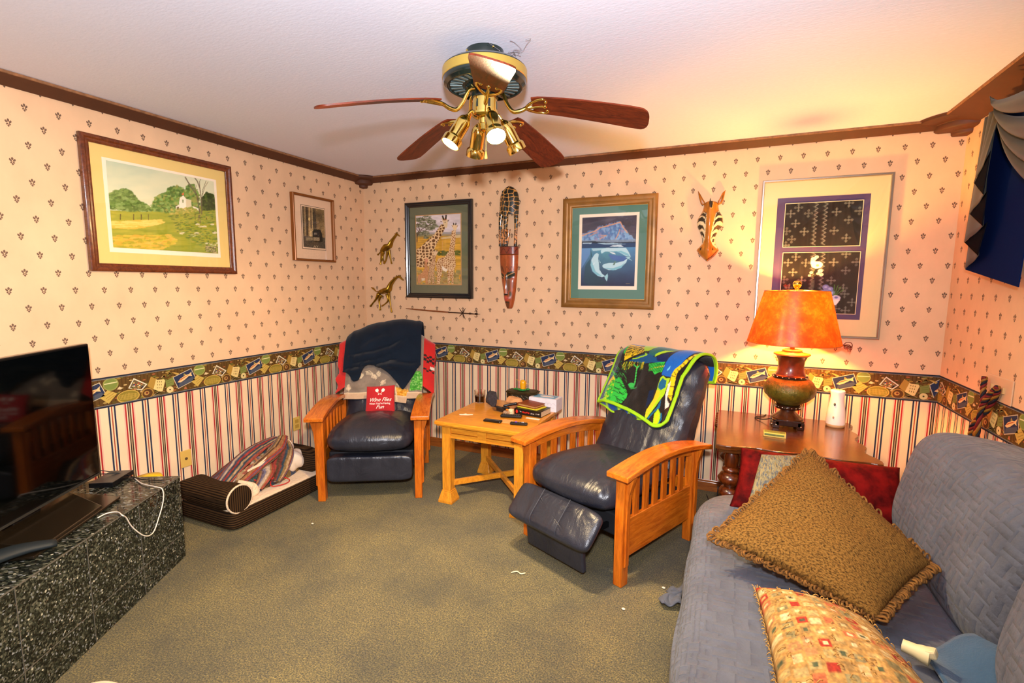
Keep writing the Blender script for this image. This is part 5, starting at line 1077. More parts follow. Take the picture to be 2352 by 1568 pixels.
for i in range(8):
    p, q = np.array(oct_[i])*.93, np.array(oct_[(i+1) % 8])*.93; d = q-p; ln = np.linalg.norm(d)
    b.beam((*p, .006), (*q, .006), .008, .012); b.beam((*p, .095), (*q, .095), .008, .010); b.beam((*p, 0), (*p, .1), .009, .009, up=(1, 0, 0))
    n_ = max(int(ln/.05), 1)
    for k in range(n_):
        c0 = p+d*(k+.5)/n_; r_ = min(.030, ln/n_*.45); tt = d/ln
        b.tube([(c0[0]+tt[0]*r_*cos(a), c0[1]+tt[1]*r_*cos(a), .05+.033*sin(a)) for a in np.linspace(0, 2*pi, 9)[:-1]], .0035, 6, closed=True, sub=2)
        b.tube([(c0[0]-tt[0]*r_, c0[1]-tt[1]*r_, .09), (c0[0], c0[1], .06), (c0[0]+tt[0]*r_, c0[1]+tt[1]*r_, .09)], .003, 5, sub=2); b.ball((c0[0], c0[1], .05), .009, 5)
b.build('filigree', M_BRZ, t)
MB().prism([(x*1.07, y*1.07) for x, y in oct_], (0, 0, .10), (1, 0, 0), (0, 1, 0), (0, 0, .008)).prism([(x*.95, y*.95) for x, y in oct_], (0, 0, .107), (1, 0, 0), (0, 1, 0), (0, 0, .006)).build('lid', M_BRZ, t, bevel=.002)
t = thing('bird_figurine', 'yellow and green glazed figurine lying on the bronze trinket box lid', 'figurine', (-1.365, 3.325, Z+.1135), radians(15))
M_YG = mat('yellow_glaze', 'e0a010', rough=.15, coat=.5); M_GG = mat('green_glaze', '1c7a30', rough=.2, coat=.5)
MB().lathe([(.001, 0), (.020, .002), (.022, .03), (.024, .052), (.02, .066), (.011, .074), (.001, .076)], (0, 0, .008), 20).build('body', M_YG, t, auto=50)
MB().ball((-.005, -.01, .009), (.036, .022, .009), 8).ball((.035, .012, .009), (.018, .012, .008), 8).tube([(-.03, 0, .008), (-.055, .01, .010), (-.075, .018, .006)], 0, 8, rr=[.008, .007, .003]).build('leaf_base', M_GG, t, smooth=True)
MB().tube([(.0, 0, .072), (-.03, 0, .078), (-.055, .004, .082)], 0, 6, rr=[.003, .002, .001]).tube([(.01, 0, .062), (.03, .0, .055), (.048, 0, .048)], 0, 6, rr=[.003, .002, .001]).build('beak', M_YG, t, smooth=True)
# tissue box, books, purse
t = thing('tissue_box', 'white patterned cardboard box with blue top at the right back of the square table', 'box', (-1.175, 3.30, Z), radians(-3))
cb = MB().box((0, 0, .046), (.215, .12, .092)); cb.build('carton', mat('white_carton', 'e8e0e4', rough=.6, mot=.12, mscale=25), t, bevel=.002)
MB().box((0, .005, .0925), (.17, .085, .0012)).build('top_print', mat('sky_blue_print', '6aa4c4', rough=.5), t)
MB().prism(ring(0, 0, .055, .02, 20), (0.01, .005, .0925), (1, 0, 0), (0, 1, 0), (0, 0, .0016)).build('tissue_slot', mat('white_tissue', 'f4e4dc'), t)
b = MB()
for i in range(7): b.tube([(-.085+i*.028+.018*cos(a), -.0605, .045+.018*sin(a)) for a in np.linspace(0, 5, 8)], .0008, 5, sub=2)
b.build('scroll_print', mat('grey_print', 'b8b0bc'), t)
# thick paperback with lettered spine
t = thing('thick_book', 'thick black paperback with red and white spine lettering, flat on the square table', 'book', (-1.215, 3.145, Z), radians(-7))
MB().box((0, .0, .0215), (.205, .145, .035)).build('pages', mat('book_pages', 'e4c8a0', rough=.8, stretch=(1, 1, 40), mot=.2, mscale=12), t)
MB().box((0, -.0015, .0405), (.21, .15, .003)).box((0, -.0015, .0025), (.21, .15, .003)).box((0, -.0755, .0215), (.21, .003, .041)).build('cover', mat('black_cover', '171210', rough=.35), t, bevel=.001)
M_WH = mat('white_print', 'f4e6da'); M_RDP = mat('red_ink', 'd82a1c', rough=.5)
def face_text(txt, size, x, z, m, parent, name, y=-.0776, shear=0, bold=0, sx=1):
    V, F = text_mesh(txt, size, shear, bold); return mkobj(name, [(x+v[0]*sx, y, z+v[1]) for v in V], F, m, parent)
face_text('The', .010, -.055, .021, M_WH, t, 'spine_lettering'); face_text('Mindf*ck', .0165, -.014, .0165, M_RDP, t, 'spine_lettering', shear=.2, bold=.0004); face_text('Series', .012, .038, .0165, M_WH, t, 'spine_lettering', shear=.4); face_text('S.T. ABBY', .010, .079, .019, M_WH, t, 'spine_lettering', sx=.75)
MB().prism(ring(-.085, .021, .009, .013, 14), (0, -.0772, 0), (1, 0, 0), (0, 0, 1), (0, -.0006, 0)).build('spine_emblem', M_RDP, t)
o = MB().box((0, 0, .003), (.17, .12, .006)).build('notepad', mat('yellow_notepad', 'd8c82c', rough=.7), None, bevel=.001, loc=(-1.225, 3.155, Z+.0425), rot=(0, 0, radians(-14))); tag(o, 'yellow notepad under the tan leather wallet on the black book', 'notepad')
t = thing('leather_wallet', 'tan brown leather wallet on top of the yellow notepad', 'wallet', (-1.235, 3.165, Z+.0490), radians(-16))
def wf_(P): P = P.copy(); P[..., 2] += .004*np.sin(P[..., 0]*30); return P
MB().box((0, .002, .010), (.150, .108, .012)).build('pages', mat('tan_pages', 'c89458'), t)
MB().box((0, 0, .0185), (.16, .12, .004), (0, radians(1.5), 0)).box((0, 0, .002), (.16, .12, .004)).box((-.079, 0, .010), (.004, .12, .018)).build('cover', mat('tan_leather', '8a3a0c', rough=.45, mot=.35, mscale=25), t, bevel=.0018)
# spectacle case / stapler-like dark holder and black pen-like wand
t = thing('stapler', 'dark metal stapler-like tool with two crossed arms in front of the pale rock', 'tool', (-1.43, 3.085, Z), radians(-22))
MB().box((0, 0, .020), (.13, .036, .026), (radians(4), 0, 0)).box((.045, 0, .040), (.055, .03, .010)).build('body', mat('gunmetal', '2a2626', rough=.3, metal=.4), t, bevel=.007)
MB().box((-.052, -.0205, .020), (.04, .004, .02)).build('end_plate', mat('bronze_plate', '8a6a44', rough=.3, metal=.6), t, bevel=.003)
MB().tube([(.02, .0, .048), (.05, .035, .058), (.085, .07, .066)], 0, 10, rr=[.007, .009, .011]).build('wand', mat('black_gloss', '14121a', rough=.2), t, smooth=True)
t = thing('glass_trinket', 'tiny clear and amber glass trinket behind the middle remote', 'trinket', (-1.372, 3.03, Z), 0)
MB().ball((0, 0, .016), (.022, .016, .016), 8).ball((.02, .0, .018), (.012, .012, .018), 8).build('glass_body', mat('amber_clear', 'f0c8a0', rough=.05, trans=.7), t, smooth=True)
MB().ball((.012, -.002, .038), (.011, .009, .007), 6).build('amber_top', mat('amber_top', 'd8781c', rough=.2), t, smooth=True)
t = thing('marshmallow_toy', 'tiny cream cube-headed toy with two dark eyes beside the book spine', 'toy', (-1.338, 3.045, Z), radians(-5))
MB().box((0, 0, .021), (.036, .03, .042)).build('body', mat('cream_toy', 'f0d8a8', rough=.6), t, bevel=.006)
MB().ball((-.006, -.0155, .022), (.0022, .001, .0045), 6).ball((.007, -.0155, .022), (.0022, .001, .0045), 6).build('eye', mat('eye_black', '101010', rough=.3), t)
def remote(lb, loc, rz, ln, w, h, cb_, btn, tilt=0, extra=None):
    t = thing('remote_control', lb, 'remote control', loc, rz, group='remote controls on the square table')
    MB().box((0, 0, h/2+.001), (ln, w, h)).build('case', cb_, t, bevel=min(h, w)*.42)
    b = MB()
    for i in range(btn[0]):
        for j in range(btn[1]): b.box((-ln*.40+ln*.80*(i+.5)/btn[0], -w*.28+w*.56*(j+.5)/btn[1], h+.0015), (ln*.8/btn[0]*.6, w*.56/btn[1]*.6, .002))
    b.build('buttons', mat('button_grey', '55504c', rough=.5), t)
    if extra: extra(t)
M_REM = mat('remote_black', '17130f', rough=.3)
remote('small ribbed dark remote control nearest the left front edge of the square table', (-1.377, 2.835, Z), radians(2), .125, .042, .014, M_REM, (10, 3))
def ex_(t): MB().box((-.018, 0, .019), (.014, .014, .002)).build('purple_button', mat('purple_button', '6a3cc8', rough=.4, emis=.3), t); MB().box((.022, .0, .019), (.004, .01, .002)).box((.030, .002, .019), (.004, .01, .002)).build('white_button', mat('white_button', 'f0e8f0'), t)
remote('rounded black remote control with a purple button, nearest the right recliner arm', (-1.195, 2.845, Z), radians(10), .115, .036, .016, M_REM, (6, 1), extra=ex_)
def ex2(t): MB().box((0, -.0215, .012), (.125, .002, .005)).build('silver_edge', mat('silver_trim', '9a948c', rough=.3, metal=.6), t, bevel=.0008)
remote('thick dark remote control with a silver edge lying in front of the book', (-1.31, 2.985, Z), radians(12), .148, .046, .020, M_REM, (9, 3), extra=ex2)
c_ = MB().prism([(-.055, -.02), (-.02, -.04), (.04, -.036), (.06, 0), (.03, .036), (-.03, .04)], (0, 0, .0005), (1, 0, 0), (0, 1, 0), (0, 0, .002)).build('paper_coaster', mat('peach_paper', 'dc9c5c', rough=.8), loc=(-1.30, 2.885, Z)); tag(c_, 'faint tan hexagonal coaster between the remotes on the square table', 'coaster')
c_ = MB().box((0, 0, .0015), (.095, .022, .002), (0, radians(3), 0)).box((-.02, .004, .003), (.05, .012, .002), (0, 0, .5)).build('paper_scrap', mat('white_paper', 'f4e4cc', rough=.8), loc=(-1.622, 2.915, Z), rot=(0, 0, radians(33))); tag(c_, 'crumpled white paper strip on the left of the square table', 'paper')
c_ = MB().box((0, 0, .001), (.10, .024, .0015), (0, 0, 0)).build('paper_slip', mat('white_paper', 'f4e4cc'), loc=(-1.165, 3.02, Z), rot=(0, 0, radians(-4))); tag(c_, 'narrow white paper slip half under the black book', 'paper')
# ================================================================== LAMP TABLE
M_WAL = wood('antique_walnut', '64330c', '321406', rough=.2, axis='x', coat=.5); M_WALZ = wood('antique_walnut_turned', '6a2c0a', '341205', rough=.25, axis='z', coat=.5)
LT = .62; t = thing('lamp_table', 'antique walnut lamp table with scalloped top and bulbous turned legs, behind the sofa end', 'table', (.37, 3.24, 0))
def rope_edge():
    P = []; x0, x1, y0, y1 = -.385, .375, -.40, .40
    n = 30
    for i in range(n): f = i/n; P.append((x0+(x1-x0)*f, y0-.012*sin(f*pi*6)-.01*cos(f*pi*2)))
    for i in range(n): f = i/n; P.append((x1-.030*sin(f*pi*1)*0+.016*sin(f*pi*7)-.045*(1-f)*sin(f*pi), y0+.10*(1-abs(1-2*f))*0+(y1-y0)*f))
    for i in range(n): f = i/n; P.append((x1-(x1-x0)*f, y1))
    for i in range(n): f = i/n; P.append((x0+.004*sin(f*pi*30)*(f < .5), y1-(y1-y0)*f))
    return P
E_ = rope_edge(); b = MB().prism(E_, (0, 0, LT-.026), (1, 0, 0), (0, 1, 0), (0, 0, .026)); b.build('tabletop', M_WAL, t, bevel=.004)
MB().prism([(x*.965, y*.965) for x, y in E_], (0, 0, LT-.045), (1, 0, 0), (0, 1, 0), (0, 0, .02)).build('top_moulding', M_WAL, t, bevel=.004)
b = MB()
for i in range(7): b.lathe([(.001, -.012), (.014, -.010), (.017, 0), (.014, .010), (.001, .012)], (-.384, .33-.05*i, LT-.014), 10)
b.build('carved_beads', M_WALZ, t, smooth=True)
prof = [(.001, 0), (.028, 0), (.036, .02), (.033, .05), (.028, .08), (.034, .10), (.036, .27), (.03, .288), (.048, .30), (.061, .325), (.048, .348), (.03, .356), (.034, .366), (.052, .376), (.068, .404), (.052, .432), (.034, .442), (.045, .452), (.045, .462), (.03, .472), (.036, .482), (.039, .53), (.03, .558), (.045, .565), (.045, .577), (.001, .577)]
for sx in (-1, 1):
    for sy in (-1, 1):
        MB().lathe(prof, (sx*.30, sy*.315, 0), 32).build('leg', M_WALZ, t, auto=60)
for p, q in (((-.26, -.315), (.26, -.315)), ((-.26, .315), (.26, .315)), ((-.30, -.275), (-.30, .275)), ((.30, -.275), (.30, .275))):
    MB().beam((*p, .535), (*q, .535), .02, .085).build('apron', M_WAL, t, bevel=.002)
b = MB()
for s in (-1, 1): b.tube([(s*.262, -.325, .478), (s*.20, -.328, .475), (s*.16, -.33, .49), (s*.10, -.33, .494)], 0, 8, rr=[.007, .008, .006, .008])
b.build('bracket', M_WALZ, t, smooth=True)

tag(MB().tube([(-.06, 3.60, .006), (-.03, 3.45, .006), (.0, 3.3, .006), (-.02, 3.1, .006), (-.015, 2.98, .05), (.005, 2.93, .20), (.01, 2.935, .34)], .0035, 6).build('extension_cord', mat('cord_brown', '140e0a', rough=.5), smooth=True), 'dark electric cord rising from the carpet beside the lamp table front leg', 'cord')
# ------------------------------------------------------------------ table lamp
M_LB = mat('lamp_dark_wood', '2c140a', rough=.25, coat=.4); M_LR = mat('lamp_red_brown', '5c2c10', rough=.3, coat=.4, mot=.5, mscale=26); M_LP = mat('lamp_hammered_body', '70651c', rough=.42, metal=.25, mot=.55, mscale=28, bump=.004, bscale=70)
t = lamp = thing('table_lamp', 'table lamp with orange parchment shade and urn-shaped dark body on the walnut table', 'lamp', (LAMP[0], LAMP[1], LT), radians(8))
b = MB()
for sx in (-1, 1):
    for sy in (-1, 1): b.box((sx*.066, sy*.066, .022), (.038, .038, .044))
b.prism([(-.085, -.07), (-.07, -.085), (.07, -.085), (.085, -.07), (.085, .07), (.07, .085), (-.07, .085), (-.085, .07)], (0, 0, .016), (1, 0, 0), (0, 1, 0), (0, 0, .036)); b.build('base', M_LB, t, bevel=.004)
b = MB()
for sx in (-1, 1): b.ball((sx*.066, -.087, .02), .006, 6); b.ball((-.087, sx*.066, .02), .006, 6)
b.build('stud', mat('steel_stud', 'd8d0c0', rough=.2, metal=1), t, smooth=True)
MB().lathe([(.001, .05), (.088, .05), (.088, .056), (.07, .07), (.045, .09), (.040, .108), (.045, .114), (.001, .114)], n=40).build('foot', M_LR, t, auto=50)
r = MB().lathe([(.001, .112), (.068, .112), (.073, .118), (.073, .132), (.066, .138), (.001, .138)], n=40).build('lower_ring', M_LB, t, auto=40)
b = MB(); [b.ball((.072*cos(a), .072*sin(a), .125), .0045, 5) for a in np.arange(0, 2*pi, pi/9)]; b.build('stud', MC['steel_stud'], r, smooth=True)
MB().lathe([(.001, .138), (.060, .138), (.075, .15), (.11, .172), (.136, .20), (.144, .228), (.140, .255), (.122, .285), (.1, .303), (.001, .305)], n=56).build('urn_body', M_LP, t, smooth=True)
r = MB().lathe([(.001, .303), (.094, .303), (.099, .309), (.099, .320), (.092, .326), (.001, .326)], n=40).build('upper_ring', M_LB, t, auto=40)
b = MB(); [b.ball((.098*cos(a), .098*sin(a), .3145), .0045, 5) for a in np.arange(0, 2*pi, pi/9)]; b.build('stud', MC['steel_stud'], r, smooth=True)
MB().lathe([(.001, .326), (.083, .326), (.074, .345), (.069, .375), (.073, .41), (.086, .438), (.1, .447), (.001, .447)], n=48).build('neck', M_LR, t, auto=50)
MB().lathe([(.001, .447), (.101, .447), (.099, .454), (.06, .462), (.052, .470), (.056, .474), (.042, .480), (.001, .481)], n=48).build('cap', mat('lamp_cap_ochre', 'a0701c', rough=.3, coat=.3), t, auto=45)
MB().lathe([(.001, .48), (.013, .48), (.013, .53), (.018, .532), (.018, .56), (.001, .562)], n=16).build('socket', M_BRASS, t, auto=45)
def shade_mat():
    m = bpy.data.materials.new('parchment_shade'); m.use_nodes = True; nt = m.node_tree; n = nt.nodes; n.clear(); v = coords(nt, 'o', 1)
    f = noise(nt, v, 16, 6, .65, .3); g = noise(nt, v, 60, 3, .6)
    c_ = ramp(nt, mixc(nt, .3, f, g), [(.34, 'b02c06'), (.5, 'd0400a'), (.64, 'e86c18')])
    o = n.new('ShaderNodeOutputMaterial'); d = n.new('ShaderNodeBsdfDiffuse'); tr = n.new('ShaderNodeBsdfTranslucent'); gl = n.new('ShaderNodeBsdfGlossy'); gl.inputs['Roughness'].default_value = .28
    nt.links.new(c_, d.inputs[0]); nt.links.new(ramp(nt, mixc(nt, .3, f, g), [(.34, 'd04408'), (.64, 'f47a20')]), tr.inputs[0])
    m1 = n.new('ShaderNodeMixShader'); m1.inputs[0].default_value = .065; nt.links.new(d.outputs[0], m1.inputs[1]); nt.links.new(tr.outputs[0], m1.inputs[2])
    m2 = n.new('ShaderNodeMixShader'); m2.inputs[0].default_value = .045; nt.links.new(m1.outputs[0], m2.inputs[1]); nt.links.new(gl.outputs[0], m2.inputs[2]); nt.links.new(m2.outputs[0], o.inputs[0]); return m
sh = MB().lathe([(.254, .52), (.174, .833)], n=72, cap=False).build('lamp_shade', shade_mat(), t, smooth=True)
for r_, z in ((.254, .52), (.174, .833)): MB().tube([(r_*cos(a), r_*sin(a), z) for a in np.linspace(0, 2*pi, 49)[:-1]], .0022, 6, closed=True, sub=1).build('shade_trim', mat('shade_trim_gold', 'b8641c', rough=.4), sh, smooth=True)
b = MB()
for a in (0, 2*pi/3, 4*pi/3): b.tube([(0, 0, .842), (.17*cos(a), .17*sin(a), .832)], .002, 6)
for s in (-1, 1): b.tube([(0, s*.012, .54), (0, s*.055, .62), (0, s*.06, .72), (0, s*.03, .81), (0, 0, .84)], .002, 6)
b.build('harp', M_GOLD, t, smooth=True)
MB().lathe([(.001, .836), (.008, .838), (.008, .846), (.015, .852), (.024, .868), (.025, .88), (.018, .892), (.001, .897)], n=20).build('finial', M_GOLD, t, auto=60)
b = MB(); rg = random.Random(4)
for k in range(3): b.tube([(.252, -.03, .522), (.27+.01*k, -.03+.01*k, .54-.015*k), (.295, -.02, .535-.02*k), (.30, -.01, .512), (.27, -.02, .50+.01*k), (.255, -.03, .515)], .0022, 6)
for k in range(2): b.tube([(.262, -.03, .515), (.275+.012*k, -.035, .50), (.28+.01*k, -.03, .485)], .002, 5)
b.build('shade_bow', mat('red_leather_lace', '7c2408', rough=.5), sh, smooth=True)
MB().lathe([(.001, .56), (.02, .565), (.032, .60), (.030, .63), (.001, .655)], n=20).build('bulb', mat('bulb_glow', 'ffd090', emis=60), t, auto=60)
light('table_lamp_light', 'POINT', (LAMP[0], LAMP[1], LT+.70), 64, (1, .54, .12), .035)

MB().tube([(-.085, .02, .03), (-.13, .05, .012), (-.17, .10, .004), (-.16, .14, .004), (-.12, .17, .004), (-.10, .225, .004)], .003, 6).build('lamp_cord', mat('cord_brown', '140e0a', rough=.5), lamp, smooth=True); lamp.rotation_euler = (0, 0, 0)
# air freshener, little box
t = thing('air_freshener', 'white tapered plastic air freshener standing right of the table lamp', 'air freshener', (.655, 3.515, LT))
MB().lathe([(.001, 0), (.048, 0), (.051, .012), (.052, .03), (.047, .10), (.039, .15), (.036, .19), (.039, .215), (.04, .224), (.036, .229), (.001, .230)], n=40).build('case', mat('white_plastic', 'f6ece0', rough=.3), t, auto=50)
MB().lathe([(.001, -.0), (.0485, .0), (.0515, .012), (.0518, .018)], n=40, cap=False).build('base_band', mat('cream_plastic', 'd8b078', rough=.4), t, smooth=True)
a_ = -2.0; b = MB(); b.ball((.0435*cos(a_), .0435*sin(a_), .145), (.006, .006, .009), 8); b.build('sensor_window', mat('sensor_grey', '50544c', rough=.2), t, smooth=True)
MB().ball((.0505*cos(a_), .0505*sin(a_), .065), (.005, .005, .008), 8).build('button', mat('button_tan', 'b09078', rough=.4), t, smooth=True)
MB().ball((0, 0, .232), (.012, .012, .004), 8).build('nozzle', mat('cream_plastic', 'd8b078'), t, smooth=True)
t = thing('match_box', 'small green and cream box lying on the walnut table in front of the lamp', 'box', (.293, 3.13, LT), radians(-4))
MB().box((0, 0, .011), (.115, .062, .022)).build('tray', mat('cream_card', 'd8b458', rough=.6), t, bevel=.002)
MB().box((0, .006, .0225), (.108, .046, .002)).box((-.002, -.0315, .013), (.10, .001, .010)).build('picture_label', mat('green_label', '6a7c3c', rough=.5, mot=.5, mscale=40), t)

# ================================================================== SOFA (quilted cover)
def quilt():
    m = bpy.data.materials.new('quilted_grey_cover'); m.use_nodes = True; nt = m.node_tree; n = nt.nodes; b = n['Principled BSDF']; l = nt.links
    tc = n.new('ShaderNodeTexCoord'); nz = n.new('ShaderNodeTexNoise'); nz.inputs['Scale'].default_value = 6; l.new(tc.outputs['UV'], nz.inputs['Vector'])
    ad = n.new('ShaderNodeMix'); ad.data_type = 'RGBA'; ad.blend_type = 'LINEAR_LIGHT'; ad.inputs[0].default_value = .012; l.new(tc.outputs['UV'], ad.inputs[6]); l.new(nz.outputs['Color'], ad.inputs[7])
    ck = n.new('ShaderNodeTexChecker'); ck.inputs['Scale'].default_value = 19; ck.inputs[1].default_value = (0, 0, 0, 1); ck.inputs[2].default_value = (1, 1, 1, 1); l.new(ad.outputs[2], ck.inputs['Vector'])
    w = []
    for d in ('X', 'Y'):
        q = n.new('ShaderNodeTexWave'); q.bands_direction = d; q.wave_profile = 'SIN'; q.inputs['Scale'].default_value = 19/(2*pi)*pi*.975; q.inputs['Distortion'].default_value = .4; l.new(ad.outputs[2], q.inputs['Vector']); w.append(q.outputs['Fac'])
    mx = n.new('ShaderNodeMix'); l.new(ck.outputs['Fac'], mx.inputs[0]); l.new(w[0], mx.inputs[2]); l.new(w[1], mx.inputs[3])
    pw = n.new('ShaderNodeMath'); pw.operation = 'POWER'; pw.inputs[1].default_value = .35; l.new(mx.outputs[0], pw.inputs[0])
    f = noise(nt, coords(nt, 'o', 1), 5, 4, .6); g = noise(nt, coords(nt, 'o', 1), 160, 2)
    l.new(ramp(nt, f, [(.3, '484b56'), (.7, '5e626e')]), b.inputs['Base Color']); b.inputs['Roughness'].default_value = .85; b.inputs['Sheen Weight'].default_value = .12
    b0 = n.new('ShaderNodeBump'); b0.inputs['Distance'].default_value = .05; b0.inputs['Strength'].default_value = .5; l.new(f, b0.inputs['Height'])
    b1 = n.new('ShaderNodeBump'); b1.inputs['Distance'].default_value = .0055; b1.inputs['Strength'].default_value = .8; l.new(pw.outputs[0], b1.inputs['Height']); l.new(b0.outputs[0], b1.inputs['Normal'])
    b2 = n.new('ShaderNodeBump'); b2.inputs['Distance'].default_value = .0012; l.new(g, b2.inputs['Height']); l.new(b1.outputs[0], b2.inputs['Normal']); l.new(b2.outputs[0], b.inputs['Normal']); return m
M_Q = quilt()
t = thing('sofa', 'large sofa under a grey-blue quilted cover along the right wall', 'sofa', (.55, 1.6, 0))
def sofa_part(name, loops, y0c=0):
    """loops: list of 2D-lofted closed outlines as (k,3) arrays"""
    P = np.array(loops) - np.array([.55, 1.6, 0]); return grid(name, P, M_Q, t, cv=True)
# seat block: profile in x-z swept along y, with a softly rounded far corner
ys = np.linspace(.25, 2.72, 90); L_ = []
rgn = fbm(90, 60, 18, 12, 77, 3)-.5
for i, y in enumerate(ys):
    e = max(0, (y-2.34)/.38); xin = .0+.30*(1-math.sqrt(max(0, 1-min(e, 1)**2.3)))
    x0 = -.085+xin; zt = .455-.05*min(e, 1)**3
    pr = []
    for k in range(60):
        f = k/59
        if f < .42: q = f/.42; x = x0-.012*sin(q*pi)+.004*sin(y*13+q*4); z = .012+(zt-.085)*q; x += .03*(1-q)**2*0-.006
        elif f < .55: a = (f-.42)/.13*pi/2; x = x0+.085*(1-cos(a)); z = zt-.075+.075*sin(a)
        elif f < .98: q = (f-.55)/.43; x = x0+.085+(1.10-x0-.085)*q; z = zt+.018*sin(q*pi)-.012*q
        else: x = 1.10; z = .012
        z += .018*rgn[i, k]*(f > .42)*(f < .97); x += .018*rgn[i, k]*(f <= .42)
        pr.append((x, y, max(z, .004)))
    L_.append(pr)
so = sofa_part('seat', L_)
b = MB(); 
for L0 in (L_[0], L_[-1]): b.add([tuple(np.array(p)-np.array([.55, 1.6, 0])) for p in L0], [tuple(range(60))])
b.build('seat_end', M_Q, t)
# far arm
def af(P): P = P.copy(); P[..., 2] += wrinkle(P, .004, 11, 2); return P
def uvbox(o, s=1, q=0):
    me = o.data; ul = me.uv_layers.new(name='UVMap'); n_ = np.zeros(len(me.loops), dtype=np.int32); me.loops.foreach_get('vertex_index', n_); v = np.zeros(len(me.vertices)*3); me.vertices.foreach_get('co', v); v = v.reshape(-1, 3)[n_]
    ul.data.foreach_set('uv', (np.stack([v[:, 1]+.15*v[:, 2], v[:, 2]+v[:, 0]*.8], -1) if q else np.stack([v[:, 0]+v[:, 1]*.2, v[:, 2]+v[:, 1]], -1)).astype(np.float32).ravel()); return o
uvbox(blob('arm', (.655-.55, 2.68-1.6, .31), (.47, .115, .27), M_Q, t, e=(6, 3.2), fn=af, n=(90, 40)))
# backrest core
pr = []
for i, y in enumerate(np.linspace(.2, 2.78, 60)):
    e = max(0, (y-2.45)/.33); k = math.sqrt(max(.02, 1-min(e, 1)**2)); h = .80*(.72+.28*k); w = .23
    ring_ = []
    for j in range(40):
        a = 2*pi*j/40; cx, cz = 1.04, h/2+.02; s_ = lambda v, q: math.copysign(abs(v)**(2/q), v)
        ring_.append((cx+w*.58*s_(cos(a), 3.5), y, max(.01, cz+h/2*s_(sin(a), 5))))
    pr.append(ring_)
sofa_part('backrest', pr)
Le = pr[-1]; MB().add([tuple(np.array(p)-np.array([.55, 1.6, 0])) for p in Le], [tuple(range(40))]).build('backrest_end', M_Q, t)
def cf(sd):
    def f(P):
        P = P.copy(); P[..., 0] += wrinkle(P, .007, 9, sd); P[..., 2] += wrinkle(P, .006, 7, sd+2); return P
    return f
uvbox(blob('back_cushion', (.875-.55, 2.07-1.6, .665), (.19, .47, .272), M_Q, t, e=(4.5, 3.4), fn=cf(1), n=(120, 60), rot=(0, radians(10), 0)), q=1)
uvbox(blob('back_cushion', (.855-.55, 1.14-1.6, .665), (.20, .47, .282), M_Q, t, e=(4, 3.2), fn=cf(5), n=(120, 60), rot=(0, radians(12), 0)), q=1)
# corner of the cover lying on the carpet
P = np.array([[(-.10-.10*u-.02*sin(v*6), 2.22+.14*v-.03*u+.02*u*sin(v*5), .016+.05*(1-u)*(.3+v*.5)+.02*sin(u*5+v*4)**2*(u > .05)) for v in np.linspace(0, 1, 14)] for u in np.linspace(0, 1, 16)])-np.array([.55, 1.6, 0])
P[:, :, 1] = P[:, :, 1]*1; grid('cover_corner', P, M_Q, t, thick=.006)

# ------------------------------------------------------------------ pillows on the sofa
M_VEL = mat('red_velvet', '7c0e0a', rough=.8, spec=.12, c2='3c0404', mscale=15, bump=.006, bscale=16)
pillow('throw_pillow', 'long red velvet pillow leaning on the far sofa arm behind the fringed one', 'pillow', [(.10, 2.55, .705), (.74, 2.60, .69), (.76, 2.46, .45), (.06, 2.42, .45)], .085, M_VEL, seed=2, crease=.03, pinch=.04)
cg = Canvas(0, 0, 300, 300, 1, '8c8468'); cg.dabs(np.ones((300, 300), bool), ['50545c', '8c8460', '444c58', '94845c', '6c5c3a', '9a7c48'], 9000, 1.6, 5, 4)
pillow('throw_pillow', 'grey-tan woven tapestry pillow standing between the red velvet and the fringed pillow', 'pillow', [(.18, 2.42, .725), (.335, 2.45, .735), (.70, 2.30, .50), (.07, 2.02, .47)], .05, mat('tapestry', vc=True, rough=.9, bump=.003, bscale=80), colf=lambda U, V: cg.quad(U, V, [(0, 0), (299, 0), (299, 299), (0, 299)]), n=140, seed=3, crease=.01, pinch=.04)
def weave_mat():
    m = bpy.data.materials.new('ochre_tweed'); m.use_nodes = True; nt = m.node_tree; b = nt.nodes['Principled BSDF']
    v = coords(nt, 'uv', (1, 1.5, 1), (0, 0, .6)); f = noise(nt, v, 105, 2, .6, .3); g = noise(nt, v, 260, 2, .6)
    c_ = ramp(nt, f, [(.34, '442e12'), (.46, '6c4c20'), (.6, '92682e'), (.72, '78602e')]); d = ramp(nt, g, [(.3, .68), (.6, 1.0)]); nt.links.new(mixc(nt, 1., c_, d, 'MULTIPLY'), b.inputs['Base Color']); b.inputs['Roughness'].default_value = .9; b.inputs['Specular IOR Level'].default_value = .15
    bumpn(nt, f, b, .003, .8); return m
BP = [(.352, 2.345, .785), (.645, 1.885, .605), (.450, 1.635, .525), (.0, 1.835, .575)]
o, surf, nrm, base_ = pillow('throw_pillow', 'big ochre tweed pillow with looped fringe lying across the sofa end', 'pillow', BP, .085, weave_mat(), n=90, seed=5, crease=.035, pinch=.035)
b = MB(); rg = random.Random(6)
for side in range(4):
    nl = 62
    for k in range(nl):
        s = -1+2*(k+rg.uniform(0, .8))/nl
        uvp = lambda e, s=s: ((s, -1-e), (1+e, s), (s, 1+e), (-1-e, s))[side]
        r_ = rg.uniform(.055, .10); w = rg.uniform(.012, .03); lift = rg.uniform(-.008, .012)
        def pt(e, ds, dz):
            u_, v_ = uvp(e); 
            if side in (0, 2): u_ += ds
            else: v_ += ds
            return tuple(base_(np.array(min(max(u_, -1.1), 1.1)), np.array(min(max(v_, -1.1), 1.1)))+nrm*dz)
        b.tube([pt(-.03, -w, 0), pt(r_*.6, -w*1.3, .006+lift), pt(r_, 0, lift), pt(r_*.5, w*1.3, -.004+lift), pt(-.03, w, 0)], rg.uniform(.0028, .0042), 5, sub=3)
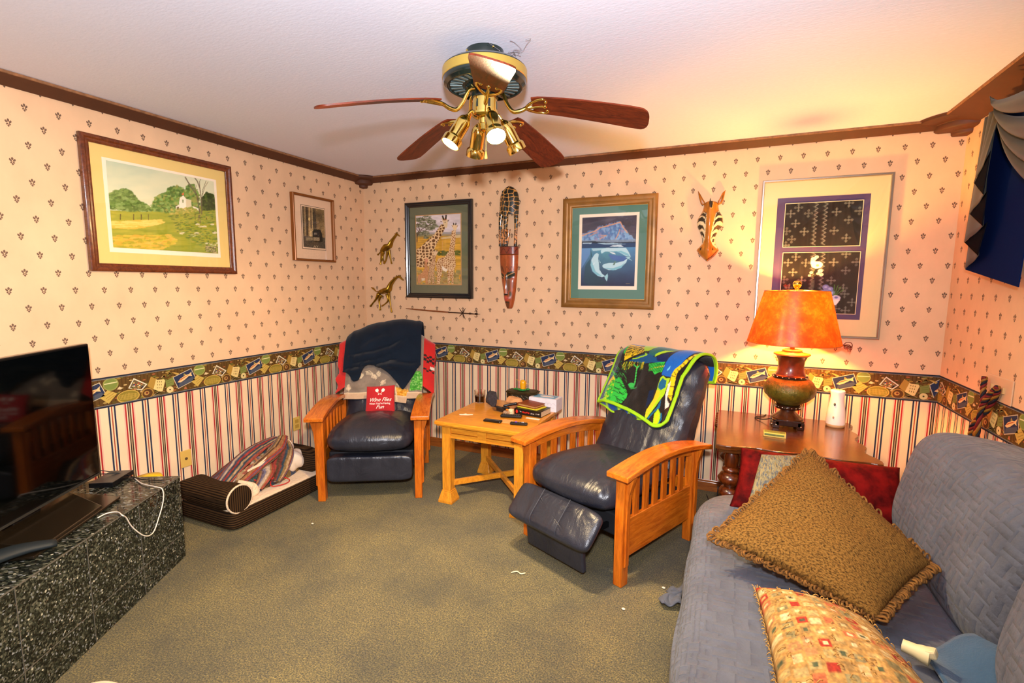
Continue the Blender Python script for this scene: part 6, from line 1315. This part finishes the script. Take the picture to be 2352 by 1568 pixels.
b.build('fringe', mat('ochre_fringe', '8c5c22', rough=.9, mot=.6, mscale=60), o, smooth=True)['kind'] = 'stuff'
# patchwork-square print pillow in front
cp = Canvas(0, 0, 420, 600, .5, 'c49a54', 3); cp.A = cp.A*(.85+.3*fbm(cp.h, cp.w, 6, 6, 3))[..., None]; rg = random.Random(12)
for i in range(10):
    for j in range(14):
        x, y = 12+i*41+rg.uniform(-3, 3), 12+j*42+rg.uniform(-3, 3)+(i % 2)*12; w = rg.uniform(13, 18); h_ = rg.uniform(12, 17); c_ = rg.choice(['b02c1c', 'cc6c44', 'e0c48c', 'e8d4a0', '8c8458', '9c9468', 'c0ac70', 'd8a860', 'a88850', 'c8905c', 'c8a868'])
        sq = lambda k: [(x-w*k, y-h_*k), (x+w*k, y-h_*k*.9), (x+w*k, y+h_*k), (x-w*k*.95, y+h_*k)]
        cp.poly(sq(1), c_, .9)
        if rg.random() < .75: cp.poly(sq(.45), rg.choice(['f0dc9c', 'e0c078', 'c8a860', '4c5c40', 'f4e4b0']), .9)
for k in range(40): x, y = rg.uniform(0, 420), rg.uniform(0, 600); cp.line([(x, y), (x+rg.uniform(-30, 30), y+rg.uniform(-12, 12))], 4, 'a87c3c', .8)
cp.grain(.3, 3, 3); cp.A = np.clip(cp.A*np.array([.9, .86, .82]), 0, 1)
o, surf, nrm, base_ = pillow('throw_pillow', 'worn yellow pillow printed with red and cream nested squares, nearest the camera', 'pillow', [(.135, 1.685, .505), (.425, 1.625, .505), (.555, 1.20, .49), (.17, 1.12, .49)], .11, mat('worn_print', vc=True, rough=.9, bump=.004, bscale=45, mot=.1), colf=lambda U, V: cp.quad(U, V, [(0, 0), (419, 0), (419, 599), (0, 599)]), n=170, seed=9, crease=.03, pinch=.05)
b = MB()
for side in range(4):
    for k in range(70):
        s = -1+2*(k+rg.random())/70; e = rg.uniform(.02, .08); P0 = ((s, -1), (1, s), (s, 1), (-1, s))[side]; P1 = ((s+rg.uniform(-.04, .04), -1-e), (1+e, s+rg.uniform(-.04, .04)), (s+rg.uniform(-.04, .04), 1+e), (-1-e, s+rg.uniform(-.04, .04)))[side]
        a, c_ = base_(np.array(P0[0]), np.array(P0[1])), base_(np.array(P1[0]), np.array(P1[1])); b.tube([a, (a+c_)/2+nrm*.006, c_+nrm*rg.uniform(-.004, .008)], .0012, 4, sub=2)
for k in range(130):
    u_, v_ = rg.uniform(-.95, .95), rg.uniform(-.95, .95); a = surf(u_, v_, .001); c_ = surf(min(max(u_+rg.uniform(-.12, .12), -.98), .98), v_+rg.uniform(-.02, .02), .006); b.tube([a, (a+c_)/2+nrm*.006, c_], .0013, 4, sub=2)
b.build('frayed_threads', mat('frayed_tan', 'b88a44', rough=.9), o, smooth=True)['kind'] = 'stuff'
# blue cloth and white bottle cap on the seat
P = np.array([[(.57+.20*u+.02*sin(v*5), 1.05+.62*v-.03*cos(u*5), .478+.012*sin(u*7+v*3)+.006*sin(v*17)+.05*u**2) for v in np.linspace(0, 1, 40)] for u in np.linspace(0, 1, 30)])
tag(grid('blue_cloth', P, mat('blue_fleece', '3d5c78', rough=.95, sheen=.3, mot=.15, mscale=12, bump=.002, bscale=150), thick=.01), 'soft slate-blue cloth spread on the sofa seat at the bottom right', 'cloth')
t = thing('spray_nozzle', 'cream plastic bottle cap lying beside the yellow printed pillow on the blue cloth', 'bottle cap', (.515, 1.545, .515), radians(-25))
MB().lathe([(.001, -.03), (.016, -.028), (.018, 0), (.022, .012), (.024, .03), (.001, .034)], (0, 0, 0), 18, M=[(0, 0, 1), (0, 1, 0), (-1, 0, 0)]).build('cap', mat('cream_cap', 'e8d4a0', rough=.4), t, auto=50)
MB().box((.030, 0, .012), (.028, .03, .022), (0, radians(-20), 0)).build('trigger', MC['cream_cap'], t, bevel=.005)

# ================================================================== DOG BED
def cord_mat():
    m = bpy.data.materials.new('brown_corduroy'); m.use_nodes = True; nt = m.node_tree; n = nt.nodes; b = n['Principled BSDF']
    tc = n.new('ShaderNodeTexCoord'); w = n.new('ShaderNodeTexWave'); w.bands_direction = 'X'; w.inputs['Scale'].default_value = 22; w.inputs['Distortion'].default_value = .5; w.inputs['Detail Scale'].default_value = 1; nt.links.new(tc.outputs['UV'], w.inputs['Vector'])
    nt.links.new(ramp(nt, w.outputs['Fac'], [(.1, '170d05'), (.6, '45301a')]), b.inputs['Base Color']); b.inputs['Roughness'].default_value = .85; b.inputs['Specular IOR Level'].default_value = .15; bumpn(nt, w.outputs['Fac'], b, .004, .7); return m
M_CORD = cord_mat(); M_SHERPA = mat('sherpa_cream', 'e8cca8', rough=.95, spec=.1, sheen=.3, bump=.010, bscale=60)
t = thing('dog_bed', 'brown corduroy dog bed with cream sherpa mattress and bolsters by the left wall', 'dog bed', (-2.852, 2.225, 0))
def rbox(name, c_, d, m, e=(12, 8), fn=None, **kw): return blob(name, c_, (d[0]/2, d[1]/2, d[2]/2), m, t, e=e, n=(90, 24), fn=fn, **kw)
def setuv(o, fx_, fy_):
    me = o.data; 
    if not me.uv_layers: me.uv_layers.new(name='UVMap')
    n_ = np.zeros(len(me.loops), dtype=np.int32); me.loops.foreach_get('vertex_index', n_); v = np.zeros(len(me.vertices)*3); me.vertices.foreach_get('co', v); v = v.reshape(-1, 3)[n_]
    me.uv_layers[0].data.foreach_set('uv', np.stack([fx_(v), fy_(v)], -1).astype(np.float32).ravel())
o = rbox('mattress_base', (0, 0, .065), (.50, .76, .125), M_CORD); setuv(o, lambda v: v[:, 2], lambda v: v[:, 0]+v[:, 1])
rbox('sherpa_top', (.0, 0, .128), (.485, .74, .022), M_SHERPA, e=(14, 4))
def bf(P): P = P.copy(); P[..., 2] += .018*np.cos(P[..., 0]*8)*-1*(P[..., 2] > 0)+.012*np.abs(P[..., 0])*4*(P[..., 2] > 0); return P
o = blob('bolster', (-.0, -.315, .19), (.24, .085, .085), M_CORD, t, e=(9, 2.2), fn=bf, n=(80, 32)); setuv(o, lambda v: np.arctan2(v[:, 2]-.19, v[:, 1]+.315)*.085, lambda v: v[:, 0])
a_ = np.linspace(0, 2*pi, 33)[:-1]; MB().tube([(.238, -.315+.083*cos(a), .192+.083*sin(a)) for a in a_], .006, 6, closed=True, sub=1).build('piping', M_SHERPA, t, smooth=True)
MB().add([(.2435, -.315+.078*cos(a), .192+.08*sin(a)) for a in a_], [tuple(range(32))]).build('bolster_end', M_CORD, t, uv=np.array([(.08*cos(a), .08*sin(a)) for a in a_]))
o = blob('bolster', (0, .325, .20), (.24, .06, .10), M_CORD, t, e=(9, 2.4), n=(80, 32)); setuv(o, lambda v: v[:, 2], lambda v: v[:, 0])
# pile of striped woven blanket
M_STR = mat('striped_weave', vc=True, rough=.95, spec=.1, mot=.35, mscale=60, bump=.005, bscale=110)
SC_ = [lin(k) for k in ('6c5c68', '9c5a48', '3c4c58', 'b89870', '7c4438', '4c6460', 'a87850', 'c8b098', '5c4434', '80788c', 'a8443c', '4c5468', '8c7048')]
def stripes(U, V, k=26, seed=0):
    rg = np.random.default_rng(seed); idx = (rg.integers(0, 13, 200)); q = np.clip((V*k+.35*np.sin(U*9)).astype(int), 0, 199); C = np.array(SC_)[idx[q]]; r_ = rg.random(V.shape)[..., None]; return C*(.75+.5*r_)
t = thing('woven_blanket', 'multicoloured striped woven blanket with cream lining heaped on the dog bed', 'blanket', (-2.89, 2.22, .138))
n1, n2 = 110, 110; U, V = np.meshgrid(np.linspace(-1, 1, n1), np.linspace(-1, 1, n2), indexing='ij')
nz = fbm(n1, n2, 22, 22, 31, 4)-.5; rr = np.sqrt(U**2+V**2); Hh = np.clip(1-rr**2.2, 0, 1)**.6
Zz = Hh*(.10+.10*np.clip(V+.2, -.6, 1)+.045*np.sin(U*7+V*5+3*nz)+.11*nz); P = np.stack([U*.185, V*.37, np.clip(Zz, 0, .3)], -1)
P = P/np.maximum(np.maximum(np.abs(U), np.abs(V)), 1e-6)[..., None]**0
k_ = np.where(rr > 1, 1/rr, 1)[..., None]; P[..., :2] *= k_
grid('heap', P, M_STR, t, col=stripes(U, U*.5+V*.15+.6+.25*nz, 30, 2))
def band(pts, w, sd, nm='fold', m=None, colr=None, h=.03):
    Pp, _ = crom(np.array(pts, float), np.ones(len(pts)), 14); N = len(Pp); nv = 49; out = np.zeros((N, nv, 3)); 
    for i in range(N):
        tt = Pp[min(i+1, N-1)]-Pp[max(i-1, 0)]; tt /= np.linalg.norm(tt); sx = np.cross(tt, (0, 0, 1)); sx /= np.linalg.norm(sx)+1e-9; up = np.cross(sx, tt); tp = .55+.45*sin(pi*min(max(i/(N-1), .02), .98))
        for j in range(nv):
            a = 2*pi*j/nv; out[i, j] = Pp[i]+sx*w*tp*cos(a)+up*h*tp*sin(a)*(1+.18*sin(a*5+i*.2))
    Uu, Vv = np.meshgrid(np.linspace(0, 1, N), np.linspace(0, 1, nv), indexing='ij'); col = stripes(Uu, Vv, 24, sd) if colr is None else np.ones((N, nv, 3))*lin(colr)
    grid(nm, out, m or M_STR, t, col=col if m is None else None, cv=True)
band([(.02, -.30, .02), (-.02, -.1, .14), (-.04, .08, .20), (-.02, .22, .235)], .075, 3, h=.02)
band([(.10, -.22, .05), (.09, -.05, .12), (.10, .10, .19), (.02, .24, .245)], .06, 5, h=.02)
band([(.20, .0, .03), (.17, .07, .10), (.13, .14, .17), (.06, .20, .225)], .075, 8, h=.022)
band([(.19, -.12, .02), (.15, -.02, .09), (.05, .02, .15), (-.05, -.05, .15)], .055, 11, h=.018)
band([(-.08, -.32, .03), (-.10, -.1, .10), (-.1, .1, .17), (-.06, .25, .22)], .065, 14, h=.02)
band([(.16, -.34, .02), (.05, -.30, .05), (-.06, -.33, .06)], .05, 0, 'cream_lining', M_SHERPA); band([(.12, -.20, .09), (.17, -.14, .05), (.21, -.16, .016), (.18, -.27, .015), (.05, -.33, .02)], .024, 0, 'cream_lining', M_SHERPA, h=.02)
band([(.08, -.10, .10), (.12, -.02, .13), (.10, .06, .16)], .02, 0, 'cream_lining', M_SHERPA)
blob('lining_bundle', (.10, .235, .085), (.075, .10, .075), mat('white_cotton', 'f0dcc4', rough=.9, bump=.01, bscale=12), t, e=(2.6, 2.4), fn=lambda P: P*(1+.10*np.sin(P[..., 1:2]*60+P[..., 2:3]*40)))
blob('lining_bundle', (-.03, .27, .155), (.10, .05, .06), MC['white_cotton'], t, e=(2.4, 2.2))
MB().tube([(.16, .02, .05), (.20, -.03, .014), (.235, -.0, .008), (.25, .06, .008), (.22, .10, .012), (.17, .05, .05)], .0032, 6).tube([(.1, -.10, .07), (.16, -.05, .045), (.21, .05, .07), (.17, .13, .13)], .004, 6).build('red_yarn', mat('red_yarn', 'c8201c', rough=.8), t, smooth=True)

# ================================================================== TILED STAND AND TELEVISION
def granite(name, pol=.12):
    m = bpy.data.materials.new(name); m.use_nodes = True; nt = m.node_tree; n = nt.nodes; b = n['Principled BSDF']; v = coords(nt, 'o', (1, .55, 1), (0, 0, .5))
    vo = n.new('ShaderNodeTexVoronoi'); vo.inputs['Scale'].default_value = 150; vo.inputs['Randomness'].default_value = 1; nt.links.new(v, vo.inputs['Vector'])
    bw = n.new('ShaderNodeSeparateColor'); nt.links.new(vo.outputs['Color'], bw.inputs[0])
    a = ramp(nt, bw.outputs[0], [(0, '141612'), (.25, '20241e'), (.48, '363a30'), (.68, '4c4e40'), (.84, '6c6c5c'), (.94, '8c9090'), (.985, 'd0ccb4')], 'CONSTANT'); g = noise(nt, v, 26, 4, .6)
    nt.links.new(mixc(nt, 1., a, ramp(nt, g, [(.3, .45), (.65, 1.0)]), 'MULTIPLY'), b.inputs['Base Color']); b.inputs['Roughness'].default_value = pol; nt.links.new(ramp(nt, bw.outputs[1], [(.3, float(.06)), (.8, float(.32))]), b.inputs['Roughness']); bumpn(nt, bw.outputs[2], b, .0006, .6); return m
M_GR = granite('black_pearl_granite')
ux, uy = -.482, .876   # stand axis pointing to its far end (along the front)
t = stand = thing('tv_stand', 'low tiled granite platform carrying the television at the left', 'stand', (-2.625, 1.585, 0), math.atan2(uy, ux))
# local: +x toward far end, +y = into the corner (left/back), front face at y=0
MB().box((-.85, .20, .2275), (1.7, .40, .455)).build('granite_body', M_GR, t, bevel=.003)
MB().prism([(-1.62, .395), (0-.02, .395), (-.25, .62), (-1.3, .62)], (0, 0, .02), (1, 0, 0), (0, 1, 0), (0, 0, .434)).build('granite_back', M_GR, t)
b = MB()
for x in (-.335, -.65, -.965, -1.28): b.box((x, -.0006, .2275), (.003, .002, .452)); b.box((x, .20, .4555), (.003, .40, .0012))
b.box((-.85, -.0006, .138), (1.7, .002, .003)); b.box((-.85, -.001, .452), (1.7, .003, .004)); b.box((-.85, .28, .4555), (1.7, .004, .0012)); b.build('tile_joint', mat('grout', '5e5a50', rough=.5), t)
# television
tvd = np.array([.531, -.847]); tva = math.atan2(tvd[1], tvd[0])
t = tv = thing('television', 'large black flat-screen television on the granite platform at the left edge', 'television', (-2.84, 1.34, .457), tva)
# local +x along the screen toward the camera, screen faces local +y
MB().box((.55, -.022, .395), (1.10, .035, .66)).build('bezel', mat('tv_gloss_black', '08090a', rough=.18, coat=.3), t, bevel=.006)
MB().box((.55, -.003, .398), (1.078, .004, .632)).build('screen', mat('tv_screen', '020303', rough=.06, spec=.45), t)
MB().box((.55, -.001, .070), (1.08, .004, .010)).build('lower_trim', mat('tv_trim', '4c4a44', rough=.25, metal=.6), t)
MB().box((.50, -.06, .30), (.60, .06, .40)).build('rear_housing', mat('black_plastic', '0c0c0d', rough=.5), t, bevel=.01)
MB().box((.42, -.045, .05), (.14, .04, .10)).build('stand_neck', MC['black_plastic'], t, bevel=.004)
M_TVB = mat('tv_base_gloss', '1c150c', rough=.22, coat=.4)
MB().prism([(.18, .185), (.70, .195), (.72, -.10), (.09, -.115)], (0, 0, .001), (1, 0, 0), (0, 1, 0), (0, 0, .012)).build('base_plate', M_TVB, t, bevel=.003)
b = MB(); b.add([(.16, -.06, .013), (.285, .172, .013), (.64, .185, .013), (.62, -.06, .013), (.16, -.05, .045), (.285, .168, .019), (.64, .181, .019), (.62, -.05, .045)], [(3, 2, 1, 0), (4, 5, 6, 7), (0, 1, 5, 4), (1, 2, 6, 5), (2, 3, 7, 6), (3, 0, 4, 7)]); b.build('base_wedge', M_TVB, t, bevel=.003)
# sound bar-ish dark cables and receiver box
t = thing('receiver_box', 'slim black receiver box behind the television corner on the granite platform', 'receiver', (-2.86, 1.39, .457), tva)
MB().box((0, 0, .013), (.17, .11, .024)).build('case', mat('receiver_black', '0e0e10', rough=.25), t, bevel=.002); MB().box((0, .0, .0255), (.165, .105, .001)).build('top_edge', mat('receiver_grey', '3c3a38', rough=.3), t)
b = MB()
b.tube([(-2.462, 1.13, .4595), (-2.47, 1.17, .461), (-2.44, 1.195, .462), (-2.385, 1.185, .462), (-2.398, 1.205, .44), (-2.425, 1.24, .372), (-2.452, 1.30, .295), (-2.485, 1.355, .276), (-2.508, 1.398, .325), (-2.528, 1.437, .395), (-2.532, 1.440, .452), (-2.565, 1.432, .463), (-2.68, 1.43, .461), (-2.80, 1.46, .461)], .0026, 8, sub=6)
tag(b.build('charging_cord', mat('white_cord', 'e8dccc', rough=.5), smooth=True), 'thin white cord looping over the front of the granite platform', 'cord')
b = MB()
for k in range(2): b.tube([(-2.90, 1.36, .50+.02*k), (-2.86, 1.44, .478), (-2.74, 1.46, .462), (-2.62, 1.50, .461-.001*k)], .0022, 6)
tag(b.build('power_cord', mat('black_cord', '141210', rough=.5), smooth=True), 'black cords trailing from behind the television over the platform top', 'cord')
t = MB().tube([(0, 0, 0), (.10, -.05, .02), (.24, -.06, .03), (.40, .0, .02)], 0, 10, rr=[.02, .032, .035, .03], flat=.5).build('dark_cloth_bundle', mat('teal_black_cloth', '0e1a20', rough=.6), smooth=True, loc=(-2.33, .93, .478), rot=(0, 0, radians(-72))); tag(t, 'dark folded bag strap lying before the television base at the left edge', 'strap')
t = MB().lathe([(.001, 0), (.055, .002), (.06, .03), (.07, .34), (.074, .36), (.06, .392), (.001, .402)], (0, 0, 0), 24).build('yellow_canister', mat('yellow_plastic', 'e8c010', rough=.4), auto=60, loc=(-2.93, 1.60, .002)); tag(t, 'bright yellow rounded object peeking up behind the granite platform', 'canister')
# white trim brush at the stand end / fluffy stool edge / thread and lint
o = blob('fluffy_cushion', (-1.87, .755, .062), (.13, .13, .062), mat('cream_fur', 'ecd0a0', rough=.95, sheen=.4, bump=.012, bscale=45), None, e=(2.2, 2.2)); tag(o, 'cream fluffy cushion on the carpet just entering the bottom left corner', 'cushion')
tag(MB().tube([(-.945, 2.165, .006), (-.92, 2.185, .008), (-.895, 2.175, .007), (-.875, 2.19, .008)], .003, 6).build('loose_thread', mat('thread_cream', 'e8dcb0', rough=.8), smooth=True), 'short cream thread lying on the carpet in front of the right recliner', 'thread')
for k, (x, y) in enumerate(((-.21, 2.36), (-.36, 2.12), (-2.27, 2.13))):
    tag(MB().ball((0, 0, .004), (.009, .006, .004), 5).build('lint_crumb', mat('lint_white', 'efe0c8', rough=.9), loc=(x, y, .002)), ('white crumb on the carpet near the fallen sofa cover corner', 'pale crumb on the open carpet just left of the right recliner front leg', 'tiny pale crumb on the carpet before the dog bed')[k], 'crumb')

# ================================================================== WINDOW SWAG, ROPE, SWITCH PLATE
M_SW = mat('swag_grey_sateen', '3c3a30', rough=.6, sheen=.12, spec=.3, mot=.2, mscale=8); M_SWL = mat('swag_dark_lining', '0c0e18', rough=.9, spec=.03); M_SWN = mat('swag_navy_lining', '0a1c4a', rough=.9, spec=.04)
t = thing('window_swag', 'grey and navy gathered curtain swag with zigzag jabot at the right edge', 'curtain', (R-.055, 3.0, 2.33), -pi/2)
# local: +x -> world -y (toward camera), +y -> world +x... local -y faces the room after -90 deg turn -> use d = distance into the room
def wl(y, z, d): return (3.0-y, -d, z-2.33)
MB().add([wl(3.28, 2.30, .012), wl(3.31, 1.575, .012), wl(2.78, 1.487, .012), wl(2.72, 2.33, .012), wl(3.28, 2.30, .016), wl(3.31, 1.575, .016), wl(2.78, 1.487, .016), wl(2.72, 2.33, .016)], [(0, 1, 2, 3), (7, 6, 5, 4), (0, 4, 5, 1), (1, 5, 6, 2), (2, 6, 7, 3), (3, 7, 4, 0)]).build('navy_panel', M_SWN, t)
# jabot: accordion folds with saw-tooth lower edge; each pleat lies in front of the one before
TT = [(3.272, 1.577), (3.065, 1.636), (3.277, 1.712), (3.014, 1.770), (3.212, 1.847), (3.005, 1.911), (3.163, 1.989), (2.985, 2.080)]
TOP = [3.228, 3.20, 3.165, 3.125, 3.06, 3.02, 2.985, 2.938]
for k in range(4):
    (yo, zo), (yi, zi) = TT[2*k], TT[2*k+1]; ta, tb = TOP[0 if k == 0 else 2*k-1], TOP[2*k+1]; dd = .030+.014*k; G_ = []
    for f in np.linspace(0, 1, 18):
        yb, zb = yo+(yi-yo)*f, zo+(zi-zo)*f; yt = ta+(tb-ta)*f
        G_.append([wl(yt+(yb-yt)*g, 2.30+(zb-2.30)*g, dd+.024*f*g+.006*sin(f*8)*(1-g*.6)) for g in np.linspace(0, 1, 22)])
    grid('jabot_fold', np.array(G_), M_SW, t, thick=.003)
    if k < 3:
        T1, T2, T3 = map(np.array, TT[2*k+1:2*k+4]); G_ = []
        for f in np.linspace(0, 1, 12):
            A_, B_ = T2+(T1-T2)*f, T2+(T3-T2)*f; G_.append([wl(*(A_+(B_-A_)*g), dd+.012+.017*f) for g in np.linspace(0, 1.12, 8)])
        grid('jabot_lining', np.array(G_), M_SWL, t, thick=.002)
for k, (y0, y1, sag) in enumerate(((2.99, 1.55, .52), (2.96, 1.60, .42), (2.93, 1.65, .31), (2.90, 1.70, .19))):
    G_ = []
    for f in np.linspace(0, 1, 44):
        row = []
        for g in np.linspace(0, 1, 12):
            s_ = sin(pi*min(max(f, 0), 1))**.55; z = 2.315-(sag-.115*g)*s_-.01*g; row.append(wl(y0+(y1-y0)*f, z, .075+.022*k+.03*sin(g*pi)*s_-.01*g))
        G_.append(row)
    grid('swag_loop', np.array(G_), M_SW, t, thick=.003)
tag(MB().box((0, 0, 0), (.03, 1.55, .02)).build('curtain_rod', mat('rod_dark', '2a1c14', rough=.4), loc=(R-.035, 2.17, 2.345)), 'dark curtain board carrying the swag on the right wall', 'curtain rod')
# twisted tie-back rope (three strands)
def twist(name, pts, r, turns, mats, parent):
    Pp, _ = crom(np.array(pts, float), np.ones(len(pts)), 14); N = len(Pp)
    for s, m in enumerate(mats):
        Q = []
        for i in range(N):
            tt = Pp[min(i+1, N-1)]-Pp[max(i-1, 0)]; tt /= np.linalg.norm(tt); x = np.cross(tt, (1, .2, 0)); x /= np.linalg.norm(x); y = np.cross(tt, x); a = turns*2*pi*i/N+s*2*pi/len(mats); Q.append(tuple(Pp[i]+r*.55*(x*cos(a)+y*sin(a))))
        MB().tube(Q, r*.62, 8, sub=1).build(name, m, parent, smooth=True)
t = thing('tieback_rope', 'thick red, navy and gold twisted curtain rope hanging on the right wall', 'rope', (R-.03, 3.02, .95))
mm_ = [mat('rope_red', '6a0c10', rough=.7), mat('rope_navy', '060a1c', rough=.7), mat('rope_gold', '8a5c1c', rough=.5)]
twist('strand', [(0, .055, .10), (-.004, .045, .05), (-.008, .02, -.02), (-.01, .035, -.10), (-.01, .05, -.20)], .011, 5, mm_, t)
twist('strand', [(0, -.075, .075), (-.004, -.055, .055), (-.012, -.02, .01), (-.016, .01, -.06), (-.016, .02, -.20)], .011, 5, mm_, t)
twist('strand', [(0, -.075, .075), (.006, -.06, .04), (.004, 0, -.05), (-.02, .05, -.13), (-.02, .075, -.20)], .011, 5, mm_, t)
t = thing('switch_plate', 'pale semi-clear plastic switch surround behind the curtain rope on the right wall', 'switch plate', (R-.004, 2.99, 1.01))
MB().box((0, 0, 0), (.006, .235, .115), (radians(0), 0, 0)).build('plate', mat('pale_plastic', 'd8b490', rough=.35), t, bevel=.003); MB().box((-.006, .06, 0), (.008, .012, .028)).box((-.006, -.05, 0), (.008, .012, .028)).build('toggle', mat('cream_plastic', 'd8b078'), t, bevel=.001)
